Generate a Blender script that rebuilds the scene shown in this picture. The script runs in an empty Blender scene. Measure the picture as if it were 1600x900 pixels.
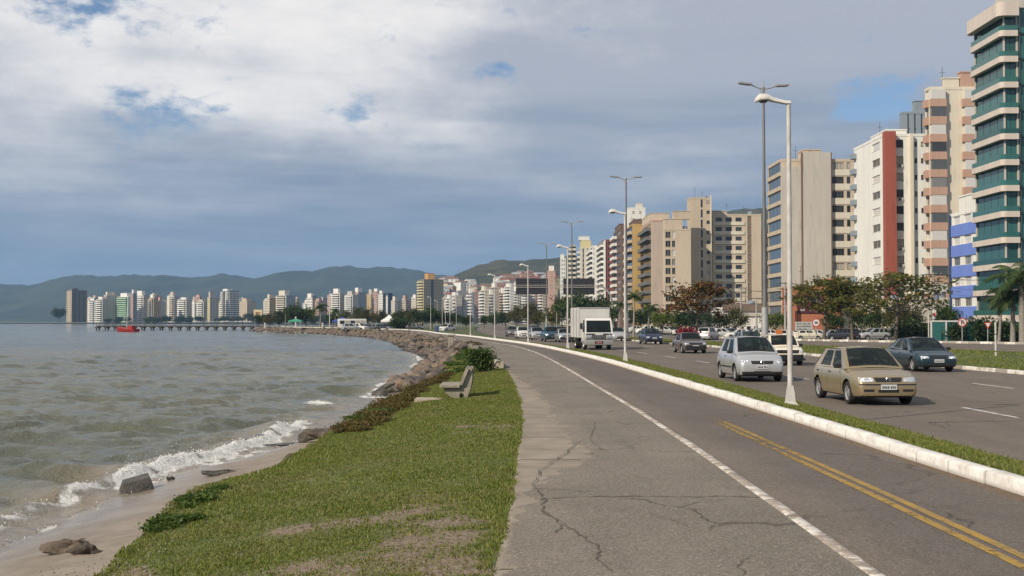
import bpy, bmesh, math, random
import numpy as np
from mathutils import Vector, Matrix, noise as mnoise
from mathutils.bvhtree import BVHTree
random.seed(7); rng = np.random.default_rng(11)
S = bpy.context.scene
COL = S.collection
# ------------------------------------------------------------------ camera
F = 1900.0; HOR = 501.5; CZ = 1.75           # focal length and horizon row in photo pixels, eye height
PITCH = math.atan((HOR - 450) / F)
cam = bpy.data.cameras.new('camera'); camo = bpy.data.objects.new('camera', cam); COL.objects.link(camo)
cam.sensor_width = 36.0; cam.lens = 36.0 * F / 1600; cam.clip_start = 0.1; cam.clip_end = 12000
camo.location = (0, 0, CZ); camo.rotation_euler = (math.pi / 2 + PITCH, 0, 0)
S.camera = camo
# ------------------------------------------------------------------ sky
SUN_EL = math.radians(34); SUN_DIR = Vector((-0.75, -0.66, 0)).normalized()
SUN = Vector((SUN_DIR.x * math.cos(SUN_EL), SUN_DIR.y * math.cos(SUN_EL), math.sin(SUN_EL)))
W = bpy.data.worlds.new('World'); S.world = W; W.use_nodes = True
nt = W.node_tree; nt.nodes.clear()
def N(tree, typ, **kw):
    n = tree.nodes.new(typ)
    for k, v in kw.items(): setattr(n, k, v)
    return n
def math_node(tree, op, a, b=None, c=None, clamp=False):
    n = N(tree, 'ShaderNodeMath', operation=op, use_clamp=clamp)
    for i, v in enumerate((a, b, c)):
        if v is None: continue
        if isinstance(v, (int, float)): n.inputs[i].default_value = v
        else: tree.links.new(v, n.inputs[i])
    return n.outputs[0]
def maprange(tree, v, a, b, c=0.0, d=1.0, smooth=True):
    n = N(tree, 'ShaderNodeMapRange'); n.interpolation_type = 'SMOOTHSTEP' if smooth else 'LINEAR'
    tree.links.new(v, n.inputs['Value'])
    for k, x in zip(('From Min', 'From Max', 'To Min', 'To Max'), (a, b, c, d)): n.inputs[k].default_value = x
    return n.outputs['Result']
def mixcol(tree, fac, a, b):
    n = N(tree, 'ShaderNodeMix', data_type='RGBA')
    for s, v in ((0, fac), (6, a), (7, b)):
        if isinstance(v, (int, float)): n.inputs[s].default_value = v
        elif isinstance(v, tuple): n.inputs[s].default_value = (*v, 1)
        else: tree.links.new(v, n.inputs[s])
    return n.outputs[2]
def build_sky():
    sky = N(nt, 'ShaderNodeTexSky'); sky.sky_type = 'NISHITA'; sky.sun_disc = False
    sky.sun_elevation = SUN_EL; sky.sun_rotation = math.atan2(SUN.x, SUN.y)
    sky.air_density = 1.0; sky.dust_density = 1.2; sky.ozone_density = 1.5
    tc = N(nt, 'ShaderNodeTexCoord'); sep = N(nt, 'ShaderNodeSeparateXYZ'); nt.links.new(tc.outputs['Generated'], sep.inputs[0])
    x, y, z = sep.outputs
    def dirnoise(sx, sz, scale, detail, rough, off):
        mp = N(nt, 'ShaderNodeMapping'); mp.inputs['Scale'].default_value = (sx, sx, sz); mp.inputs['Location'].default_value = off
        nt.links.new(tc.outputs['Generated'], mp.inputs[0])
        n = N(nt, 'ShaderNodeTexNoise'); n.inputs['Scale'].default_value = scale; n.inputs['Detail'].default_value = detail
        n.inputs['Roughness'].default_value = rough; nt.links.new(mp.outputs[0], n.inputs['Vector']); return n.outputs['Fac']
    big = dirnoise(1, 3.0, 2.6, 5, .5, (1.7, .4, .2))
    mid = dirnoise(1, 2.2, 5.5, 10, .6, (3.1, 1.0, 2.2))
    streak = dirnoise(1, 9.0, 3.2, 7, .55, (.3, 5.2, 1.1))
    hole = dirnoise(1, 1.9, 13, 10, .6, (6.1, 2.0, .5))
    # a bank of brighter cumulus to the left of the road, higher up
    az = math_node(nt, 'ARCTAN2', x, y)
    el = z
    da = math_node(nt, 'MULTIPLY', math_node(nt, 'ADD', az, .25), 4.2)
    de = math_node(nt, 'MULTIPLY', math_node(nt, 'ADD', el, -.225), 7.8)
    r2 = math_node(nt, 'ADD', math_node(nt, 'MULTIPLY', da, da), math_node(nt, 'MULTIPLY', de, de))
    bank = math_node(nt, 'EXPONENT', math_node(nt, 'MULTIPLY', r2, -1.0))
    w = math_node(nt, 'ADD', math_node(nt, 'MULTIPLY', mid, 1.5), math_node(nt, 'MULTIPLY', bank, .64))
    w = math_node(nt, 'ADD', w, math_node(nt, 'MULTIPLY', big, .62))
    w = math_node(nt, 'ADD', w, math_node(nt, 'MULTIPLY', streak, .35))
    white = maprange(nt, w, 1.26, 1.98)
    cloud = mixcol(nt, white, (4.5, 4.8, 5.55), (9.8, 9.5, 9.2))
    # dull slate deck towards the horizon
    lowe = math_node(nt, 'ADD', el, math_node(nt, 'MULTIPLY', math_node(nt, 'ADD', streak, -.5), .16))
    lowe = math_node(nt, 'ADD', lowe, math_node(nt, 'MULTIPLY', math_node(nt, 'ADD', big, -.5), .12))
    low = maprange(nt, lowe, .05, .215, 1.0, 0.0)
    lowcol = mixcol(nt, maprange(nt, streak, .38, .70), (1.8, 2.7, 3.95), (2.8, 3.6, 4.75))
    cloud = mixcol(nt, low, cloud, lowcol)
    # open blue gaps
    def spot(a0, e0, ka, ke):
        u = math_node(nt, 'MULTIPLY', math_node(nt, 'ADD', az, -a0), ka); v = math_node(nt, 'MULTIPLY', math_node(nt, 'ADD', el, -e0), ke)
        return math_node(nt, 'EXPONENT', math_node(nt, 'MULTIPLY', math_node(nt, 'ADD', math_node(nt, 'MULTIPLY', u, u), math_node(nt, 'MULTIPLY', v, v)), -1.0))
    gaps = math_node(nt, 'ADD', math_node(nt, 'MULTIPLY', spot(-.35, .235, 9, 22), .10), math_node(nt, 'MULTIPLY', spot(.31, .178, 13, 34), .20))
    gaps = math_node(nt, 'ADD', gaps, math_node(nt, 'MULTIPLY', math_node(nt, 'ADD', big, -.5), .35))
    h = math_node(nt, 'MULTIPLY', maprange(nt, math_node(nt, 'ADD', hole, gaps), .60, .76), maprange(nt, el, .11, .17))
    skyc = N(nt, 'ShaderNodeVectorMath', operation='MULTIPLY'); nt.links.new(sky.outputs[0], skyc.inputs[0]); skyc.inputs[1].default_value = (.85, .95, 1.1)
    col = mixcol(nt, h, cloud, skyc.outputs[0])
    bg = N(nt, 'ShaderNodeBackground'); bg.inputs['Strength'].default_value = 0.09
    nt.links.new(col, bg.inputs['Color'])
    out = N(nt, 'ShaderNodeOutputWorld'); nt.links.new(bg.outputs[0], out.inputs['Surface'])
build_sky()
sl = bpy.data.lights.new('sun', 'SUN'); sl.energy = 4.3; sl.angle = math.radians(.55); sl.color = (1, .895, .74)
so = bpy.data.objects.new('sun', sl); COL.objects.link(so); so.rotation_euler = SUN.to_track_quat('Z', 'Y').to_euler(); so.location = (0, 0, 60)
S.view_settings.view_transform = 'Standard'; S.view_settings.look = 'None'; S.view_settings.gamma = 1; S.view_settings.exposure = 0.12
S.view_settings.use_curve_mapping = False
S.render.engine = 'CYCLES'; S.cycles.use_denoising = True; S.cycles.max_bounces = 5; S.cycles.transparent_max_bounces = 8
S.cycles.volume_bounces = 0; S.cycles.caustics_reflective = False; S.cycles.caustics_refractive = False
S.cycles.sample_clamp_indirect = 4
# ------------------------------------------------------------------ pixel -> world helpers (photo pixels)
def ray(px, py):
    a = (px - 800) / F; b = (450 - py) / F
    return Vector((a, math.cos(PITCH) - b * math.sin(PITCH), math.sin(PITCH) + b * math.cos(PITCH)))
def G(px, py, z=0.0):
    r = ray(px, py); t = (z - CZ) / r.z; return Vector((r.x * t, r.y * t, z))
def AT(px, py, Y):
    r = ray(px, py); t = Y / r.y; return Vector((r.x * t, Y, CZ + r.z * t))
def pchip(pts):
    P = np.array(sorted(pts), float); X, Yv = P[:, 0], P[:, 1]
    h = np.diff(X); d = np.diff(Yv) / h; m = np.zeros(len(X))
    for i in range(1, len(X) - 1):
        if d[i - 1] * d[i] > 0:
            w1 = 2 * h[i] + h[i - 1]; w2 = h[i] + 2 * h[i - 1]; m[i] = (w1 + w2) / (w1 / d[i - 1] + w2 / d[i])
    m[0] = d[0]; m[-1] = d[-1]
    def f(x):
        x = np.asarray(x, float); xc = np.clip(x, X[0], X[-1]); i = np.clip(np.searchsorted(X, xc) - 1, 0, len(X) - 2)
        t = (xc - X[i]) / h[i]; t2, t3 = t * t, t * t * t
        return (2*t3-3*t2+1)*Yv[i] + (t3-2*t2+t)*h[i]*m[i] + (-2*t3+3*t2)*Yv[i+1] + (t3-t2)*h[i]*m[i+1]
    return f
def sstep(a, b, x):
    t = np.clip((np.asarray(x, float) - a) / (b - a), 0, 1); return t * t * (3 - 2 * t)
# ------------------------------------------------------------------ materials
MATS = {}
def new_mat(name):
    m = bpy.data.materials.new(name); m.use_nodes = True; t = m.node_tree
    return m, t, t.nodes['Principled BSDF']
def noise_tex(t, scale, detail=4, rough=.55, coord='Object', stretch=None):
    tc = N(t, 'ShaderNodeTexCoord'); src = tc.outputs[coord]
    if stretch:
        mp = N(t, 'ShaderNodeMapping'); mp.inputs['Scale'].default_value = stretch; t.links.new(src, mp.inputs[0]); src = mp.outputs[0]
    n = N(t, 'ShaderNodeTexNoise'); n.inputs['Scale'].default_value = scale; n.inputs['Detail'].default_value = detail; n.inputs['Roughness'].default_value = rough
    t.links.new(src, n.inputs['Vector']); return n.outputs['Fac']
def add_bump(t, p, h, strength, dist):
    b = N(t, 'ShaderNodeBump'); b.inputs['Strength'].default_value = strength; b.inputs['Distance'].default_value = dist
    t.links.new(h, b.inputs['Height']); t.links.new(b.outputs[0], p.inputs['Normal'])
def mat(name, c1, c2=None, scale=3.0, rough=.75, bump=0.0, bscale=None, metal=0.0, spec=.4, detail=5, rand=0.0, stretch=None, coat=0.0):
    if name in MATS: return MATS[name]
    m, t, p = new_mat(name)
    p.inputs['Roughness'].default_value = rough; p.inputs['Metallic'].default_value = metal; p.inputs['Specular IOR Level'].default_value = spec
    p.inputs['Coat Weight'].default_value = coat; p.inputs['Coat Roughness'].default_value = .06
    col = None
    if c2 is not None:
        f = maprange(t, noise_tex(t, scale, detail, stretch=stretch), .32, .68)
        col = mixcol(t, f, c1, c2)
    if rand > 0:
        oi = N(t, 'ShaderNodeObjectInfo'); hsv = N(t, 'ShaderNodeHueSaturation')
        t.links.new(maprange(t, oi.outputs['Random'], 0, 1, 1 - rand, 1 + rand, False), hsv.inputs['Value'])
        if col is None: hsv.inputs['Color'].default_value = (*c1, 1)
        else: t.links.new(col, hsv.inputs['Color'])
        col = hsv.outputs[0]
    if col is None: p.inputs['Base Color'].default_value = (*c1, 1)
    else: t.links.new(col, p.inputs['Base Color'])
    if bump: add_bump(t, p, noise_tex(t, bscale or scale * 4, 6), bump, .02)
    MATS[name] = m; return m
def wall_mat(name, c, dirt=.82):
    if name in MATS: return MATS[name]
    m, t, p = new_mat(name); p.inputs['Roughness'].default_value = .85; p.inputs['Specular IOR Level'].default_value = .25
    f1 = maprange(t, noise_tex(t, .35, 5, .6, stretch=(1, 1, .22)), .35, .7)
    f2 = maprange(t, noise_tex(t, 1.6, 6, .65, stretch=(1.4, 1.4, .12)), .5, .78)
    col = mixcol(t, f1, tuple(v for v in c), tuple(v * (dirt * .5 + .5) for v in c))
    col = mixcol(t, math_node(t, 'MULTIPLY', f2, .75), col, tuple(v * dirt * .70 for v in c))
    t.links.new(col, p.inputs['Base Color']); MATS[name] = m; return m
def leaf_mat(name, c1, c2, c3, trans=.35):
    if name in MATS: return MATS[name]
    m, t, p = new_mat(name)
    g = N(t, 'ShaderNodeNewGeometry'); r = g.outputs['Random Per Island']
    ramp = N(t, 'ShaderNodeValToRGB'); e = ramp.color_ramp.elements
    e[0].color = (*c1, 1); e[1].color = (*c3, 1); k = e.new(.6); k.color = (*c2, 1); t.links.new(r, ramp.inputs[0])
    p.inputs['Roughness'].default_value = .55; p.inputs['Specular IOR Level'].default_value = .3
    t.links.new(ramp.outputs[0], p.inputs['Base Color'])
    tr = N(t, 'ShaderNodeBsdfTranslucent'); t.links.new(ramp.outputs[0], tr.inputs[0])
    mx = N(t, 'ShaderNodeMixShader'); mx.inputs[0].default_value = trans
    t.links.new(p.outputs[0], mx.inputs[1]); t.links.new(tr.outputs[0], mx.inputs[2])
    t.links.new(mx.outputs[0], t.nodes['Material Output'].inputs['Surface']); MATS[name] = m; return m
def glass_mat(name, c, curtain=(.55, .52, .46), share=.3, rough=.06):
    if name in MATS: return MATS[name]
    m, t, p = new_mat(name); p.inputs['Roughness'].default_value = rough; p.inputs['Specular IOR Level'].default_value = .6
    oi = N(t, 'ShaderNodeObjectInfo')
    f = maprange(t, oi.outputs['Random'], 1 - share, 1 - share + .02)
    v = maprange(t, math_node(t, 'FRACT', math_node(t, 'MULTIPLY', oi.outputs['Random'], 7.3)), 0, 1, .55, 1.4, False)
    hsv = N(t, 'ShaderNodeHueSaturation'); hsv.inputs['Color'].default_value = (*c, 1); t.links.new(v, hsv.inputs['Value'])
    t.links.new(mixcol(t, f, hsv.outputs[0], curtain), p.inputs['Base Color']); MATS[name] = m; return m
# ------------------------------------------------------------------ mesh helpers
class MB:
    def __init__(s): s.v = []; s.f = []; s.m = []
    def add(s, vs, fs, m=0):
        o = len(s.v); s.v.extend([tuple(p) for p in vs]); s.f.extend([tuple(i + o for i in f) for f in fs]); s.m.extend([m] * len(fs))
    def box(s, x0, x1, y0, y1, z0, z1, m=0):
        s.add([(x0,y0,z0),(x1,y0,z0),(x1,y1,z0),(x0,y1,z0),(x0,y0,z1),(x1,y0,z1),(x1,y1,z1),(x0,y1,z1)],
              [(0,3,2,1),(4,5,6,7),(0,1,5,4),(1,2,6,5),(2,3,7,6),(3,0,4,7)], m)
    def bevbox(s, x0, x1, y0, y1, z0, z1, b, m=0):
        bm = bmesh.new(); bmesh.ops.create_cube(bm, size=1)
        for v in bm.verts: v.co = Vector(((x0+x1)/2 + v.co.x*(x1-x0), (y0+y1)/2 + v.co.y*(y1-y0), (z0+z1)/2 + v.co.z*(z1-z0)))
        bmesh.ops.bevel(bm, geom=bm.edges[:], offset=b, segments=2, affect='EDGES', profile=.6)
        bm.verts.index_update(); s.add([v.co for v in bm.verts], [[v.index for v in f.verts] for f in bm.faces], m); bm.free()
    def quad(s, a, b, c, d, m=0): s.add([a, b, c, d], [(0, 1, 2, 3)], m)
    def tube(s, pts, rad, n=8, m=0, cap=True):
        pts = [Vector(p) for p in pts]; rad = rad if isinstance(rad, (list, tuple)) else [rad] * len(pts)
        vs = []; ref = Vector((0, 0, 1))
        for i, p in enumerate(pts):
            d = (pts[min(i+1, len(pts)-1)] - pts[max(i-1, 0)]).normalized()
            if abs(d.dot(ref)) > .95: ref = Vector((1, 0, 0)) if abs(d.x) < .9 else Vector((0, 1, 0))
            a = d.cross(ref).normalized(); b = d.cross(a).normalized()
            for k in range(n):
                t = 2 * math.pi * k / n; vs.append(p + (a * math.cos(t) + b * math.sin(t)) * rad[i])
        fs = [(i*n+k, i*n+(k+1) % n, (i+1)*n+(k+1) % n, (i+1)*n+k) for i in range(len(pts)-1) for k in range(n)]
        if cap: fs += [tuple(range(n))[::-1], tuple((len(pts)-1)*n + k for k in range(n))]
        s.add(vs, fs, m)
    def lathe(s, prof, n=20, axis='z', m=0, c=(0, 0, 0), mats=None):
        vs = []
        for r, h in prof:
            for k in range(n):
                t = 2*math.pi*k/n; p = (r*math.cos(t), r*math.sin(t), h)
                if axis == 'x': p = (h, r*math.cos(t), r*math.sin(t))
                vs.append((p[0]+c[0], p[1]+c[1], p[2]+c[2]))
        o = len(s.v); s.v.extend(vs)
        for i in range(len(prof)-1):
            for k in range(n):
                s.f.append((o+i*n+k, o+i*n+(k+1) % n, o+(i+1)*n+(k+1) % n, o+(i+1)*n+k)); s.m.append(mats(i, k) if mats else m)
    def prism(s, poly, y0, y1, m=0):      # polygon in xz, extruded along y
        n = len(poly); s.add([(x, y0, z) for x, z in poly] + [(x, y1, z) for x, z in poly],
            [tuple(range(n)), tuple(range(2*n-1, n-1, -1))] + [(i, i+n, (i+1) % n+n, (i+1) % n) for i in range(n)], m)
    def mesh(s, name, mats, smooth=0.0):
        me = bpy.data.meshes.new(name); me.from_pydata(s.v, [], s.f)
        for x in (mats if isinstance(mats, (list, tuple)) else [mats]): me.materials.append(x)
        me.polygons.foreach_set('material_index', s.m)
        if smooth:
            me.polygons.foreach_set('use_smooth', [True]*len(s.f)); me.set_sharp_from_angle(angle=math.radians(smooth))
        me.update(); return me
    def build(s, name, mats, parent=None, loc=None, rotz=0, smooth=0.0):
        return link(name, s.mesh(name, mats, smooth), parent, loc, rotz)
def fix_normals(me):
    bm = bmesh.new(); bm.from_mesh(me); bmesh.ops.recalc_face_normals(bm, faces=bm.faces); bm.to_mesh(me); bm.free()
def link(name, data, parent=None, loc=None, rotz=0.0, scale=None):
    o = bpy.data.objects.new(name, data); COL.objects.link(o)
    if parent is not None: o.parent = parent
    if loc is not None: o.location = loc
    if rotz: o.rotation_euler = (0, 0, rotz)
    if scale is not None: o.scale = scale
    return o
def tag(o, label=None, cat=None, group=None, kind=None):
    for k, v in (('label', label), ('category', cat), ('group', group), ('kind', kind)):
        if v: o[k] = v
    return o
def empty(name, loc=(0, 0, 0), rotz=0.0):
    o = bpy.data.objects.new(name, None); COL.objects.link(o); o.location = loc; o.rotation_euler = (0, 0, rotz); o.empty_display_size = .2
    return o
KIDS = {}
def copy_tree(o, parent=None):
    c = o.copy(); COL.objects.link(c); c.parent = parent
    for ch in list(o.children): copy_tree(ch, c)
    return c
def np_mesh(name, V, Fq, mats, smooth=False, midx=None):
    V = np.asarray(V, np.float32); Fq = np.asarray(Fq, np.int32); k = Fq.shape[1]
    me = bpy.data.meshes.new(name); me.vertices.add(len(V)); me.vertices.foreach_set('co', V.ravel())
    me.loops.add(Fq.size); me.loops.foreach_set('vertex_index', Fq.ravel())
    me.polygons.add(len(Fq)); me.polygons.foreach_set('loop_start', np.arange(0, Fq.size, k, dtype=np.int32))
    for x in (mats if isinstance(mats, (list, tuple)) else [mats]): me.materials.append(x)
    if midx is not None: me.polygons.foreach_set('material_index', np.asarray(midx, np.int32))
    if smooth: me.polygons.foreach_set('use_smooth', np.ones(len(Fq), bool))
    me.update(calc_edges=True); me.validate(); return me
def grid_faces(nr, nc):
    i = np.arange(nr-1)[:, None]*nc + np.arange(nc-1)[None]; i = i.ravel()
    return np.stack([i, i+1, i+nc+1, i+nc], 1)
def strip(name, m, Y, cols, smooth=True):
    """sheet between long lines: cols = list of (X array, Z array)"""
    nr, nc = len(Y), len(cols); V = np.zeros((nr, nc, 3))
    for j, (x, z) in enumerate(cols): V[:, j, 0] = x; V[:, j, 1] = Y; V[:, j, 2] = z
    return np_mesh(name, V.reshape(-1, 3), grid_faces(nr, nc), m, smooth)
def vnoise(x, y, s=1.0, seed=0):
    """cheap smooth value noise on arrays, -1..1"""
    x = np.asarray(x, float)*s + seed*17.3; y = np.asarray(y, float)*s + seed*9.7
    xi = np.floor(x).astype(np.int64); yi = np.floor(y).astype(np.int64); fx = x-xi; fy = y-yi
    fx = fx*fx*(3-2*fx); fy = fy*fy*(3-2*fy)
    def hsh(a, b):
        n = (a*374761393 + b*668265263 + seed*1442695) & 0x7fffffff; n = ((n ^ (n >> 13))*1274126177) & 0x7fffffff
        return ((n ^ (n >> 16)) & 0xffff)/32767.5-1
    return (hsh(xi, yi)*(1-fx)+hsh(xi+1, yi)*fx)*(1-fy) + (hsh(xi, yi+1)*(1-fx)+hsh(xi+1, yi+1)*fx)*fy
def fbm(x, y, s=1.0, seed=0, o=4):
    r = 0; a = 1; t = 0
    for i in range(o): r = r + a*vnoise(x, y, s, seed+i); t += a; a *= .5; s *= 2.03
    return r/t
# ------------------------------------------------------------------ long lines of the waterfront, X as a function of Y
shore = pchip([(-12,-7.6),(8,-7.3),(16.5,-6.9),(24,-6.7),(28.8,-5.6),(34,-5.1),(46,-4.95),(64,-5.1),(83,-5.6),(107,-8),(131,-11.3),(165,-15.6),(200,-21.5),(278,-44),(346,-73),(385,-81),(420,-80),(700,-100),(1200,-300),(1340,-700),(1400,-1700),(1420,-3500)])
lawn_l = pchip([(-12,-3.5),(8,-3.2),(12,-3.5),(15,-3.85),(18,-3.3),(25,-3.3),(35,-3.1),(45,-2.7),(55,-2.6),(66,-3.0),(80,-3.3),(90,-3.6),(107,-5.3),(131,-9.0),(165,-13.9),(200,-19.0),(278,-41.5),(346,-70),(385,-78),(420,-77)])
path_l = pchip([(-12,-.4),(8.4,-.13),(11.2,-.03),(15.3,.06),(22.5,.18),(25.2,.18),(32.5,.07),(42.4,-.18),(50,-.6),(62,-1.2),(84,-2.9),(109,-4.7),(131,-7.6),(162,-12.2),(200,-17.6),(229,-24),(278,-40),(346,-69),(385,-77),(420,-76)])
line_x = pchip([(-12,2.5),(8.4,2.51),(15.5,2.52),(22.9,2.47),(31.3,2.3),(40.4,2.12),(54,1.8),(66,1.39),(84,.2),(102,-2.0),(131,-5.6),(162,-10.6),(200,-15.8),(229,-21.6),(278,-37.5),(346,-66),(385,-75),(420,-74)])
kerb_x = pchip([(-12,5.2),(12,5.05),(16,4.95),(20.3,4.88),(23.9,4.78),(29.1,4.65),(37.7,4.38),(48.6,4.02),(62.2,3.27),(84.3,1.6),(112.8,-1.9),(140,-5.6),(162,-9.4),(200,-14.5),(229,-19.6),(278,-35),(346,-63.5),(385,-73),(420,-72)])
road_l = pchip([(-30,7.2),(12,7.1),(19,6.9),(26,6.8),(37.7,6.65),(47.3,6.4),(66.9,5.6),(85,4.2),(104.5,2.3),(140,-.6),(180,-3.6),(262,-7.5),(400,-11),(700,-16),(1500,-20)])
med_l = pchip([(-30,20.8),(20,20.6),(47.3,20.0),(56,19.3),(74.7,17.8),(96.3,16.0),(112.5,13.9),(131,12.2),(165,9.9),(200,8.3),(262,5.6),(400,2.6),(700,-2),(1500,-6)])
med_r = pchip([(-30,60),(20,48),(47,40),(76,32),(84,29.6),(98.6,22.5),(112,18.4),(131,15.4),(165,12.6),(200,11.0),(262,8.6),(400,6),(700,2),(1500,-2)])
far_l = pchip([(-30,95),(47,74),(84,57),(108.7,45.7),(114.7,41.4),(119,37.2),(128.8,30.8),(142,26.5),(165,23.2),(200,20.8),(262,18.6),(400,16),(700,12),(1500,8)])
ZR = -.35                                     # road surface
def ground_z(X, Y):
    return -.52 - .42*sstep(2, 14, X - far_l(Y))
# ================================================================== SETTING
def structure(o): o['kind'] = 'structure'; return o
# --- ground sheet
def build_ground():
    Yg = np.concatenate([np.arange(-14, 60, 4), np.geomspace(60, 420, 60), np.geomspace(450, 6500, 24)])
    us = np.concatenate([np.array([0, .02, .05]), np.linspace(.1, 1, 40)**1.6])
    V = []
    for Y in Yg:
        x0 = kerb_x(Y)+.22 if Y <= 385 else shore(Y)+3
        x1 = max(140, Y*1.2)
        X = x0 + us*(x1-x0); V.append(np.stack([X, np.full_like(X, Y), ground_z(X, Y) - .12*(Y < 385)*(us < .001)], 1))
    m, t, p = new_mat('town_ground'); p.inputs['Roughness'].default_value = .95
    g = mixcol(t, maprange(t, noise_tex(t, .7, 6), .35, .65), (.055, .085, .025), (.10, .10, .045))
    c = mixcol(t, maprange(t, noise_tex(t, .05, 3), .5, .56), g, (.15, .14, .12))
    t.links.new(c, p.inputs['Base Color'])
    structure(link('ground', np_mesh('ground', np.concatenate(V), grid_faces(len(Yg), len(us)), m, True)))
build_ground()
# --- beach and bank
def bank_z(X, Y):
    L = lawn_l(Y); Sh = shore(Y); t = (L - X)/np.maximum(L - Sh, .3)
    top = np.where(Y < 50, -.36, -.18)
    foot = np.where(Y < 30, .22, .3)
    z = np.where(t < foot, top + (-.85-top)*sstep(0, 1, t/foot), -.85 + (t-foot)/(1-foot)*(-.43))
    z = np.where(t > 1, -1.28 - .16*(t-1)*np.maximum(L-Sh, .3), z)
    z = z + .05*fbm(X, Y, 1.1, 3) * np.where(t > .05, 1, 0)
    return z
def build_beach():
    Yb = np.concatenate([np.arange(-12, 60, .35), np.geomspace(60, 420, 160)])
    ts = np.concatenate([np.linspace(0, 1.2, 34), np.linspace(1.3, 3.5, 14)])
    V = []
    for Y in Yb:
        L, Sh = float(lawn_l(Y)), float(shore(Y)); X = L - ts*(L-Sh); V.append(np.stack([X, np.full_like(X, Y), bank_z(X, np.full_like(X, Y))], 1))
    m, t, p = new_mat('wet_sand')
    n = noise_tex(t, 2.2, 6); c = mixcol(t, maprange(t, n, .3, .7), (.20, .165, .125), (.27, .225, .175))
    sp = N(t, 'ShaderNodeSeparateXYZ'); ge = N(t, 'ShaderNodeNewGeometry'); t.links.new(ge.outputs['Position'], sp.inputs[0])
    soil = maprange(t, math_node(t, 'ADD', sp.outputs[2], math_node(t, 'MULTIPLY', n, .22)), -.72, -.58)
    c = mixcol(t, soil, c, (.115, .085, .055))
    t.links.new(c, p.inputs['Base Color']); t.links.new(maprange(t, sp.outputs[2], -1.25, -.95, .16, .8), p.inputs['Roughness'])
    add_bump(t, p, noise_tex(t, 26, 6), .5, .02)
    structure(link('beach', np_mesh('beach', np.concatenate(V), grid_faces(len(Yb), len(ts)), m, True)))
build_beach()
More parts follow.
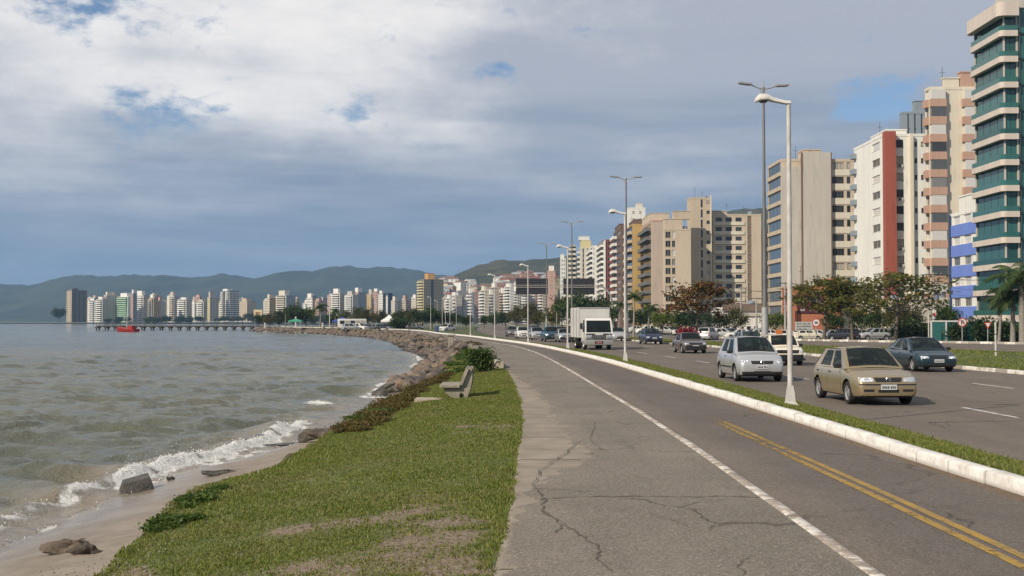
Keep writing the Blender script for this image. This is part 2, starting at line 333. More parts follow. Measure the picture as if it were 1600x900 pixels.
# --- sea
def build_sea():
    Ys = np.concatenate([np.geomspace(7, 120, 520), np.geomspace(121, 3800, 330)]); nc = 400
    s = np.linspace(0, 1, nc)**1.15
    X = np.zeros((len(Ys), nc)); Yg = np.repeat(Ys[:, None], nc, 1)
    for i, Y in enumerate(Ys):
        x1 = float(shore(Y)) + 1.6; x0 = min(-.62*Y - 9, x1 - 30); X[i] = x1 + (x0-x1)*s
    dx = np.abs(np.gradient(X, axis=1)); dy = np.abs(np.gradient(Yg, axis=0)); sp = np.maximum(dx*.6, dy)
    off = shore(Yg) - X
    Z = np.zeros_like(X); r = np.random.default_rng(5)
    Xw = X + .8*fbm(X, Yg, .35, 21, 3); Yw = Yg + .8*fbm(X, Yg, .35, 27, 3)
    for k in range(44):
        lam = 0.55*1.085**k; ang = r.normal(-1.15, .55)       # travel towards the beach and the viewer
        kx, ky = math.cos(ang)*2*math.pi/lam, math.sin(ang)*2*math.pi/lam
        amp = .0150*(1.3*lam**.75 if lam < 2.2 else 2.2**.85*(lam/2.2)**.12) * sstep(1.6, 3.5, lam/sp)
        if lam > 6: amp = amp*.9
        ph = Xw*kx + Yw*ky + r.uniform(0, 6.28)
        env = .55 + .45*vnoise(X, Yg, .9/lam**.8 if lam > .9 else .9, 40+k)
        Z += amp*env*(np.sin(ph) + .28*np.cos(2*ph))
    Z *= 1.25*sstep(-.4, 2.5, off)*.85 + .15
    # breakers that run along the beach
    foam = np.zeros_like(X)
    for d0, wdt, amp, ysc, sd in ((.9, .40, .17, .16, 1), (2.4, .45, .14, .11, 2), (4.6, .55, .09, .09, 3)):
        wob = .55*fbm(X*0, Yg, .22, sd+60, 3); md = np.clip(fbm(X*0, Yg, ysc, sd+70, 2)*1.3 + (.55 if sd == 1 else -.05) + .7*(sd == 1)*(Yg < 27), 0, 1)*(Yg < 110)
        q = (off - d0 - wob)/wdt
        Z += amp*md*np.exp(-np.clip(q, -6, 6)**2*np.where(q < 0, 2.2, .7))
        lace = .5+.5*fbm(X, Yg, 3.2, sd+80, 4)
        foam = np.maximum(foam, md*np.exp(-np.clip(q+.3, -6, 6)**2*np.where(q+.3 < 0, .9, 3.0))*np.clip(lace*2.1-.25, 0, 1)*(1.25 if sd == 1 else .7))
    edge = np.exp(-((off+.15-.35*fbm(X*0, Yg, .5, 91, 3))/.22)**2)*np.clip(.5+fbm(X, Yg, 4.0, 95, 3)*1.4, 0, 1)*(Yg < 130)
    foam = np.maximum(foam, .75*edge)
    for fx, fy, rr in ((-6.4, 26.2, 1.1), (-6.9, 22.6, 1.2), (-5.7, 27.5, .8), (-5.3, 48, 1.4), (-5.2, 61, 2.0), (-5.4, 66, 2.2), (-5.6, 78, 2.0), (-7.0, 44, 1.2)):
        foam = np.maximum(foam, np.exp(-(((X-fx)/(rr*.55))**2+((Yg-fy)/rr)**2))*np.clip(.75+fbm(X, Yg, 3.5, 99, 4)*1.6, 0, 1)*1.15)
    caps = np.clip((Z-.19)/.08, 0, 1)*np.clip(fbm(X, Yg, .35, 120, 3)*2-.45, 0, 1)*(off > 5)
    foam = np.maximum(foam, caps*.8)
    Z += foam*.03*fbm(X, Yg, 7, 130, 3)
    V = np.stack([X, Yg, Z - 1.25], 2).reshape(-1, 3)
    m, t, p = new_mat('sea_water')
    at = N(t, 'ShaderNodeAttribute'); at.attribute_name = 'foam'
    ge = N(t, 'ShaderNodeNewGeometry'); spz = N(t, 'ShaderNodeSeparateXYZ'); t.links.new(ge.outputs['Position'], spz.inputs[0])
    body = mixcol(t, maprange(t, noise_tex(t, .06, 4), .35, .65), (.098, .104, .074), (.135, .135, .098))
    sil = N(t, 'ShaderNodeAttribute'); sil.attribute_name = 'silt'
    body = mixcol(t, sil.outputs['Fac'], body, (.25, .205, .15))
    lace = noise_tex(t, 9, 7, .7)
    ff = maprange(t, math_node(t, 'ADD', at.outputs['Fac'], math_node(t, 'MULTIPLY', math_node(t, 'ADD', lace, -.5), .9)), .30, .66)
    t.links.new(mixcol(t, ff, body, (.78, .77, .73)), p.inputs['Base Color'])
    t.links.new(maprange(t, ff, 0, 1, .10, .8), p.inputs['Roughness']); p.inputs['IOR'].default_value = 1.33; p.inputs['Specular IOR Level'].default_value = .36
    b1 = noise_tex(t, 3.4, 5, .6, stretch=(1, 1.5, 1)); b2 = noise_tex(t, 14, 4, .6)
    hh = math_node(t, 'ADD', math_node(t, 'MULTIPLY', b1, .75), math_node(t, 'MULTIPLY', b2, .22))
    hh = math_node(t, 'ADD', hh, math_node(t, 'MULTIPLY', ff, math_node(t, 'MULTIPLY', lace, .8)))
    add_bump(t, p, hh, 1.0, .12)
    me = np_mesh('sea', V, grid_faces(len(Ys), nc), m, True)
    a = me.attributes.new('foam', 'FLOAT', 'POINT'); a.data.foreach_set('value', foam.ravel().astype(np.float32))
    silt = np.clip(1.0 - off/(2.2+1.2*fbm(X, Yg, .2, 140, 2)), 0, 1)*(Yg < 120)
    a = me.attributes.new('silt', 'FLOAT', 'POINT'); a.data.foreach_set('value', silt.ravel().astype(np.float32))
    structure(link('sea', me))
    return X, Yg, V[:, 2].reshape(X.shape), foam
SEA = build_sea()
def build_foam():
    """froth lumps and flung drops where the breakers fall"""
    X, Y, Z, fo = SEA; w = (np.clip(fo-.45, 0, None)*(Y < 80)*np.abs(np.gradient(X, axis=1))*np.abs(np.gradient(Y, axis=0))).ravel()
    w = w/w.sum(); n = 6000; idx = np.random.default_rng(3).choice(len(w), n, p=w); r = np.random.default_rng(4)
    c = np.stack([X.ravel()[idx], Y.ravel()[idx], Z.ravel()[idx]], 1) + r.normal(0, .05, (n, 3))
    hi = np.abs(r.normal(0, .025, n)); spl = r.random(n) < .16; hi[spl] += r.exponential(.13, spl.sum()); c[:, 2] = Z.ravel()[idx] + hi
    sz = np.where(spl, r.uniform(.003, .009, n), r.uniform(.005, .016, n))
    O = np.array([(1,0,0),(-1,0,0),(0,1,0),(0,-1,0),(0,0,1),(0,0,-1)], float); Fo = np.array([(0,2,4),(2,1,4),(1,3,4),(3,0,4),(2,0,5),(1,2,5),(3,1,5),(0,3,5)])
    V = c[:, None, :] + O[None]*sz[:, None, None]*r.uniform(.6, 1.4, (n, 6, 1)); Fc = (np.arange(n)[:, None, None]*6 + Fo[None]).reshape(-1, 3)
    o = link('sea_foam', np_mesh('sea_foam', V.reshape(-1, 3), Fc, mat('foam', (.8, .79, .76), rough=.6), True))
    tag(o, 'white froth and spray where small waves break on the shore', 'foam', kind='stuff')
build_foam()
# --- lawn
BARE = [(-.75, 10.6, .5, 1.5), (-1.75, 11.2, .55, .35), (-1.0, 8.9, 1.3, .7), (-.5, 20.5, .5, .9), (-3.6, 9.2, .9, 1.0), (-3.4, 8.0, 1.2, 1.1)]
def bare(X, Y):
    b = np.zeros_like(np.asarray(X, float))
    for x, y, a, c in BARE: b = np.maximum(b, 1 - np.sqrt(((X-x)/a)**2 + ((Y-y)/c)**2)*.62)
    return np.clip(np.clip(b*1.25+.05, 0, .8)*(b > 0) + 1.0*fbm(X, Y, 2.6, 7, 5)*np.clip(b*3, 0, 1), 0, 1)
def lawn_z(X, Y):
    a = path_l(Y); b = lawn_l(Y); t = np.clip((a - X)/np.maximum(a-b, .2), 0, 1)
    return -.015 - .34*np.where(Y < 50, 1, .45)*t**1.5 + .035*fbm(X, Y, .8, 5, 3)*np.clip(t*6, 0, 1)*np.clip((1-t)*5, .0, 1)
def build_lawn():
    Yl = np.concatenate([np.arange(-12, 60, .3), np.geomspace(60, 400, 120)]); ts = np.linspace(0, 1, 30); V = []; B = []
    for Y in Yl:
        a, b = float(path_l(Y)), float(lawn_l(Y)); X = a + (b-a)*ts; Yv = np.full_like(X, Y); V.append(np.stack([X, Yv, lawn_z(X, Yv)], 1)); B.append(bare(X, Yv)*(Y < 30))
    m, t, p = new_mat('lawn_turf'); p.inputs['Roughness'].default_value = .95
    n = noise_tex(t, 5, 6); g = mixcol(t, maprange(t, n, .35, .65), (.075, .095, .022), (.13, .135, .038))
    g = mixcol(t, maprange(t, noise_tex(t, .55, 4), .45, .65), g, (.13, .125, .045))
    at = N(t, 'ShaderNodeAttribute'); at.attribute_name = 'bare'
    soil = mixcol(t, maprange(t, noise_tex(t, 30, 4), .4, .62), (.13, .09, .055), (.26, .205, .145))
    t.links.new(mixcol(t, maprange(t, math_node(t, 'ADD', at.outputs['Fac'], math_node(t, 'MULTIPLY', math_node(t, 'ADD', n, -.5), .8)), .30, .85), g, soil), p.inputs['Base Color'])
    add_bump(t, p, noise_tex(t, 40, 5), .7, .03)
    me = np_mesh('lawn', np.concatenate(V), grid_faces(len(Yl), len(ts)), m, True)
    a = me.attributes.new('bare', 'FLOAT', 'POINT'); a.data.foreach_set('value', np.concatenate(B).astype(np.float32))
    structure(link('lawn', me))
build_lawn()
def blades(name, X, Y, Z, h, m, label, wd=.010, lean=.5, seed=1, per=3):
    r = np.random.default_rng(seed); n = len(X); k = per; X = np.repeat(X, k); Y = np.repeat(Y, k); Z = np.repeat(Z, k); h = np.repeat(h, k); wd = np.repeat(wd, k) if np.ndim(wd) else wd
    N_ = n*k; a = r.uniform(0, 6.283, N_); jx = r.normal(0, .02, N_); jy = r.normal(0, .02, N_); hh = h*r.uniform(.5, 1.25, N_)
    bx, by = X+jx, Y+jy; ca, sa = np.cos(a), np.sin(a); l = r.uniform(.1, lean, N_)*hh*1.3; ld = r.uniform(0, 6.283, N_)
    w = wd*r.uniform(.7, 1.4, N_)
    V = np.zeros((N_, 3, 3)); V[:, 0] = np.stack([bx-ca*w, by-sa*w, Z-.01], 1); V[:, 1] = np.stack([bx+ca*w, by+sa*w, Z-.01], 1)
    V[:, 2] = np.stack([bx+np.cos(ld)*l, by+np.sin(ld)*l, Z+hh], 1)
    o = link(name, np_mesh(name, V.reshape(-1, 3), np.arange(N_*3).reshape(-1, 3), m)); tag(o, label, 'grass', kind='stuff'); return o
GRASS = leaf_mat('grass_blade', (.092, .140, .020), (.165, .205, .034), (.31, .27, .095), .35)
def dry_patches(m):
    t = m.node_tree; r = [n for n in t.nodes if n.type == 'VALTORGB'][0]; f = maprange(t, noise_tex(t, .75, 6, .62), .46, .72); c = mixcol(t, math_node(t, 'MULTIPLY', f, .42), r.outputs[0], (.27, .215, .10))
    for n in t.nodes:
        if n.type == 'BSDF_PRINCIPLED': t.links.new(c, n.inputs['Base Color'])
        if n.type == 'BSDF_TRANSLUCENT': t.links.new(c, n.inputs[0])
dry_patches(GRASS)
def build_blades():
    r = np.random.default_rng(8); n = 125000
    Y = 7.2 + (r.random(n)**1.9)*62; u = r.random(n); a, b = path_l(Y), lawn_l(Y)-.12; X = a+.05*fbm(a*0, Y, 2.5, 77, 3) + (b-a-.02)*u
    keep = r.random(n) > bare(X, Y)*.92*(Y < 30); lush = .5+.5*fbm(X, Y, .9, 33, 3)
    edge = np.exp(-((X-a)/.16)**2)
    X, Y, lush, edge = X[keep], Y[keep], lush[keep], edge[keep]
    blades('lawn_grass', X, Y, lawn_z(X, Y), (.010+.022*lush+.035*edge*lush)*(1+.008*Y), GRASS, 'short sunlit grass of the lawn between path and sea', wd=.0042+.00042*Y, lean=.9, seed=9)
    # verge between the kerb and the road
    n = 52000; Y = 9 + (r.random(n)**1.7)*95; u = r.random(n); a, b = kerb_x(Y)+.24, road_l(Y)-.02; X = a+(b-a)*u
    blades('verge_grass', X, Y, .145-.36*u**1.2, .035+.03*(.5+.5*fbm(X, Y, .9, 44, 3))+.03*(u > .93), GRASS, 'mown grass strip between white kerb and road', wd=.005+.00042*Y, lean=.8, seed=10)
    n = 30000; Y = 38 + (r.random(n)**1.6)*110; a, b = med_l(Y)+.3, np.minimum(med_r(Y), med_l(Y)+18); X = a+(b-a)*r.random(n)
    blades('median_grass', X, Y, np.full(n, -.19), .05+.04*r.random(n), GRASS, 'mown grass of the wide central reservation', wd=.006+.0004*Y, lean=.8, seed=12, per=2)
build_blades()
# --- footpath of concrete slabs, asphalt overlay, edging stones, cycle path
CONC = mat('path_concrete', (.205, .174, .136), (.275, .234, .184), 1.6, .9, .35, 60, rand=.06)
def asphalt(name, c1, c2, speck, big=.35, patch=None):
    m, t, p = new_mat(name); p.inputs['Roughness'].default_value = .88; p.inputs['Specular IOR Level'].default_value = .3
    f = maprange(t, noise_tex(t, big, 6, .6), .3, .7); c = mixcol(t, f, c1, c2); c = mixcol(t, math_node(t, 'MULTIPLY', maprange(t, noise_tex(t, .9, 5, .6, stretch=(1.6, .09, 1)), .45, .7), .35), c, tuple(x*.70 for x in c1))
    v = N(t, 'ShaderNodeTexVoronoi'); v.inputs['Scale'].default_value = 75; tc = N(t, 'ShaderNodeTexCoord'); t.links.new(tc.outputs['Object'], v.inputs['Vector'])
    g = N(t, 'ShaderNodeSeparateColor'); t.links.new(v.outputs['Color'], g.inputs[0])
    c = mixcol(t, math_node(t, 'MULTIPLY', maprange(t, g.outputs[0], .76, .98), .75), c, speck)
    c = mixcol(t, math_node(t, 'MULTIPLY', maprange(t, g.outputs[1], .7, .95), .6), c, tuple(x*.45 for x in c1))
    # long cracks
    w = N(t, 'ShaderNodeTexVoronoi'); w.feature = 'DISTANCE_TO_EDGE'; w.inputs['Scale'].default_value = .36
    mp = N(t, 'ShaderNodeMapping'); mp.inputs['Scale'].default_value = (1, .6, 1); dn = N(t, 'ShaderNodeTexNoise'); dn.inputs['Scale'].default_value = 1.4; dn.inputs['Detail'].default_value = 6
    vm = N(t, 'ShaderNodeVectorMath', operation='MULTIPLY_ADD'); t.links.new(tc.outputs['Object'], dn.inputs['Vector']); t.links.new(dn.outputs['Color'], vm.inputs[0]); vm.inputs[1].default_value = (1.1, 1.1, 0); t.links.new(tc.outputs['Object'], vm.inputs[2])
    t.links.new(vm.outputs[0], mp.inputs[0]); t.links.new(mp.outputs[0], w.inputs['Vector'])
    cr = math_node(t, 'MULTIPLY', maprange(t, w.outputs['Distance'], .002, .008, 1, 0), maprange(t, noise_tex(t, .5, 3), .46, .56))
    c = mixcol(t, math_node(t, 'MULTIPLY', cr, .65), c, (.05, .043, .036))
    st = maprange(t, noise_tex(t, 1.1, 7, .65, stretch=(1, .45, 1)), .55, .75); c = mixcol(t, math_node(t, 'MULTIPLY', st, .55), c, tuple(x*.62 for x in c1))
    t.links.new(c, p.inputs['Base Color'])
    h = math_node(t, 'SUBTRACT', math_node(t, 'ADD', g.outputs[0], noise_tex(t, 90, 3)), math_node(t, 'MULTIPLY', cr, 3.0)); add_bump(t, p, h, .45, .008)
    MATS[name] = m; return m
ASPH_P = asphalt('path_asphalt', (.160, .137, .108), (.222, .190, .150), (.34, .305, .26))
ASPH_C = asphalt('cycle_asphalt', (.118, .099, .083), (.150, .127, .107), (.22, .195, .17))
lerp_ = lambda a, b, t: a+(b-a)*t
def build_paths():
    Yf = np.concatenate([np.arange(-12, 70, .5), np.geomspace(70, 400, 110)])
    z0 = np.zeros(len(Yf))
    foot = structure(link('footpath', strip('footpath', mat('path_bedding', (.06, .055, .045)), Yf, [(path_l(Yf)-.02, z0-.12), (path_l(Yf)-.02, z0-.035), (line_x(Yf), z0-.035)])))
    # slabs 3.1 m long with open joints
    y = -10.0; k = 0
    while y < 150:
        L = 2.9 + random.random()*.9; ye = y+L-.022
        Yv = np.linspace(y, ye, 7); a = path_l(Yv); b = line_x(Yv)-.062
        tilt = random.uniform(-.006, .006)
        cols = []
        for fz in (0, .02, .5, .98, 1):
            zz = np.full(7, random.uniform(-.003, .001) + tilt*(fz-.5)) - (.012 if fz in (0, 1) else 0); cols.append((a+(b-a)*fz, zz))
        cols = [(a, np.full(7, -.06))] + cols + [(b, np.full(7, -.06))]
        me = strip('slab', CONC, Yv, cols); n = len(cols)
        link('slab', me, foot); y += L; k += 1
    far = np.geomspace(150, 395, 60); link('path_surface', strip('path_surface', CONC, far, [(path_l(far), far*0-.004), (line_x(far)-.06, far*0-.004)]), foot)
    # asphalt overlay with a ragged seaward edge
    Yo = np.concatenate([np.arange(-11, 60, .12), np.geomspace(60, 150, 120)])
    base = np.interp(Yo, [-11, 7, 9, 11, 12, 13, 14, 15.2, 16.7, 18, 20, 23, 26, 32, 38, 60, 150], [.02, .02, .03, .03, .05, .13, .26, .36, .40, .30, .33, .28, .24, .20, .08, .04, .04])
    rag = .10*fbm(Yo*0, Yo, .9, 51, 4) + .05*fbm(Yo*0, Yo, 3.1, 52, 3) + .05*(vnoise(Yo*0, Yo, 7, 53))
    wd = line_x(Yo)-.065-path_l(Yo); e = path_l(Yo) + np.clip(base+rag, .02, .95)*wd; r_ = line_x(Yo)-.066; zt = .010 + .002*fbm(Yo*0, Yo, .8, 54)
    ov = strip('asphalt_overlay', ASPH_P, Yo, [(e-.008, zt*0-.01), (e, zt-.006), (e+.03, zt)] + [(e+.03+(r_-e-.03)*q, zt) for q in (.25, .5, .75, 1)])
    link('asphalt_overlay', ov, foot)
    # cracks and an open transverse joint in the overlay
    CRK = mat('path_crack', (.085, .072, .057), (.13, .11, .086), 9, .95); rr_ = random.Random(5)
    for pts, w in (([(838, 783), (900, 778), (980, 777), (1060, 779), (1130, 777), (1192, 779)], .022), ([(815, 702), (880, 704), (925, 699)], .012), ([(905, 690), (880, 712), (845, 735), (834, 760), (850, 782), (846, 800), (880, 822), (868, 836)], .016), ([(846, 800), (905, 838), (938, 858), (930, 876), (962, 898)], .014), ([(930, 660), (922, 690), (960, 716)], .008), ([(1010, 800), (1090, 830), (1150, 836)], .006)):
        P = []
        for (a, b), (c, d) in zip(pts[:-1], pts[1:]):
            for q in range(6): P.append(G(lerp_(a, c, q/6), lerp_(b, d, q/6), .0)+Vector((rr_.uniform(-.025, .025), rr_.uniform(-.03, .03), 0)))
        mb = MB(); n = len(P); vs = []
        for i, p_ in enumerate(P):
            d_ = (P[min(i+1, n-1)]-P[max(i-1, 0)]).normalized(); s_ = Vector((-d_.y, d_.x, 0))*w*rr_.uniform(.12, .75); vs += [(p_.x+s_.x, p_.y+s_.y, .0165), (p_.x-s_.x, p_.y-s_.y, .0165)]
        mb.add(vs, [(2*i, 2*i+1, 2*i+3, 2*i+2) for i in range(n-1)]); mb.build('crack', CRK, foot)
    # flat edging stones with remains of white paint
    m, t, p = new_mat('edging_stone'); p.inputs['Roughness'].default_value = .9
    c = mixcol(t, maprange(t, noise_tex(t, 6, 6), .35, .7), (.36, .30, .24), (.25, .21, .17)); oi = N(t, 'ShaderNodeObjectInfo')
    f = maprange(t, math_node(t, 'ADD', noise_tex(t, 4.5, 7, .7), math_node(t, 'MULTIPLY', oi.outputs['Random'], .14)), .54, .66); c = mixcol(t, f, c, (.62, .58, .52)); t.links.new(c, p.inputs['Base Color']); add_bump(t, p, noise_tex(t, 30, 6), .5, .01)
    edge = structure(link('path_edging', strip('path_edging', mat('path_bedding', (.06, .055, .045)), Yf, [(line_x(Yf)-.07, z0-.03), (line_x(Yf)+.07, z0-.03)])))
    y = -8.0
    def stone(nm, fx, x0, x1, zt, zb, y, L, mm, par, ztop2=None, bev=.012):
        ye = y+L; Yv = np.array([y+.002, y+.02, (y+ye)/2, ye-.02, ye-.002]); c = fx(Yv); d = random.uniform(-.006, .006); dz = random.uniform(-.006, .006)
        zz = zt+dz; low = np.array([1, 0, 0, 0, 1])*bev*.3
        me = strip(nm, mm, Yv, [(c+x0+d, np.full(5, zb)), (c+x0+d, zz-bev-low*.6), (c+x0+d+bev, zz-low), (c+(x0+x1)/2+d, zz-low+.003), (c+x1+d-bev, zz-low), (c+x1+d, zz-bev-low*.6), (c+x1+d, np.full(5, zb))], smooth=False)
        bm = bmesh.new(); bm.from_mesh(me)
        for s_ in (0, 4):
            vs = [bm.verts[i] if False else None for i in ()]
        bm.verts.ensure_lookup_table()
        for s_ in (0, 4):
            try: bm.faces.new([bm.verts[s_*7+j] for j in range(7)])
            except Exception: pass
        bm.to_mesh(me); bm.free(); return link(nm, me, par)
    while y < 105: stone('edging_stone', line_x, -.062, .062, .012, -.05, y, .98, m, edge); y += .995
    far = np.geomspace(105, 395, 70); link('edging_strip', strip('edging_strip', m, far, [(line_x(far)-.06, far*0+.01), (line_x(far)+.06, far*0+.01)]), edge)
    cyc = structure(link('cycle_path', strip('cycle_path', ASPH_C, Yf, [(line_x(Yf)+.064, z0-.05), (line_x(Yf)+.068, z0-.002)] + [(line_x(Yf)+.068+(kerb_x(Yf)-line_x(Yf)-.078)*q, z0-.002+.012*q*(1-q)) for q in (.25, .5, .75, 1)])))
    # worn double yellow centre line
    m2, t, p = new_mat('yellow_paint'); p.inputs['Roughness'].default_value = .8
    at = N(t, 'ShaderNodeAttribute'); at.attribute_name = 'wear'
    f = maprange(t, math_node(t, 'ADD', noise_tex(t, 9, 8, .72), math_node(t, 'MULTIPLY', at.outputs['Fac'], 1)), .52, .66)
    tb = N(t, 'ShaderNodeBsdfTransparent'); mx = N(t, 'ShaderNodeMixShader')
    t.links.new(mixcol(t, maprange(t, noise_tex(t, 3, 6), .3, .7), (.37, .228, .035), (.27, .178, .06)), p.inputs['Base Color'])
    t.links.new(f, mx.inputs[0]); t.links.new(tb.outputs[0], mx.inputs[1]); t.links.new(p.outputs[0], mx.inputs[2]); t.links.new(mx.outputs[0], t.nodes['Material Output'].inputs['Surface'])
    Yy = np.arange(-8, 62, .25)
    for off, wear0 in ((.5, .21), (.5-.063, .175)):
        c = line_x(Yy) + (kerb_x(Yy)-line_x(Yy))*off
        me = strip('centre_line', m2, Yy, [(c-.047, Yy*0+.0055), (c+.047, Yy*0+.0055)])
        w = wear0 - .30*sstep(14, 26, Yy) + .10*np.sin(Yy*.7)*sstep(12, 20, Yy); a = me.attributes.new('wear', 'FLOAT', 'POINT'); a.data.foreach_set('value', np.repeat(w, 2).astype(np.float32)); link('centre_line', me, cyc)
    # white kerb of the verge
    m3, t, p = new_mat('whitewashed_kerb'); p.inputs['Roughness'].default_value = .85
    ge = N(t, 'ShaderNodeNewGeometry'); sz = N(t, 'ShaderNodeSeparateXYZ'); t.links.new(ge.outputs['Position'], sz.inputs[0])
    n1 = noise_tex(t, 3.2, 8, .65); c = mixcol(t, maprange(t, n1, .40, .72), (.74, .71, .66), (.52, .47, .41))
    grime = maprange(t, math_node(t, 'ADD', sz.outputs[2], math_node(t, 'MULTIPLY', n1, .11)), .065, .135, 1, 0); c = mixcol(t, math_node(t, 'MULTIPLY', grime, .65), c, (.23, .18, .14))
    chip = maprange(t, noise_tex(t, 7, 9, .75), .60, .68); c = mixcol(t, math_node(t, 'MULTIPLY', chip, .7), c, (.30, .25, .20)); t.links.new(c, p.inputs['Base Color']); add_bump(t, p, noise_tex(t, 22, 7), .6, .02)
    kb = structure(link('kerb', strip('kerb', mat('path_bedding', (.06, .055, .045)), Yf, [(kerb_x(Yf)+.02, z0-.05), (kerb_x(Yf)+.18, z0-.05)])))
    y = -6.0
    while y < 130: stone('kerb_stone', kerb_x, 0, .20, .165, -.06, y, .99, m3, kb, bev=.022); y += 1.0
    far = np.geomspace(130, 390, 90); link('kerb_run', strip('kerb_run', m3, far, [(kerb_x(far), far*0-.05), (kerb_x(far), far*0+.15), (kerb_x(far)+.2, far*0+.16), (kerb_x(far)+.2, far*0-.3)]), kb)
    # dirt gathered along the foot of the kerb
    Yd = np.arange(-6, 80, .2); w = .10+.09*np.clip(fbm(Yd*0, Yd, .8, 61, 4)+.2, 0, 1)
    link('kerb_dirt', strip('kerb_dirt', mat('kerb_dirt', (.10, .07, .045), (.15, .11, .075), 14, .95), Yd, [(kerb_x(Yd)-w, Yd*0-.004), (kerb_x(Yd)-w*.4, Yd*0+.009), (kerb_x(Yd)+.01, Yd*0+.02)]), kb)
    # verge soil
    ve = np.concatenate([np.arange(-12, 70, .8), np.geomspace(70, 395, 60)])
    rl = np.minimum(road_l(ve), kerb_x(ve)+6.5+np.maximum(0, ve-140)*.5)
    structure(link('verge', strip('verge', mat('verge_soil', (.05, .075, .018), (.09, .10, .03), 4, .95), ve, [(kerb_x(ve)+.19, ve*0-.02), (kerb_x(ve)+.2, ve*0+.14)] + [(kerb_x(ve)+.2+(rl-kerb_x(ve)-.2)*q, .14-.36*q**1.2) for q in (.25, .5, .75, .97)] + [(rl, ve*0-.235), (rl+.01, ve*0-.6)])))
    return stone
stone = build_paths()
# --- roads
ROADM = asphalt('road_asphalt', (.142, .117, .093), (.178, .148, .119), (.21, .18, .15), big=.16)
PAINT = mat('road_paint', (.62, .60, .56), (.45, .43, .40), 6, .8)
def build_roads():
    Yr = np.concatenate([np.arange(-20, 140, 1.2), np.geomspace(140, 1400, 90)])
    road = structure(link('road', strip('road', ROADM, Yr, [(road_l(Yr)+.012+(med_l(Yr)-road_l(Yr)-.02)*q, Yr*0+ZR+.05*q*(1-q)*0) for q in np.linspace(0, 1, 7)])))
    Y2 = np.concatenate([np.arange(20, 140, 1.5), np.geomspace(140, 1400, 80)])
    road2 = structure(link('opposite_road', strip('opposite_road', ROADM, Y2, [(med_r(Y2)+(far_l(Y2)-med_r(Y2))*q, Y2*0+ZR) for q in np.linspace(0, 1, 6)])))
    # drain edge of pale concrete by the verge
    link('gutter', strip('gutter', mat('gutter_concrete', (.24, .215, .18), (.30, .27, .23), 3, .9), Yr, [(road_l(Yr)+.006, Yr*0-.245), (road_l(Yr)+.11, Yr*0-.246), (road_l(Yr)+.115, Yr*0+ZR+.004), (road_l(Yr)+.30, Yr*0+ZR+.004)]), road)
    # lane dashes
    def dash(y0, L, q, par, a, b, w=.06):
        Yd = np.linspace(y0, y0+L, 5); c = a(Yd)+(b(Yd)-a(Yd))*q
        link('lane_dash', strip('lane_dash', PAINT, Yd, [(c-w, Yd*0+ZR+.004), (c+w, Yd*0+ZR+.004)]), par)
    for q, ph in ((.305, 28.1), (.655, 39.5)):
        y = ph - 36
        while y < 260: dash(y, 3.0 + .003*y, q, road, road_l, med_l); y += 8.6+.008*y*0
    for q in (.33, .66):
        y = 50
        while y < 200: dash(y, 3, q, road2, med_r, far_l); y += 9
    Ye = np.arange(-10, 180, 1.5); link('edge_line', strip('edge_line', PAINT, Ye, [(far_l(Ye)-.55, Ye*0+ZR+.004), (far_l(Ye)-.43, Ye*0+ZR+.004)]), road2)
    # faint dark tyre tracks and sealed joint lines
    TR = mat('tyre_track', (.105, .09, .075), (.135, .117, .098), .8, .8)
    for q in (.10, .22, .40, .52, .76, .88):
        Yt = np.arange(-10, 150, 2.0); c = road_l(Yt)+(med_l(Yt)-road_l(Yt))*q
        me = strip('tyre_track', TR, Yt, [(c-.22, Yt*0+ZR+.003), (c+.22, Yt*0+ZR+.003)])
    JT = mat('sealed_joint', (.05, .045, .04))
    for (x0, y0, x1, y1) in ((10.98, 27.6, 11.6, 24.5), (8.6, 25.2, 12.2, 25.9)):
        mb = MB(); n = 10
        for i in range(n):
            t0, t1 = i/n, (i+1)/n; j0, j1 = random.uniform(-.03, .03), random.uniform(-.03, .03); dx, dy = x1-x0, y1-y0; L = math.hypot(dx, dy); nx, ny = -dy/L*.02, dx/L*.02
            a = (x0+dx*t0, y0+dy*t0); b = (x0+dx*t1, y0+dy*t1); mb.quad((a[0]-nx, a[1]-ny, ZR+.004), (b[0]-nx, b[1]-ny, ZR+.004), (b[0]+nx, b[1]+ny, ZR+.004), (a[0]+nx, a[1]+ny, ZR+.004))
        mb.build('sealed_joint', JT, road)
    # central reservation
    Ym = np.concatenate([np.arange(-20, 140, 1.5), np.geomspace(140, 1400, 70)])
    med = structure(link('central_reservation', strip('central_reservation', mat('median_turf', (.06, .085, .02), (.105, .115, .035), 1.2, .95, .4, 20), Ym, [(med_l(Ym)+.16+(med_r(Ym)-med_l(Ym)-.32)*q, Ym*0-.21+.12*q*(1-q)) for q in np.linspace(0, 1, 8)])))
    def km(name, white):
        m, t, p = new_mat(name); p.inputs['Roughness'].default_value = .9; n1 = noise_tex(t, 2.4, 8, .7)
        c = mixcol(t, maprange(t, n1, .42, .66), (.66, .63, .57) if white else (.30, .27, .23), (.26, .23, .19)); t.links.new(c, p.inputs['Base Color']); add_bump(t, p, noise_tex(t, 16, 6), .6, .02); return m
    KW, KG = km('kerb_white', True), km('kerb_grey', False)
    mk = structure(link('reservation_kerb', strip('reservation_kerb', KG, Ym, [(med_l(Ym)+.02, Ym*0-.42), (med_l(Ym)+.13, Ym*0-.42)])))
    y = 34.0; i = 0
    while y < 180: stone('kerb_stone', med_l, 0, .16, -.20, -.40, y, .98, KW if (i % 4) < 3 else KG, mk, bev=.02); y += 1.0; i += 1
    far = np.geomspace(180, 1300, 60); link('kerb_run', strip('kerb_run', KW, far, [(med_l(far), far*0-.4), (med_l(far), far*0-.19), (med_l(far)+.18, far*0-.19)]), mk)
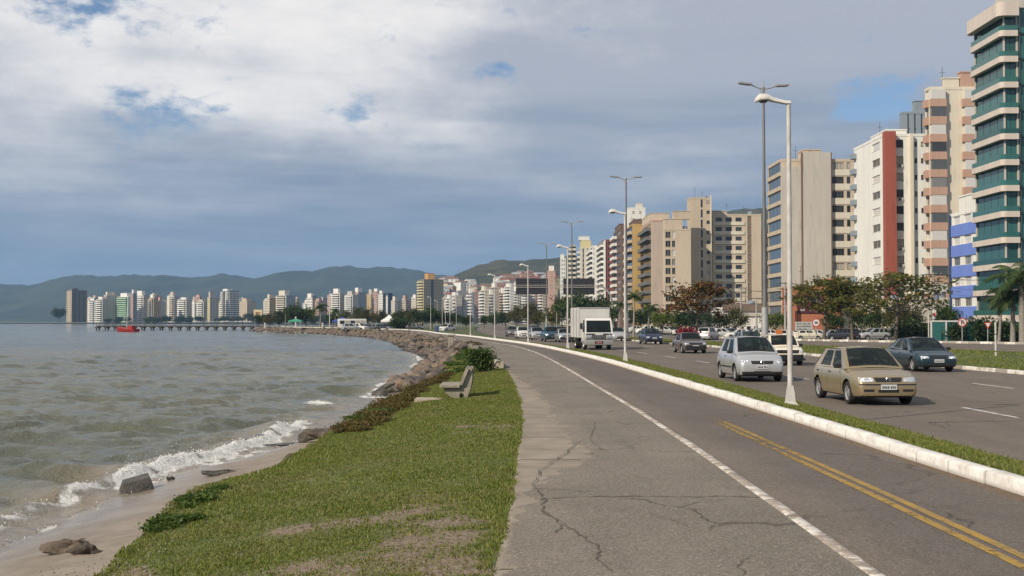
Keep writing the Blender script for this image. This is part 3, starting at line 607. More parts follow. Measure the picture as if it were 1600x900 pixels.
    fk = structure(link('car_park_kerb', strip('car_park_kerb', KG, Y2, [(far_l(Y2)+.02, Y2*0-.5), (far_l(Y2)+.13, Y2*0-.5)])))
    y = 84.0; i = 0
    while y < 165: stone('kerb_stone', far_l, 0, .22, -.15, -.40, y, .96, KW if i % 2 == 0 else KG, fk, bev=.02); y += .98; i += 1
    # car park surface behind the grass strip
    Yp = np.concatenate([np.arange(60, 260, 4.0)]); X0 = far_l(Yp)+7.5
    cols = []
    for q in np.linspace(0, 1, 8): X = X0+q*26; cols.append((X, ground_z(X, Yp)+.02))
    structure(link('car_park', strip('car_park', asphalt('carpark_asphalt', (.12, .11, .10), (.16, .15, .135), (.2, .19, .17)), Yp, cols)))
build_roads()
# --- hills
def hill(name, prof, Y, depth, m, seed, z0=-8, rough=1.0, n=260, rows=40):
    px = np.linspace(prof[0][0], prof[-1][0], n); ys = np.interp(px, [a for a, b in prof], [b for a, b in prof])
    V = np.zeros((rows, n, 3)); ts = np.linspace(0, 1, rows)
    for j in range(n):
        top = AT(px[j], ys[j], Y); k = (px[j]-800)/F
        for i, t in enumerate(ts):           # foot in front, crest at Y, falls away behind
            yy = Y - depth*(1-t/.75) if t < .75 else Y + depth*(t-.75)*2.2
            s = sstep(0, .75, t)*.9 + .1*(t/.75 if t < .75 else 1) if t < .75 else 1 - .8*((t-.75)/.25)**1.5
            V[i, j] = (k*Y*(.35+.65*yy/Y) , yy, z0 + (top.z-z0)*s)
    x, y = V[..., 0], V[..., 1]; amp = (V[..., 2]-z0)*.10*rough
    V[..., 2] += amp*fbm(x, y, 6.0/depth, seed, 5)*np.where(ts[:, None] > .7, .35, 1) + .02*rough*(V[..., 2]-z0)*vnoise(x, y, 60/depth, seed+9)
    return structure(link(name, np_mesh(name, V.reshape(-1, 3), grid_faces(rows, n), m, True)))
FORM = mat('forest_hill', (.010, .022, .012), (.040, .052, .026), .006, .95, detail=9)
FORN = mat('scrub_hill', (.018, .030, .010), (.070, .062, .028), .03, .95, detail=9)
hill('far_hills', [(-700,470),(-420,462),(-200,455),(0,447),(50,450),(75,447),(100,437),(130,431),(160,434),(215,428),(270,431),(310,437),(355,430),(400,435),(440,432),(480,427),(520,419),(550,420),(600,426),(650,429),(720,434),(800,444),(900,455),(1000,470)], 4300, 1500, FORM, 3, -20, 1.9)
hill('near_hill', [(640,480),(680,452),(700,436),(740,418),(770,410),(785,406),(815,408),(860,404),(920,398),(980,385),(1040,372),(1100,345),(1150,331),(1185,327),(1240,320),(1330,322),(1450,318),(1600,330),(1900,360),(2300,440)], 1900, 760, FORN, 8, -2, 1.3)
# ================================================================== BUILDINGS
GL_DARK = glass_mat('window_glass', (.035, .04, .045), (.42, .38, .32), .22)
GL_GREEN = glass_mat('green_glass', (.024, .095, .086), (.033, .12, .108), .4, .10)
GL_BLUE = glass_mat('blue_glass', (.05, .075, .10), (.09, .12, .15), .3, .08)
GL_LIGHT = glass_mat('curtained_glass', (.07, .075, .075), (.58, .56, .52), .6)
FRAME_W = mat('window_frame_white', (.6, .59, .56), rough=.5); FRAME_D = mat('window_frame_dark', (.09, .075, .06), rough=.5)
CREAM = wall_mat('cream_render', (.66, .60, .48)); WHITE = wall_mat('white_render', (.76, .74, .68)); BEIGE = wall_mat('beige_render', (.56, .46, .35))
SAND = wall_mat('sand_render', (.52, .43, .32)); GREYB = wall_mat('grey_render', (.50, .46, .40)); PINK = wall_mat('pink_tile', (.49, .315, .235)); ROSE = wall_mat('rose_render', (.50, .33, .27))
RED = wall_mat('brick_red_render', (.33, .095, .065)); BROWN = wall_mat('brown_tile', (.17, .11, .085)); OCHRE = wall_mat('ochre_render', (.50, .34, .13)); YELL = wall_mat('pale_yellow_render', (.66, .56, .30))
BLUEW = wall_mat('blue_render', (.16, .24, .60)); NAVY = wall_mat('navy_render', (.035, .06, .15)); STONE = wall_mat('pink_stone_band', (.60, .52, .45)); TERRA = wall_mat('terracotta_render', (.44, .17, .09)); DGREY = wall_mat('dark_grey_render', (.16, .155, .15)); GREENP = wall_mat('pale_green_band', (.42, .60, .42)); SLATE = wall_mat('slate_render', (.26, .30, .33)); OLIVE = wall_mat('olive_render', (.17, .16, .115)); WINE = wall_mat('wine_tile', (.22, .075, .055))
def wall_holes(mb, fn, Wd, H, holes, depth, m=0, mr=0, extra=()):
    us = sorted(set([0, Wd] + [round(h[0], 4) for h in holes] + [round(h[1], 4) for h in holes] + list(extra)))
    vs = sorted(set([0, H] + [round(h[2], 4) for h in holes] + [round(h[3], 4) for h in holes]))
    hs = [tuple(round(x, 4) for x in h) for h in holes]
    ui = {u: i for i, u in enumerate(us)}; vi = {v: i for i, v in enumerate(vs)}; taken = set()
    for u0, u1, v0, v1 in hs:
        for i in range(ui[u0], ui[u1]):
            for j in range(vi[v0], vi[v1]): taken.add((i, j))
    o = len(mb.v); nv = len(vs)
    for u in us:
        for v in vs: mb.v.append(tuple(fn(u, v, 0)))
    for i in range(len(us)-1):
        for j in range(nv-1):
            if (i, j) not in taken: mb.f.append((o+i*nv+j, o+(i+1)*nv+j, o+(i+1)*nv+j+1, o+i*nv+j+1)); mb.m.append(m)
    if depth:
        for u0, u1, v0, v1 in hs:
            c = [(u0, v0), (u1, v0), (u1, v1), (u0, v1)]
            for k in range(4):
                a, b = c[k], c[(k+1) % 4]; mb.quad(fn(*a, 0), fn(*a, depth), fn(*b, depth), fn(*b, 0), mr)
def el_window(mb, w, h, gm=0, fm=1, sash=2, d=.16):
    """frame and sill around a recessed opening, origin at its lower left corner, y inward"""
    t = .05
    mb.box(0, w, d, d+.06, 0, t, fm); mb.box(0, w, d, d+.06, h-t, h, fm); mb.box(0, t, d, d+.06, t, h-t, fm); mb.box(w-t, w, d, d+.06, t, h-t, fm)
    for k in range(1, sash): mb.box(w*k/sash-t/2, w*k/sash+t/2, d, d+.055, t, h-t, fm)
    mb.box(-.05, w+.05, -.06, d-.003, -.06, -.003, fm)
def el_pane(mb, w, h, d=.16): mb.box(.05, w-.05, d+.02, d+.035, .05, h-.05)
def el_balcony(mb, w, dep, h, rail=False):
    mb.box(0, w, -dep, -.003, -.14, 0); t = .09
    if rail:
        mb.box(0, w, -dep, -dep+.05, h-.06, h)
        n = max(3, int(w/.4))
        for k in range(n+1): x = k/n*(w-.05); mb.box(x, x+.05, -dep, -dep+.05, 0, h-.06)
        mb.box(0, .05, -dep+.05, -.003, h-.06, h); mb.box(w-.05, w, -dep+.05, -.003, h-.06, h)
    else:
        mb.box(0, w, -dep, -dep+t, 0, h); mb.box(0, t, -dep+t, -.003, 0, h); mb.box(w-t, w, -dep+t, -.003, 0, h)
def tower(name, label, px0, px1, px2, ytop, Y, floors, wall, left=(), front=(), a=0.0, z0=-1.0, indiv=True, group=None, roofs=(), ground=1, wall_left=None, Lmin=9.0, cat='apartment block', parapet=.5, deep=None):
    C = AT(px1, ytop, Y); H = C.z - z0; a = math.radians(a); ca, sa = math.cos(a), math.sin(a)
    k0, k2 = (px0-800)/F, (px2-800)/F
    Lf = max(.5, (k2*Y - C.x)/(ca - k2*sa)); den = sa + k0*ca
    Ll = (C.x - k0*Y)/den if px0 < px1 and abs(den) > 1e-4 else Lmin
    if not (1.0 < Ll < 60): Ll = Lmin
    D = deep or max(Ll, Lmin) if px0 >= px1 else Ll
    root = empty(name, (C.x, Y, z0), a); tag(root, label, cat, group)
    fh = H/floors; mats = [wall, wall_left or wall]; holes = {'l': [], 'f': []}; joinw = MB(); joinp = MB(); joinb = {}
    spec = {'l': (left, Ll), 'f': (front, Lf)}
    def place(face, u, z):                     # local position and rotation of a piece on a face
        return (Vector((u, 0, z)), 0.0) if face == 'f' else (Vector((0, Ll-u, z)), -math.pi/2)
    def emit(dst, src, face, u, z, m=None):
        p, r = place(face, u, z); M = Matrix.Translation(p) @ Matrix.Rotation(r, 4, 'Z')
        o = len(dst.v); dst.v.extend([tuple(M @ Vector(v)) for v in src.v]); dst.f.extend([tuple(i+o for i in f) for f in src.f]); dst.m.extend(src.m if m is None else [m]*len(src.f))
    for face, (items, L) in spec.items():
        for it in items:
            kw = it[-1] if isinstance(it[-1], dict) else {}; f0, f1 = kw.get('f', (ground, floors)); typ = it[0]; u0, u1 = it[1]*L, it[2]*L; w = u1-u0
            if w < .12: continue
            if typ in ('win', 'balc'):
                if typ == 'win': v0, v1, gl = it[3]*fh, it[4]*fh, it[5]; fr = it[6] if len(it) > 6 and not isinstance(it[6], dict) else FRAME_D
                else: v0, v1, gl, fr = .03*fh, .86*fh, it[6], FRAME_D
                h = v1-v0; mw, mp = MB(), MB(); sash = kw.get('sash', max(1, min(6, round(w/1.1)))); el_window(mw, w, h, 0, 0, sash); el_pane(mp, w, h)
                if indiv: wm, pm = mw.mesh('window', fr), mp.mesh('pane', gl)
                if typ == 'balc':
                    bb = MB(); el_balcony(bb, w+.2, it[3], it[5]*fh, kw.get('rail', False)); bmesh_ = bb.mesh('balcony', it[4]) if indiv else None
                for fl in range(f0, f1):
                    z = fl*fh + v0; holes[face].append((u0, u1, z, z+h)); p, r = place(face, u0, z)
                    if indiv:
                        wo = link('window', wm, root, p, r); link('pane', pm, wo)
                        if typ == 'balc': p, r = place(face, u0-.1, z); link('balcony', bmesh_, root, p, r)
                    else:
                        emit(joinw, mw, face, u0, z, 0); emit(joinp, mp, face, u0, z, 0); joinp.gl = gl; joinw.fr = fr
                        if typ == 'balc': jb = joinb.setdefault(it[4].name, (MB(), it[4])); emit(jb[0], bb, face, u0-.1, z, 0)
            elif typ == 'pil':
                mb = MB(); mb.box(0, w, -it[3], .02, 0, H+kw.get('up', .3)); p, r = place(face, u0, 0); link('pilaster', mb.mesh('pilaster', it[4]), root, p, r)
            elif typ == 'slab':
                mb = MB(); mb.box(0, w, -it[3], .01, 0, (it[5]-it[4])*fh); me = mb.mesh('floor_band', it[6]) if indiv else None
                for fl in range(f0, f1):
                    z = fl*fh + it[4]*fh
                    if indiv: p, r = place(face, u0, z); link('floor_band', me, root, p, r)
                    else: jb = joinb.setdefault(it[6].name, (MB(), it[6])); emit(jb[0], mb, face, u0, z, 0)
            elif typ == 'ac':
                mb = MB(); mb.box(0, .8, -.35, 0, 0, .55); mb.box(.08, .5, -.37, -.352, .06, .49, 1); me = mb.mesh('air_conditioner', [FRAME_W, FRAME_D])
                for fl in kw['at']: p, r = place(face, u0, fl*fh+it[3]*fh); link('air_conditioner', me, root, p, r)
    mb = MB()
    wall_holes(mb, lambda u, v, d: (u, d, v), Lf, H, holes['f'], .22, 0, 0)
    wall_holes(mb, lambda u, v, d: (d, Ll-u, v), Ll, H, holes['l'], .22, 1, 1)
    mb.quad((Lf, 0, 0), (Lf, Ll, 0), (Lf, Ll, H), (Lf, 0, H)); mb.quad((Lf, Ll, 0), (0, Ll, 0), (0, Ll, H), (Lf, Ll, H)); mb.quad((0, 0, H-.01), (Lf, 0, H-.01), (Lf, Ll, H-.01), (0, Ll, H-.01))
    mb.build('wall', mats, root)
    if parapet:
        pb = MB(); e = .06; t = .22
        pb.box(-e, Lf+e, -e, t, H+.002, H+parapet); pb.box(-e, Lf+e, Ll-t, Ll+e, H+.002, H+parapet); pb.box(-e, t, t, Ll-t, H+.002, H+parapet); pb.box(Lf-t, Lf+e, t, Ll-t, H+.002, H+parapet)
        pb.build('parapet', wall, root)
    if indiv:
        for q in range(2): ab = MB(); x, y = Lf*(.3+.35*q), Ll*.5; ab.tube([(x, y, H), (x, y, H+4.2-q*1.3)], .05, 5); ab.tube([(x-.5, y, H+3.2-q), (x+.5, y, H+3.2-q)], .03, 4); ab.build('antenna', FRAME_D, root)
        tk = MB(); tk.lathe([(0, 1.5), (.9, 1.3), (.95, 0)], 14); tk.build('water_tank', SLATE, root, (Lf*.8, Ll*.6, H+.01), smooth=40)
    for rr in roofs:
        x0, x1, y0, y1, zz, hh, mm = rr; rb = MB(); rb.box(x0*Lf, x1*Lf, y0*Ll, y1*Ll, H+zz, H+zz+hh); rb.box(x0*Lf-.12, x1*Lf+.12, y0*Ll-.12, y1*Ll+.12, H+zz+hh+.002, H+zz+hh+.22); rb.build('rooftop_block', mm, root)
    if joinw.f:
        o = joinw.build('window_frames', joinw.fr, root); o['kind'] = 'stuff'; o = joinp.build('window_panes', joinp.gl, root); o['kind'] = 'stuff'
    for b, mm in joinb.values(): o = b.build('balcony_fronts', mm, root); o['kind'] = 'stuff'
    return root, Lf, Ll, H
def columns(n, u0, u1, wf, v0, v1, gl, fr=FRAME_D, **kw):
    st = (u1-u0)/n; return [('win', u0+st*(i+.5-wf/2), u0+st*(i+.5+wf/2), v0, v1, gl, fr, kw) for i in range(n)]
# --- green glass tower by the frame edge
r, Lf, Ll, H = tower('apartment_tower', 'tall green glass tower with rounded pale stone balconies at the picture edge', 1526, 1567, 1690, 12, 150, 13, GREYB,
    left=[('win', .02, .98, .25, .98, GL_GREEN, mat('green_frame', (.02, .06, .055)), {'sash': 4})],
    front=[('win', .02, .17, .25, .98, GL_GREEN, mat('green_frame', (.02, .06, .055)), {'sash': 2}), ('win', .22, .98, .04, .98, GL_GREEN, mat('green_frame', (.02, .06, .055)), {'sash': 5})], ground=0, parapet=1.0, roofs=[(.12, 1, .05, .55, 0, 5.5, GREYB)])
fh = H/13
def rounded_ledge(Lx, Ly, proud, h, rad=.9):
    pts = [(Lx*.17, -proud)] + [(-proud+rad-rad*math.cos(t), -proud+rad-rad*math.sin(t)) for t in np.linspace(math.pi/2, 0, 7)] + [(-proud, Ly-.4+0)] + [(-proud+rad-rad*math.cos(t), Ly-.4+rad*math.sin(t)) for t in np.linspace(.2, math.pi/2, 6)]
    pts = pts + [(.0, Ly+.4), (0, 0), (Lx*.17, 0)]
    return pts
def extr(poly, z0, z1):
    n = len(poly); mb = MB(); mb.add([(x, y, z0) for x, y in poly]+[(x, y, z1) for x, y in poly], [tuple(range(n))[::-1], tuple(range(n, 2*n))]+[(i, (i+1) % n, (i+1) % n+n, i+n) for i in range(n)]); return mb
poly = rounded_ledge(Lf, Ll, .6, 1, .55); lm = extr(poly, -.10, .62).mesh('balcony', STONE); fix_normals(lm)
gm_poly = [(x+.06*(1 if x < 0 else 0), y+.06*(1 if y < 0 else 0)) for x, y in poly]; gm = extr(gm_poly, .625, 1.25).mesh('balcony_glass', GL_GREEN); fix_normals(gm)
for k in range(1, 13):
    b = link('balcony', lm, r, (0, 0, k*fh-.35)); link('balcony_glass', gm, b)
b = link('balcony', extr(rounded_ledge(Lf, Ll, 1.0, 1), -.6, 1.1).mesh('balcony', STONE), r, (0, 0, 13*fh-.6)); fix_normals(b.data); b['label'] = 'deep pale stone ledge of the top storey'
mbp = MB()
for x in np.linspace(0, 1, 7): mbp.box(Lf*(.2+.8*x)-.05, Lf*(.2+.8*x)+.05, -.12, -.003, 0, H)
for k in range(1, 13): mbp.box(Lf*.2, Lf, -.08, -.004, k*fh-.06, k*fh+.06)
mbp.build('curtain_wall_mullions', mat('green_frame', (.02, .06, .055)), r)
# --- blue low block behind it
tower('apartment_block', 'low block with bright blue bands between rows of windows beside the green tower', 1486, 1560, 1640, 322, 172, 6, WHITE,
    left=[('slab', 0, 1, .14, .0, .56, BLUEW), ('pil', 0, .03, .2, NAVY)] + columns(4, .02, .98, .62, .57, .97, GL_LIGHT, FRAME_W), front=[('slab', 0, 1, .3, 0, .42, BLUEW)] + columns(4, .02, .98, .6, .45, .97, GL_LIGHT, FRAME_W), ground=0, wall_left=WHITE, roofs=[(.0, .6, .3, .8, .5, 2.2, WHITE)])
# --- beige tower with pink bays
tower('apartment_tower', 'tall cream tower with stacked pink tiled bay windows', 1448, 1452, 1536, 140, 210, 14, CREAM,
    front=[('slab', .0, .30, .9, .0, .44, PINK), ('slab', .62, 1, .9, 0, .44, PINK), ('slab', .015, .285, .82, .445, .995, GL_LIGHT), ('slab', .66, .97, .82, .445, .995, GL_LIGHT)] + [('slab', u, u+.012, .86, .44, 1.0, FRAME_W) for u in (.015, .08, .15, .215, .273, .66, .74, .82, .90, .958)] + columns(1, .02, .30, .95, .46, .97, GL_LIGHT, FRAME_W, sash=4) + columns(1, .66, .97, .8, .46, .97, GL_LIGHT, FRAME_W, sash=3),
    left=[('slab', .1, .9, .5, 0, .44, PINK)] + columns(1, .1, .9, .8, .46, .97, GL_LIGHT, FRAME_W, sash=3), ground=1, Lmin=14, roofs=[(.62, 1.0, .1, .7, .0, 3.0, PINK), (.3, .6, .2, .6, 0, 2.0, CREAM)])
tower('apartment_tower', 'plain blue grey tower behind the cream and white blocks', 1408, 1410, 1452, 178, 285, 15, SLATE, front=columns(3, .1, .9, .25, .0, .99, GL_BLUE, FRAME_D, sash=1), Lmin=14, roofs=[(.5, 1, .1, .8, 0, 3, SLATE)], indiv=False)
# --- white block with the red pilaster
tower('apartment_block', 'white block with a full height brick red pilaster at its corner', 1336, 1380, 1448, 213, 224, 12, WHITE,
    left=columns(1, .60, .92, .8, .36, .80, GL_LIGHT, FRAME_W, sash=2) + [('slab', -.03, .10, .7, .42, .75, SLATE)],
    front=[('pil', -.02, .24, 1.6, RED, {'up': .7})] + columns(1, .28, .50, .8, .34, .80, GL_DARK, FRAME_D, sash=2) + [('pil', .62, .68, .9, CREAM)] + columns(2, .70, 1, .4, .40, .68, GL_DARK, FRAME_D, sash=1) + [('ac', .34, .46, .12, {'at': [4, 5, 8, 10]})],
    wall_left=WHITE, roofs=[(.3, .8, .3, .8, 0, 2.0, WHITE)])
# --- beige slab block with dark balconies
tower('apartment_block', 'broad beige block with two blank wall panels and dark glazed corner balconies', 1201, 1220, 1336, 252, 257, 12, BEIGE,
    left=[('win', .03, .97, .30, .96, GL_BLUE, FRAME_D, {'sash': 3}), ('slab', 0, 1, .25, 0, .27, SAND)],
    front=[('pil', .0, .27, .35, GREYB, {'up': -1.2}), ('pil', .285, .67, .8, GREYB, {'up': 1.8}), ('pil', .272, .283, .9, BROWN, {'up': 1.8}), ('pil', .672, .683, .9, BROWN, {'up': 1.8}), ('slab', .69, 1, .12, 0, .44, CREAM),
           ('win', .695, .86, .46, .92, GL_DARK, FRAME_D, {'sash': 4}), ('win', .90, .95, .46, .92, GL_DARK, FRAME_D, {'sash': 1})], wall_left=SAND, roofs=[(.35, .6, .2, .6, 1.3, 1.4, BEIGE)], ground=1)
# --- beige complex
tower('apartment_block', 'beige block with white window bands right of the plain lift tower', 1112, 1113, 1190, 337, 380, 12, BEIGE,
    front=[('slab', .02, .66, .25, .0, .36, CREAM)] + columns(3, .03, .64, .62, .40, .80, GL_DARK, FRAME_D, sash=2) + [('win', .72, .80, .04, .96, mat('brown_panel', (.20, .15, .10), rough=.5), FRAME_D, {'sash': 1})], ground=1, Lmin=15, roofs=[(-.02, .3, .0, .6, .2, 1.2, SAND)])
tower('apartment_block', 'lower beige wing at the end of the complex with a blank gable', 1188, 1189, 1206, 362, 384, 11, SAND, front=columns(1, .2, .8, .2, .3, .7, GL_DARK), Lmin=15, indiv=False)
tower('lift_tower', 'plain tall sand coloured lift tower with slit windows between the beige wings', 1074, 1079, 1112, 311, 374, 13, SAND, front=columns(1, .46, .62, .6, .2, .95, GL_DARK, FRAME_D, sash=1) + columns(1, .74, .96, .7, .55, .85, GL_DARK, FRAME_D, sash=1) + [('pil', .955, 1.0, .5, CREAM, {'up': 1.2})], Lmin=8, indiv=True, cat='tower')
tower('apartment_block', 'beige block with yellow framed window columns beside a blank wall', 1036, 1038, 1080, 360, 366, 11, BEIGE, front=columns(1, .02, .26, .82, .16, .86, GL_DARK, YELL, sash=2) + columns(1, .26, .44, .72, .16, .86, GL_LIGHT, CREAM, sash=1), Lmin=14,
    roofs=[(.0, .7, .2, .9, .2, 3.2, BEIGE), (.35, 1, .3, .9, 3.4, 2.4, SAND)])
tower('apartment_block', 'block with curved dark balconies beside a bare pinkish wall', 1002, 1018, 1037, 346, 400, 12, ROSE, left=[('balc', .05, .95, 1.5, DGREY, .34, GL_DARK)], front=[('pil', .0, 1, .08, wall_mat('bare_pink_wall', (.50, .40, .33)), {'up': -.2})], wall_left=BEIGE, roofs=[(.0, 1.6, .1, .9, .3, 2.6, BEIGE)])
tower('apartment_block', 'ochre walled block with dark recessed balconies', 978, 988, 1003, 352, 432, 12, OCHRE, left=[('balc', .05, .95, 1.2, BEIGE, .3, GL_DARK)], wall_left=BROWN, roofs=[(.3, 1.4, .1, .9, .2, 2.0, BROWN)])
tower('apartment_block', 'pale block showing only its top above the ochre block', 980, 982, 1009, 326, 520, 16, WHITE, front=columns(2, .1, .9, .3, .3, .7, GL_DARK), indiv=False, roofs=[(.5, .85, .2, .8, .3, 2.0, CREAM)])
tower('apartment_block', 'dark brown block with white balcony fronts', 959, 970, 980, 357, 470, 14, BROWN, left=[('balc', .0, .45, 1.6, WHITE, .36, GL_DARK), ('win', .55, .95, .3, .8, GL_DARK, FRAME_D)], front=columns(1, .2, .8, .5, .3, .8, GL_DARK), roofs=[(.1, 1, .2, .9, .2, 2.0, BROWN)])
tower('apartment_block', 'wine red block with slim white edge piers', 933, 944, 962, 376, 560, 16, WINE, left=[('balc', .1, .9, 1.2, WHITE, .34, GL_DARK), ('pil', .0, .08, 1.4, WHITE)], front=[('pil', 0, .12, .5, WHITE)] + columns(2, .25, .95, .45, .3, .8, GL_DARK), wall_left=WHITE, indiv=False)
tower('apartment_block', 'slim grey and white block with close set balconies', 918, 926, 936, 385, 640, 16, WHITE, left=[('balc', .05, .95, 1.2, WHITE, .36, GL_DARK)], front=columns(2, .05, .95, .5, .3, .75, GL_DARK), indiv=False)
tower('apartment_block', 'stepped white and pale yellow block with a flat topped penthouse', 895, 906, 924, 388, 720, 16, CREAM, left=[('balc', .05, .95, 1.3, WHITE, .36, GL_DARK)], front=columns(2, .1, .9, .3, .1, .95, GL_DARK), wall_left=WHITE, indiv=False, roofs=[(.1, 1, .1, .9, .2, 4.5, YELL), (-.05, .85, .1, .9, 4.9, 2.2, WHITE)])
tower('apartment_block', 'beige block with rounded continuous balconies', 880, 891, 900, 384, 800, 17, BEIGE, left=[('balc', .02, .98, 1.3, CREAM, .4, GL_DARK)], front=[('balc', .02, .98, 1.3, CREAM, .4, GL_DARK)], indiv=False)
tower('apartment_block', 'white block with small dark windows left of the rounded balconies', 864, 876, 884, 404, 880, 16, WHITE, left=columns(3, .05, .95, .5, .3, .8, GL_DARK), front=columns(2, .1, .9, .4, .3, .7, GL_DARK), indiv=False, roofs=[(0, .7, .2, .8, .2, 3, WHITE)])
tower('apartment_block', 'plain dusty pink gable beside the white block', 855, 856, 867, 424, 900, 14, ROSE, front=columns(1, .4, .8, .3, .3, .6, GL_DARK), indiv=False, Lmin=14, roofs=[(.2, .9, .2, .8, .2, 4, WHITE)])
# --- terracotta shop, white low building and garage decks at street level
r, Lf, Ll, H = tower('shop_building', 'terracotta shop building with a dark wine sign beneath the beige block', 1222, 1238, 1312, 452, 205, 3, TERRA, left=[('win', .08, .45, .1, .85, GL_DARK, FRAME_D, {'f': (0, 3)}), ('win', .55, .92, .1, .85, GL_DARK, FRAME_D, {'f': (0, 3)})], roofs=[(.72, .99, .1, .5, 0, 1.6, TERRA)], cat='building', ground=0)
def text_marks(root, x0, x1, z, h, m, y, n, seed):
    rr = random.Random(seed); x = x0; w = (x1-x0)/n
    for k in range(n):
        if rr.random() < .12: x += w; continue
        mb = MB(); q = rr.choice([0, 1, 2])
        mb.box(x, x+w*.16, y-.03, y, z, z+h*(1 if q else .7)); mb.box(x+w*.16, x+w*.7, y-.03, y, z+h*(.0 if q != 1 else .42), z+h*(.18 if q != 1 else .6))
        if q: mb.box(x+w*.54, x+w*.7, y-.03, y, z+h*.18 if q != 1 else z, z+h*.42 if q == 1 else z+h*.7)
        mb.build('lettering', m, root); x += w
sg = empty('shop_sign', r.location, 0); tag(sg, 'dark wine red shop sign with white lettering on the terracotta wall', 'sign')
WMK = mat('white_lettering', (.72, .70, .68), rough=.6)
mb = MB(); mb.box(Lf*.10, Lf*.66, -.14, -.01, H*.50, H*.93); mb.build('board', mat('wine_board', (.085, .018, .022), rough=.5), sg)
text_marks(sg, Lf*.15, Lf*.24, H*.72, .5, WMK, -.142, 2, 1); text_marks(sg, Lf*.36, Lf*.60, H*.73, .62, WMK, -.142, 6, 2); text_marks(sg, Lf*.17, Lf*.33, H*.55, .42, WMK, -.142, 5, 3); text_marks(sg, Lf*.36, Lf*.58, H*.55, .45, WMK, -.142, 6, 4)
p = AT(1230, 455, 203); us = empty('emblem_sign', (p.x, p.y, -.9)); tag(us, 'tall red sign on a post with a white cup shaped emblem', 'sign')
mb = MB(); mb.tube([(0, 0, 0), (0, 0, 4)], .08, 8); mb.build('post', mat('galvanised', (.34, .34, .33), (.42, .42, .41), 3, .5, metal=.3), us)
mb = MB(); mb.box(-.42, .42, -.08, .08, 4.0, 6.3); mb.build('board', mat('sign_red', (.45, .05, .03), rough=.5), us)
mb = MB(); pts = [(-.28, -.1, 6.15)]+[(-.28*math.cos(t), -.1, 5.45-.5*math.sin(t)) for t in np.linspace(0, math.pi, 9)]+[(.28, -.1, 6.15)]; mb.tube(pts, .09, 6); mb.build('emblem', WMK, us)
mb = MB(); mb.box(-.3, .3, -.1, -.082, 4.35, 4.45); mb.box(-.12, .12, -.1, -.082, 4.6, 4.85); mb.build('lettering', WMK, us)
tower('shop_building', 'low white building with a grey upper fascia behind the parked cars', 1128, 1129, 1200, 480, 240, 2, WHITE, front=[('slab', 0, 1, .4, .72, 1.25, wall_mat('brown_fascia', (.20, .15, .12)), {'f': (1, 2)}), ('slab', 0, 1, .3, .35, .55, GREYB, {'f': (1, 2)})] + columns(6, .03, .97, .6, .1, .62, GL_DARK, FRAME_D, f=(0, 1)), Lmin=14, cat='building', parapet=0, ground=0)
tower('garage_deck', 'concrete garage deck with an opening painted dark for shade under the white block', 1395, 1400, 1490, 470, 200, 2, GREYB, front=[('win', .02, .98, .05, .75, mat('painted_shade', (.03, .028, .025)), FRAME_D, {'f': (0, 1), 'sash': 4}), ('slab', -.02, 1.02, .5, .8, 1.5, GREYB, {'f': (0, 1)})], Lmin=14, cat='building', ground=0)  # shade inside the opening is a near black panel colour
tower('shop_building', 'pale low wall building between almond tree and utility pole', 1312, 1316, 1424, 474, 208, 2, CREAM, front=columns(5, .05, .95, .5, .2, .7, GL_DARK, FRAME_D), Lmin=10, cat='building', ground=0)
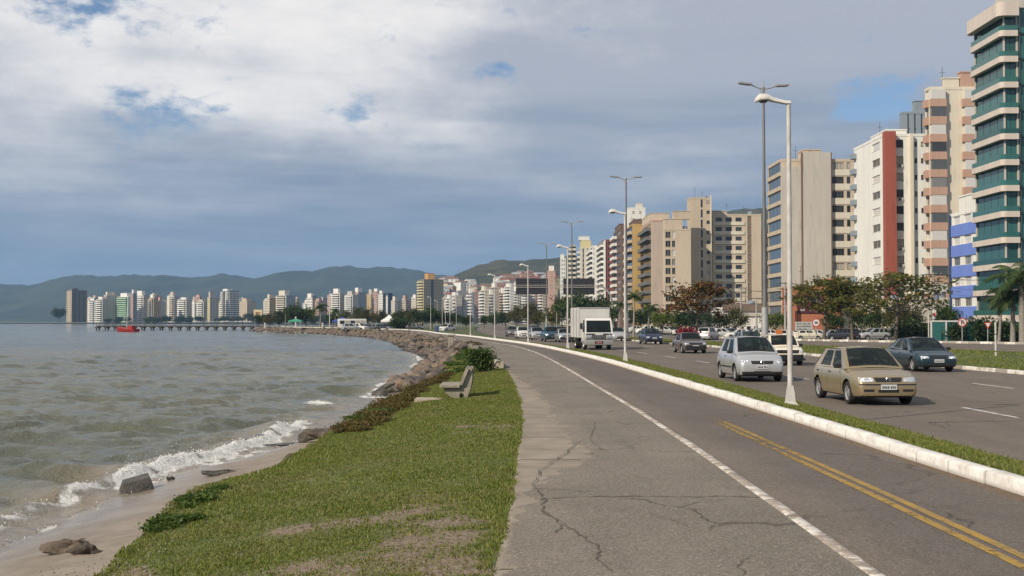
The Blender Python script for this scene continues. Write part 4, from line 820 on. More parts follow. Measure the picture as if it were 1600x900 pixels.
# --- far skyline across the bay: turned so that one lit and one shaded side show
SKY = []
def skyline():
    R = random.Random(4)
    L = [ # px0, corner, px2, top, floors, colour of lit side, colour of other side mostly darkened for shade, style
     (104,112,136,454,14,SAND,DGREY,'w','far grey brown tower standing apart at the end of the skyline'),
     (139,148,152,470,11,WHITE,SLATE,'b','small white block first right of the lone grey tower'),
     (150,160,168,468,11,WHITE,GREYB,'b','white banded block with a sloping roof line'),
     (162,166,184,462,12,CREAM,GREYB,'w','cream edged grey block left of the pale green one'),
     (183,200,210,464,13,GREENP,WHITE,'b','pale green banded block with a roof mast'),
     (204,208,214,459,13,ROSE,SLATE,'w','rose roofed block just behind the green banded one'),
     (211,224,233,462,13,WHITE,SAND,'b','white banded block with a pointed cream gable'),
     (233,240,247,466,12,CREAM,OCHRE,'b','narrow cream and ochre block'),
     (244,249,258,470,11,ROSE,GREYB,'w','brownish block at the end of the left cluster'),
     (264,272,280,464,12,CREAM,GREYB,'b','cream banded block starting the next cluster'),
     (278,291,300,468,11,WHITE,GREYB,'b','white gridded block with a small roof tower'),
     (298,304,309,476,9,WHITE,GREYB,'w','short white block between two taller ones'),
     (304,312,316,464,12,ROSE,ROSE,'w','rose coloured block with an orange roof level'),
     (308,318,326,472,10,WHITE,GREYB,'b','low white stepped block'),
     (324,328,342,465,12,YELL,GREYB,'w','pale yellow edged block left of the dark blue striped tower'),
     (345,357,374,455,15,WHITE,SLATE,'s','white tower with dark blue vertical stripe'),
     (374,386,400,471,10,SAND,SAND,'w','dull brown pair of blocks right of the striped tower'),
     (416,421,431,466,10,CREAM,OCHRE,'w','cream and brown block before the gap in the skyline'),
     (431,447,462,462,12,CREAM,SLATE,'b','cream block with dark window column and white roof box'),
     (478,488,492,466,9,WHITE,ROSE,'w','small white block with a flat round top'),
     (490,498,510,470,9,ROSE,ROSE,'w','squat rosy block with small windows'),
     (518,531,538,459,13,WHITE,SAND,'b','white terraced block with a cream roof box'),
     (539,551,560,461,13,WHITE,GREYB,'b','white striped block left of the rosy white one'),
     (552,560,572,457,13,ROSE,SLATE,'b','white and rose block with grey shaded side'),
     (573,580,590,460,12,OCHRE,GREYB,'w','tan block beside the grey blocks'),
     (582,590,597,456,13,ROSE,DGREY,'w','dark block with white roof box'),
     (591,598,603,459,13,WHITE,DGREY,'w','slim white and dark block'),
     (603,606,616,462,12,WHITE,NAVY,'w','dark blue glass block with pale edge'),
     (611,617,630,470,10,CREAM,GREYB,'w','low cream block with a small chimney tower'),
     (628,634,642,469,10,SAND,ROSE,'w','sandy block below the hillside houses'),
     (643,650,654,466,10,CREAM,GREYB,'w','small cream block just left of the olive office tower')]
    SKY.extend(L)
    for i, (p0, p1, p2, top, fl, c1, c2, st, lab) in enumerate(L):
        Y = R.uniform(1300, 1480)
        if st == 'b': lf = [('balc', .06, .94, 1.8, c1, .42, GL_DARK)]
        elif st == 's': lf = [('win', .30, .62, .0, .98, mat('navy_glass', (.02, .035, .10), rough=.2), FRAME_D, {'sash': 1}), ('slab', .0, .28, .9, .0, .45, c1), ('slab', .64, 1, .9, 0, .45, c1), ('win', .02, .26, .5, .95, GL_DARK), ('win', .66, .98, .5, .95, GL_DARK)]
        else: lf = columns(3, .04, .96, .5, .3, .8, GL_DARK)
        ff = columns(R.choice([3, 4]), .06, .94, R.uniform(.3, .5), .3, .75, GL_DARK)
        if st == 's': ff = [('balc', .05, .45, 1.2, c1, .4, GL_DARK), ('balc', .55, .95, 1.2, c1, .4, GL_DARK)]
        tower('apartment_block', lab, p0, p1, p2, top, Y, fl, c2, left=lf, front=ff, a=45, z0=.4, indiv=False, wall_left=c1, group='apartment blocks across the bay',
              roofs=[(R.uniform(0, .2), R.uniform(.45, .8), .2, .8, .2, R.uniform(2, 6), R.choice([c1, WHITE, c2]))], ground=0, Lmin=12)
skyline()
tower('office_tower', 'wide olive office tower with yellow balcony edge and orange rooftop', 653, 662, 693, 437, 1080, 16, OLIVE, left=[('balc', .05, .95, 1.4, YELL, .4, GL_DARK)], front=[('win', .36, .52, 0, .99, mat('teal_glass', (.03, .09, .12), rough=.15), FRAME_D, {'sash': 1})] + columns(4, .02, .34, .5, .35, .75, GL_DARK) + columns(5, .56, .98, .5, .35, .75, GL_DARK), a=20, z0=-.9, indiv=False, wall_left=YELL, roofs=[(.28, .62, .2, .8, .2, 5.5, wall_mat('orange_render', (.55, .30, .10)))], cat='office tower')
def fillers():
    R = random.Random(17)
    for i in range(58):
        px = 141+i*8.9+R.uniform(-3, 3)
        if 400 < px < 414 or 464 < px < 476 or px > 655: continue
        w = R.uniform(9, 16); cw = R.choice([GREYB, SAND, ROSE, SLATE]); lab = {GREYB.name: 'grey', SAND.name: 'sandy', ROSE.name: 'rosy', SLATE.name: 'bluish'}[cw.name]+' rear block glimpsed behind the '+min(SKY, key=lambda s: abs(s[1]-px))[8].replace('far ', '').split(' left of ')[0].split(' right of ')[0]
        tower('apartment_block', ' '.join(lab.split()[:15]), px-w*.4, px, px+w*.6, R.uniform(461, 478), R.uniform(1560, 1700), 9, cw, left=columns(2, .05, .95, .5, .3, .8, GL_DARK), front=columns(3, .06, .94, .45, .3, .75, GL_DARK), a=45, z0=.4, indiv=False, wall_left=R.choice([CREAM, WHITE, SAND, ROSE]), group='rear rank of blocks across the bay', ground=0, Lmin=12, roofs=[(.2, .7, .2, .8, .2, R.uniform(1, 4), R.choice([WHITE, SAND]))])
fillers()
def midtown():
    """blocks between the office tower and the right hand row, and houses up the hillside"""
    R = random.Random(9)
    L = [(697,702,707,466,9,WHITE),(703,712,722,462,8,GREYB),(721,726,733,470,9,CREAM),(730,738,741,458,10,SLATE),(739,742,750,456,11,ROSE),(750,757,764,454,11,CREAM),(764,771,776,460,10,GREYB),(766,773,780,449,12,BEIGE),(779,786,791,458,11,SAND),(788,797,803,448,13,WHITE),(800,808,818,455,12,GREYB),(817,824,832,462,11,DGREY),(828,836,845,458,12,ROSE),(842,848,857,452,12,SAND)]
    D = ['narrow white block beside the office tower', 'grey gridded block under the hillside', 'cream block with small windows under the hillside', 'teal grey slim block with white edges', 'rosy slim block right of the teal one', 'bright cream block in the middle of the town', 'grey block with white roof edge', 'beige block rising behind its neighbours', 'sandy block with stacked balconies', 'bright white block by the dark gantry sign', 'grey block behind the dark gantry sign', 'dark block under the dark gantry sign', 'rosy block behind the lamp posts', 'sandy block beside the pink gable']
    for (p0, p1, p2, top, fl, c), lab in zip(L, D):
        tower('apartment_block', lab, p0, p1, p2, top, R.uniform(950, 1150), fl, c, left=[('balc', .06, .94, 1.5, R.choice([WHITE, c]), .42, GL_DARK)], front=columns(3, .06, .94, .45, .3, .75, GL_DARK), a=18, z0=-.9, indiv=False, group='apartment blocks at the foot of the hill', roofs=[(.1, .6, .2, .8, .2, R.uniform(2, 5), R.choice([c, WHITE]))], ground=0, Lmin=12)
    roofm = [mat('roof_tile_red', (.24, .09, .055), (.17, .075, .05), 2, .9), mat('roof_tile_brown', (.20, .12, .08), rough=.9), mat('roof_sheet_grey', (.33, .33, .32), rough=.8)]
    wm = [WHITE, CREAM, ROSE, BEIGE, YELL, GREYB]
    for k in range(88):
        px = R.choice([R.uniform(668, 860), R.uniform(690, 862), R.uniform(780, 866)]); lo = np.interp(px, [668, 700, 760, 820, 866], [450, 456, 452, 442, 436]); hi = np.interp(px, [668, 700, 760, 820, 866], [444, 434, 436, 424, 420])
        py = R.uniform(hi, lo+6); t = (lo+8-py)/(lo+8-hi); Y = 1220 + 260*t; p = AT(px, py, Y); w, d, h = R.uniform(8, 16), R.uniform(8, 12), R.uniform(5, 11)
        wi, ri = R.randrange(6), R.choice([0, 1, 1, 2, 2]); spot = 'beside the office tower' if px < 710 else 'in the middle of the slope' if px < 765 else 'above the dark gantry sign' if px < 820 else 'near the pink gable'
        lab = 'small '+['white', 'cream', 'rosy', 'beige', 'yellowish', 'grey'][wi]+' hillside house with '+['red tiled', 'brown tiled', 'grey sheet'][ri]+' roof '+('high ' if t > .6 else 'low ' if t < .3 else '')+spot
        o = empty('hillside_house', (p.x, p.y, p.z-h), R.uniform(-.5, .9)); tag(o, lab, 'house', 'houses on the hillside above the town')
        mb = MB(); mb.box(-w/2, w/2, -d/2, d/2, -9, h); mb.build('wall', wm[wi], o)
        mb = MB(); mb.add([(-w/2-.4, -d/2-.4, h+.01), (w/2+.4, -d/2-.4, h+.01), (w/2+.4, d/2+.4, h+.01), (-w/2-.4, d/2+.4, h+.01), (-w/2+1, 0, h+2.2), (w/2-1, 0, h+2.2)], [(0, 1, 5, 4), (1, 2, 5), (2, 3, 4, 5), (3, 0, 4), (3, 2, 1, 0)]); mb.build('roof', roofm[ri], o)
        mb = MB()
        for q in range(3):
            for fl in range(int(h//3)): x = -w/2+w*(q+.5)/3; mb.box(x-.7, x+.7, -d/2-.04, -d/2+.02, fl*3+.9, fl*3+2.3)
        wn = mb.build('window_panes', GL_DARK, o); wn['kind'] = 'stuff'
midtown()
# ================================================================== VEHICLES
def paint(name, c, metal=.35, rough=.32):
    return mat('paint_'+name, c, rough=rough, metal=metal, spec=.5, coat=.7)
P_GOLD = paint('gold', (.36, .285, .165), .5); P_SILVER = paint('silver', (.50, .50, .50), .45); P_TEAL = paint('teal', (.004, .020, .027), .0); P_WHITE = paint('white', (.70, .68, .63), 0); P_IVORY = paint('ivory', (.72, .66, .52), 0)
P_BROWN = paint('greige', (.15, .125, .105), .4); P_NAVY = paint('navy', (.008, .014, .036), .1); P_YELLOW = paint('taxi_yellow', (.70, .36, .012), 0); P_BLUE = paint('petrol_blue', (.02, .07, .11), .1); P_DARK = paint('charcoal', (.03, .032, .036), .3); P_GREY = paint('mid_grey', (.22, .23, .24), .4); P_REDP = paint('maroon', (.12, .012, .014), .2)
RUBBER = mat('tyre_rubber', (.022, .021, .020), rough=.85); RIM = mat('wheel_rim', (.42, .42, .41), rough=.38, metal=.6); BLACKP = mat('black_plastic', (.018, .018, .019), rough=.55); INTER = mat('car_interior', (.035, .034, .034), rough=.9); SEATM = mat('seat_cloth', (.07, .07, .075), rough=.95)
PLATE = mat('number_plate', (.52, .53, .54), rough=.4); CHROME = mat('chrome', (.7, .7, .71), rough=.12, metal=1.0); REDL = mat('red_lens', (.30, .008, .010), rough=.15, spec=.6); AMBER = mat('amber_lens', (.5, .16, .01), rough=.2)
def glass_clear():
    m, t, p = new_mat('car_glass'); p.inputs['Base Color'].default_value = (.02, .03, .03, 1); p.inputs['Roughness'].default_value = .03; p.inputs['Specular IOR Level'].default_value = .5
    tb = N(t, 'ShaderNodeBsdfTransparent'); tb.inputs[0].default_value = (.33, .39, .37, 1); mx = N(t, 'ShaderNodeMixShader'); mx.inputs[0].default_value = .40
    t.links.new(tb.outputs[0], mx.inputs[1]); t.links.new(p.outputs[0], mx.inputs[2]); t.links.new(mx.outputs[0], t.nodes['Material Output'].inputs['Surface']); return m
CARGLASS = glass_clear()
def lens_mat():
    m, t, p = new_mat('headlight_lens'); p.inputs['Base Color'].default_value = (.62, .64, .66, 1); p.inputs['Roughness'].default_value = .12; p.inputs['Metallic'].default_value = .55; p.inputs['Coat Weight'].default_value = 1
    v = N(t, 'ShaderNodeTexVoronoi'); v.inputs['Scale'].default_value = 22; add_bump(t, p, v.outputs['Distance'], .5, .02); return m
LENS = lens_mat()
def evaluated(me, cutter):
    a = bpy.data.objects.new('tmp_a', me); b = bpy.data.objects.new('tmp_b', cutter); COL.objects.link(a); COL.objects.link(b)
    md = a.modifiers.new('b', 'BOOLEAN'); md.object = b; md.operation = 'DIFFERENCE'; md.solver = 'EXACT'
    dg = bpy.context.evaluated_depsgraph_get(); dg.update(); r = bpy.data.meshes.new_from_object(a.evaluated_get(dg))
    bpy.data.objects.remove(a); bpy.data.objects.remove(b); return r
def conform(bvh, pts, direction, off, name, m, thick=.0):
    """patch laid on the body: pts = grid (rows x cols) of points outside the body, cast along direction"""
    d = Vector(direction).normalized(); rows = len(pts); cols = len(pts[0]); V = []
    for r_ in pts:
        for p in r_:
            h = bvh.ray_cast(Vector(p) - d*1.5, d, 4.0); q = h[0] if h[0] is not None else Vector(p); V.append(q - d*off)
    B = [v + d*(off+.02) for v in V]; n = len(V); mb = MB()
    f = [(i*cols+j, i*cols+j+1, (i+1)*cols+j+1, (i+1)*cols+j) for i in range(rows-1) for j in range(cols-1)]
    per = [j for j in range(cols)] + [i*cols+cols-1 for i in range(1, rows)] + [(rows-1)*cols+j for j in range(cols-2, -1, -1)] + [i*cols for i in range(rows-2, 0, -1)]
    mb.add(V+B, f + [(a, a+n, b+n, b) for a, b in zip(per, per[1:]+per[:1])]); me = mb.mesh(name, m, 40); fix_normals(me); return me
def lerp(a, b, t): return a+(b-a)*t
def quadgrid(a, b, c, d, nu=6, nv=3):
    """a b bottom, d c top"""
    a, b, c, d = map(Vector, (a, b, c, d)); return [[(a.lerp(b, u/nu)).lerp(d.lerp(c, u/nu), v/nv) for u in range(nu+1)] for v in range(nv+1)]
BASE = dict(L=3.9, W=1.64, H=1.41, belt=.90, zb=.19, nose=.74, wb=2.47, wr=.29, fo=.78, cowl=.95, roof_f=.18, roof_r=-1.35, rear_b=-1.80, deck=None, rwb=.92, rwr=.70, tail=.90,
            side=[(.13, .46), (.52, .86)], lights=(.37, .72, .585, .71), grille=(0, .355, .59, .70), inlets=[(.0, .26, .33, .40), (.36, .62, .35, .41)], strip_z=.515, bumper_black=False, handles=True)
def car_proto(kind, **kw):
    s = dict(BASE); s.update(kw); L, W = s['L'], s['W']; hw = W/2; yf, yr = L/2, -L/2; belt, zb, nose = s['belt'], s['zb'], s['nose']; deck = s['deck'] or belt
    st = [(yr, .80*hw, zb+.20, s['tail']-.22), (yr+.05, .90*hw, zb+.10, s['tail']-.07), (yr+.16, .945*hw, zb+.04, min(deck, s['tail'])), (yr+.45, .98*hw, zb, deck), (s['rear_b']+.25, hw, zb, lerp(deck, belt, .6)), (s['rear_b']+.8, hw, zb-.01, belt), (0, hw, zb-.01, belt), (s['cowl']-.2, hw, zb-.01, belt-.005), (s['cowl']+.05, .995*hw, zb, belt-.02),
          (lerp(s['cowl'], yf, .5), .98*hw, zb, lerp(belt, nose, .42)), (yf-.35, .955*hw, zb, nose+.035), (yf-.17, .925*hw, zb+.01, nose), (yf-.06, .885*hw, zb+.03, nose-.07), (yf-.015, .83*hw, zb+.06, nose-.15), (yf, .76*hw, zb+.10, nose-.22)]
    st = sorted(st); ys = [a[0] for a in st]; fw, fb, ft = (pchip([(a[0], a[i]) for a in st]) for i in (1, 2, 3))
    Yd = np.unique(np.concatenate([np.array(ys), np.linspace(yr, yf, 44)]))
    ring = [(0, 0), (.80, 0), (.93, .06), (.985, .22), (1.0, .46), (.992, .70), (.965, .86), (.92, .955), (.84, .995), (.5, 1.03), (0, 1.045)]
    V = []; n = len(ring)*2-2
    for y in Yd:
        w, b, t = float(fw(y)), float(fb(y)), float(ft(y)); h = t-b
        half = [(x*w, b+z*h) for x, z in ring]; full = half + [(-x, z) for x, z in half[-2:0:-1]]; V += [(x, y, z) for x, z in full]
    fs = [(i*n+k, i*n+(k+1) % n, (i+1)*n+(k+1) % n, (i+1)*n+k) for i in range(len(Yd)-1) for k in range(n)] + [tuple(range(n))[::-1], tuple((len(Yd)-1)*n+k for k in range(n))]
    mb = MB(); mb.add(V, fs); me = mb.mesh('body', [P_WHITE, INTER]); fix_normals(me); bvh = BVHTree.FromPolygons([Vector(v) for v in mb.v], mb.f)
    yF, yR = yf-s['fo'], yf-s['fo']-s['wb']; wr = s['wr']; arch = wr+.055; cut = MB()
    for yy in (yF, yR):
        for sx in (-1, 1): cut.lathe([(0, hw*sx*.62), (arch, hw*sx*.62), (arch, hw*sx*1.15), (0, hw*sx*1.15)], 26, 'x', c=(0, yy, wr+.01))
    cy0, cy1 = s['rear_b']+.22, s['cowl']-.10; cut.box(-hw+.13, hw-.13, cy0, cy1, .36, 2.2)
    cm = cut.mesh('cutter', INTER); bm = bmesh.new(); bm.from_mesh(cm); bmesh.ops.remove_doubles(bm, verts=bm.verts, dist=1e-5); bmesh.ops.recalc_face_normals(bm, faces=bm.faces); bm.to_mesh(cm); bm.free()
    body = evaluated(me, cm); body.name = 'body'
    for p in body.polygons:
        c = p.center; ins = abs(c.x) < hw-.12 and cy0-.02 < c.y < cy1+.02 and c.z > .34 and (abs(p.normal.z) < .9 or c.z < .5)
        onb = bvh.find_nearest(c)[3]
        p.material_index = 1 if onb > .006 or (p.normal.z < -.8) else 0; p.use_smooth = True
    body.set_sharp_from_angle(angle=math.radians(32))
    parts = [('body', body, None, 'paint')]
    # greenhouse
    wbx, wrx = s['rwb']*hw, s['rwr']*hw; zr = s['H']; fb_, fr_, rr_, rb_ = s['cowl'], s['roof_f'], s['roof_r'], s['rear_b']; z0 = belt-.025; zrr = zr-.035
    Bf, Br = Vector((wbx, fb_, z0)), Vector((wbx*.96, rb_, (deck if s['deck'] else belt)-.02)); Rf, Rr = Vector((wrx, fr_, zrr)), Vector((wrx*.96, rr_, zrr-.02))
    fl = lambda v: Vector((-v.x, v.y, v.z))
    def patch(a, b, c, d, bulge):         # bottom a-b, top d-c
        nrm = (b-a).cross(d-a).normalized()
        def fn(u, v, dd): return (a.lerp(b, u)).lerp(d.lerp(c, u), v) + nrm*(bulge*(4*u*(1-u))*.6 + bulge*.5*4*v*(1-v) - dd)
        return fn
    PW = patch(fl(Bf), Bf, Rf, fl(Rf), -.10); PB = patch(Br, fl(Br), fl(Rr), Rr, -.05); PSr = patch(Br, Bf, Rf, Rr, -.035); PSl = patch(fl(Bf), fl(Br), fl(Rr), fl(Rf), -.035)
    cab = MB(); panes = []
    for fn, holes, nm in ((PW, [(.06, .94, .07, .95)], 'windscreen'), (PB, [(.08, .92, .25, .92)], 'rear_window'), (PSr, [(1-b, 1-a, .10, .92) for a, b in s['side']], 'side_window'), (PSl, [(a, b, .10, .92) for a, b in s['side']], 'side_window')):
        sg = 1
        wall_holes(cab, lambda u, v, d, fn=fn: fn(u, v, d), 1, 1, holes, .02, 0, 0, extra=[i/8 for i in range(1, 8)])
        for (u0, u1, v0, v1) in holes:
            mp = MB(); bu = .022/max(.05, (fn(u1, .5, 0)-fn(u0, .5, 0)).length); bv = .025/max(.05, (fn(.5, v1, 0)-fn(.5, v0, 0)).length); us_ = [0, bu]+[i/6 for i in range(1, 6)]+[1-bu, 1]; vs_ = [0, bv, .5, 1-bv, 1]; nu, nv = len(us_), len(vs_); mp.v = [tuple(fn(lerp(u0, u1, a), lerp(v0, v1, b), .006)) for a in us_ for b in vs_]
            for i in range(nu-1):
                for j in range(nv-1): mp.f.append((i*nv+j, (i+1)*nv+j, (i+1)*nv+j+1, i*nv+j+1)); mp.m.append(1 if i in (0, nu-2) or j in (0, nv-2) else 0)
            q = mp.mesh(nm, [CARGLASS, BLACKP], 60); panes.append((nm, q, None, None))
    rc = []
    for i in range(7):
        for j in range(7):
            u, v = i/6, j/6; p = (fl(Rf).lerp(Rf, u)).lerp(fl(Rr).lerp(Rr, u), v); p = p + Vector((0, 0, .05*(1-(2*u-1)**2)*(.55+.45*(1-(2*v-1)**2)) + .012*(1-(2*v-1)**2))); rc.append(p)
    cab.add(rc, [(i*7+j, (i+1)*7+j, (i+1)*7+j+1, i*7+j+1) for i in range(6) for j in range(6)])
    cme = cab.mesh('cabin', [P_WHITE], 0); bm = bmesh.new(); bm.from_mesh(cme); bmesh.ops.remove_doubles(bm, verts=bm.verts, dist=.004); bmesh.ops.recalc_face_normals(bm, faces=bm.faces); bm.to_mesh(cme); bm.free()
    cme.polygons.foreach_set('use_smooth', [True]*len(cme.polygons)); cme.set_sharp_from_angle(angle=math.radians(40))
    parts.append(('cabin', cme, None, 'paint')); parts += panes
    # wheels
    ty = MB(); w2 = .095; ty.lathe([(wr*.62, -w2*.8), (wr*.80, -w2), (wr*.95, -w2*.92), (wr, -w2*.6), (wr, w2*.6), (wr*.95, w2*.92), (wr*.80, w2), (wr*.62, w2*.8)], 26, 'x'); tyre = ty.mesh('tyre', RUBBER, 50)
    rm = MB(); rm.lathe([(.0, w2*.72), (wr*.16, w2*.74), (wr*.22, w2*.62), (wr*.34, w2*.55), (wr*.52, w2*.55), (wr*.60, w2*.80), (wr*.65, w2*.86)], 24, 'x', mats=lambda i, k: 1 if i == 3 and (k % 4 in (1, 2)) else 0); rm.lathe([(wr*.62, -w2*.8), (0, -w2*.6)], 24, 'x', m=1); rim = rm.mesh('rim', [RIM, BLACKP], 40)
    for sx in (-1, 1):
        for yy in (yF, yR): parts.append(('wheel', None, (Vector((sx*(hw-.115), yy, wr)), 0 if sx > 0 else math.pi, [('tyre', tyre), ('rim', rim)]), None))
    # front
    x0, x1, zA, zB = s['lights']
    for sx in (-1, 1):
        g = quadgrid((sx*x0, yf, zA+.015), (sx*x1, yf-.1, zA), (sx*x1, yf-.1, zB), (sx*(x0+.03), yf, zB-.01), 8, 4); parts.append(('headlight', conform(bvh, g, (0, -1, 0), .008, 'headlight', LENS), None, None))
    g0, g1, gA, gB = s['grille']
    parts.append(('grille', conform(bvh, quadgrid((-g1*.88, yf, gA), (g1*.88, yf, gA), (g1, yf, gB), (-g1, yf, gB), 10, 4), (0, -1, 0), .007, 'grille', BLACKP), None, None))
    for i0, i1, a, b in s['inlets']:
        for sx in ((-1, 1) if i0 > 0 else (1,)):
            lo, hi = (i0, i1) if i0 > 0 else (-i1, i1); parts.append(('bumper_inlet', conform(bvh, quadgrid((sx*lo, yf, a), (sx*hi, yf, a), (sx*hi, yf, b), (sx*lo, yf, b), 6, 2), (0, -1, 0), .006, 'bumper_inlet', BLACKP), None, None))
    if s['strip_z']: parts.append(('bumper_strip', conform(bvh, quadgrid((-.72, yf, s['strip_z']), (.72, yf, s['strip_z']), (.72, yf, s['strip_z']+.03), (-.72, yf, s['strip_z']+.03), 18, 1), (0, -1, 0), .012, 'bumper_strip', BLACKP), None, None))
    if s['bumper_black']:
        a, b = s['bumper_black']; parts.append(('bumper', conform(bvh, quadgrid((-.76, yf, a), (.76, yf, a), (.76, yf, b), (-.76, yf, b), 18, 4), (0, -1, 0), .03, 'bumper', BLACKP), None, None))
    mbp = MB(); mbp.box(-.20, .20, 0, .012, 0, .13); pm = mbp.mesh('number_plate', PLATE); pz = s.get('plate_z', .40); yy = bvh.ray_cast(Vector((0, 5, pz+.06)), Vector((0, -1, 0)))[0].y
    parts.append(('number_plate', pm, (Vector((0, yy+.018, pz)), 0, []), None))
    mk = MB()
    for k in range(7): x = -.165+k*.047+(.02 if k > 2 else 0); mk.box(x, x+.03, .0125, .0145, .03, .085)
    parts.append(('plate_marks', mk.mesh('plate_marks', BLACKP), (Vector((0, yy+.018, pz)), 0, []), None))
    if s.get('emblem'):
        em = MB(); ez = (gA+gB)/2; ey = bvh.ray_cast(Vector((0, 5, ez)), Vector((0, -1, 0)))[0].y+.02; R_ = .058
        em.tube([(R_*math.cos(t), ey, ez+R_*math.sin(t)) for t in np.linspace(0, 2*math.pi, 17)], .008, 5)
        for pl in ([(-.028, .046), (0, .006), (.028, .046)], [(-.05, .012), (-.022, -.046), (0, -.004), (.022, -.046), (.05, .012)]): em.tube([(x, ey, ez+z) for x, z in pl], .0065, 4)
        parts.append(('emblem', em.mesh('emblem', CHROME), None, None))
    # rear
    for sx in (-1, 1):
        parts.append(('tail_light', conform(bvh, quadgrid((sx*.56, yr, .62), (sx*.74, yr, .62), (sx*.74, yr, .84), (sx*.58, yr, .84), 4, 3), (0, 1, 0), .008, 'tail_light', REDL), None, None))
    parts.append(('rear_plate', pm, (Vector((0, (bvh.ray_cast(Vector((0, -5, .55)), Vector((0, 1, 0)))[0]).y-.02, .5)), 0, []), None))
    # sides: door seams, handles, mirrors, rub strip
    ub = lambda u: lerp(fb_, rb_, u)
    for sx in (-1, 1):
        ends = [ub(s['side'][0][0])+.12] + [ub((s['side'][i][1]+s['side'][i+1][0])/2) for i in range(min(1, len(s['side'])-1))]
        if len(s['side']) > 1: ends.append(max(ub(s['side'][1][1]), yR+wr+.08))
        for y in ends: parts.append(('door_seam', conform(bvh, quadgrid((sx*hw, y-.007, zb+.12), (sx*hw, y+.007, zb+.12), (sx*hw, y+.007, belt-.03), (sx*hw, y-.007, belt-.03), 1, 8), (-sx, 0, 0), .0015, 'door_seam', BLACKP), None, None))
        for i, (a, b) in enumerate(s['side'][:2]):
            y = ub(b)+.10; hb = MB(); hb.bevbox(-.012, .02, -.07, .07, -.014, .014, .006); x = bvh.ray_cast(Vector((sx*3, y, belt-.13)), Vector((-sx, 0, 0)))[0]
            if x is not None: parts.append(('door_handle', hb.mesh('door_handle', BLACKP), (Vector((x.x, y, belt-.13)), 0, []), None))
        mm = MB(); mm.bevbox(-.10, .10, -.05, .05, -.06, .06, .03); parts.append(('wing_mirror', mm.mesh('wing_mirror', BLACKP, 50), (Vector((sx*(hw+.06), fb_-.26, belt+.05)), 0, []), None))
        if s.get('rub'): parts.append(('side_moulding', conform(bvh, quadgrid((sx*hw, yR+wr+.12, s['rub']), (sx*hw, yF-wr-.12, s['rub']), (sx*hw, yF-wr-.12, s['rub']+.045), (sx*hw, yR+wr+.12, s['rub']+.045), 8, 1), (-sx, 0, 0), .010, 'side_moulding', BLACKP), None, None))
    # inside
    se = MB(); se.bevbox(-.24, .24, -.28, .25, .0, .18, .05); se.bevbox(-.23, .23, -.42, -.27, .10, .66, .05); se.bevbox(-.12, .12, -.42, -.31, .66, .86, .04); sm = se.mesh('seat', SEATM, 50)
    for x in (-.36, .36): parts.append(('seat', sm, (Vector((x, lerp(fb_, rb_, .42), .37)), 0, []), None))
    bs = MB(); bs.bevbox(-.58, .58, -.1, .1, 0, .55, .05); parts.append(('rear_seat', bs.mesh('rear_seat', SEATM, 50), (Vector((0, cy0+.22, .37)), 0, []), None))
    da = MB(); da.bevbox(-hw+.14, hw-.14, cy1-.42, cy1-.002, .58, belt-.03, .04); parts.append(('dashboard', da.mesh('dashboard', INTER, 40), None, None))
    sw = MB(); sw.tube([(.17*math.cos(t), .06*math.sin(t), .17*math.sin(t)) for t in np.linspace(0, 2*math.pi, 15)], .014, 5); parts.append(('steering_wheel', sw.mesh('steering_wheel', INTER), (Vector((-.36, cy1-.50, belt-.06)), 0, []), None))
    ax = MB(); ax.tube([(-hw+.2, yF, wr), (hw-.2, yF, wr)], .04, 6); ax.tube([(-hw+.2, yR, wr), (hw-.2, yR, wr)], .04, 6); parts.append(('axle', ax.mesh('axle', BLACKP), None, None))
    if s.get('roof_sign'):
        rs = MB(); rs.bevbox(-.3, .3, -.1, .1, 0, .14, .03); parts.append(('taxi_sign', rs.mesh('taxi_sign', PAINT), (Vector((0, (fr_+rr_)/2, zr+.035)), 0, []), None))
    if s.get('bed'):
        pass
    return parts
def place_car(parts, name, label, paintm, X, Y, z, heading, group=None, cat='car', skip=()):
    """heading = angle of the nose measured from -Y (towards the viewer), positive turns the nose to +X"""
    root = empty(name, (X, Y, z), math.pi + heading); tag(root, label, cat, group)
    for nm, me, plc, role in parts:
        if nm in skip: continue
        if me is None:
            o = empty(nm); o.parent = root; o.location = plc[0]; o.rotation_euler = (0, 0, plc[1])
            for cn, cmesh in plc[2]: link(cn, cmesh, o)
            continue
        o = link(nm, me, root, plc[0] if plc else None)
        if role == 'paint': o.material_slots[0].link = 'OBJECT'; o.material_slots[0].material = paintm
    return root
HATCH = car_proto('hatch', emblem=True, rub=None)
FOX = car_proto('tall_hatch', L=3.82, W=1.66, H=1.54, belt=.97, nose=.80, cowl=1.10, roof_f=.28, roof_r=-1.45, rear_b=-1.80, lights=(.46, .72, .66, .80), grille=(0, .40, .62, .73), inlets=[(.0, .30, .30, .38)], strip_z=None, plate_z=.46, emblem=True, bumper_black=(.22, .36), rub=.46, wb=2.46, fo=.74, side=[(.14, .50), (.56, .88)])
UNO = car_proto('box_hatch', L=3.70, W=1.56, H=1.44, belt=.90, nose=.80, cowl=.92, roof_f=.42, roof_r=-1.62, rear_b=-1.80, rwr=.80, lights=(.50, .74, .60, .74), grille=(0, .50, .58, .74), inlets=[(.0, .5, .30, .38)], strip_z=None, bumper_black=(.24, .52), plate_z=.36, wb=2.36, fo=.72)
SEDAN = car_proto('liftback', L=4.15, W=1.70, H=1.40, belt=.89, nose=.70, cowl=.98, roof_f=.10, roof_r=-1.05, rear_b=-1.85, deck=.95, tail=.95, lights=(.40, .74, .56, .67), grille=(0, .34, .57, .66), inlets=[(.0, .55, .28, .36)], strip_z=None, plate_z=.40, wb=2.52, fo=.85, side=[(.12, .44), (.50, .80)])
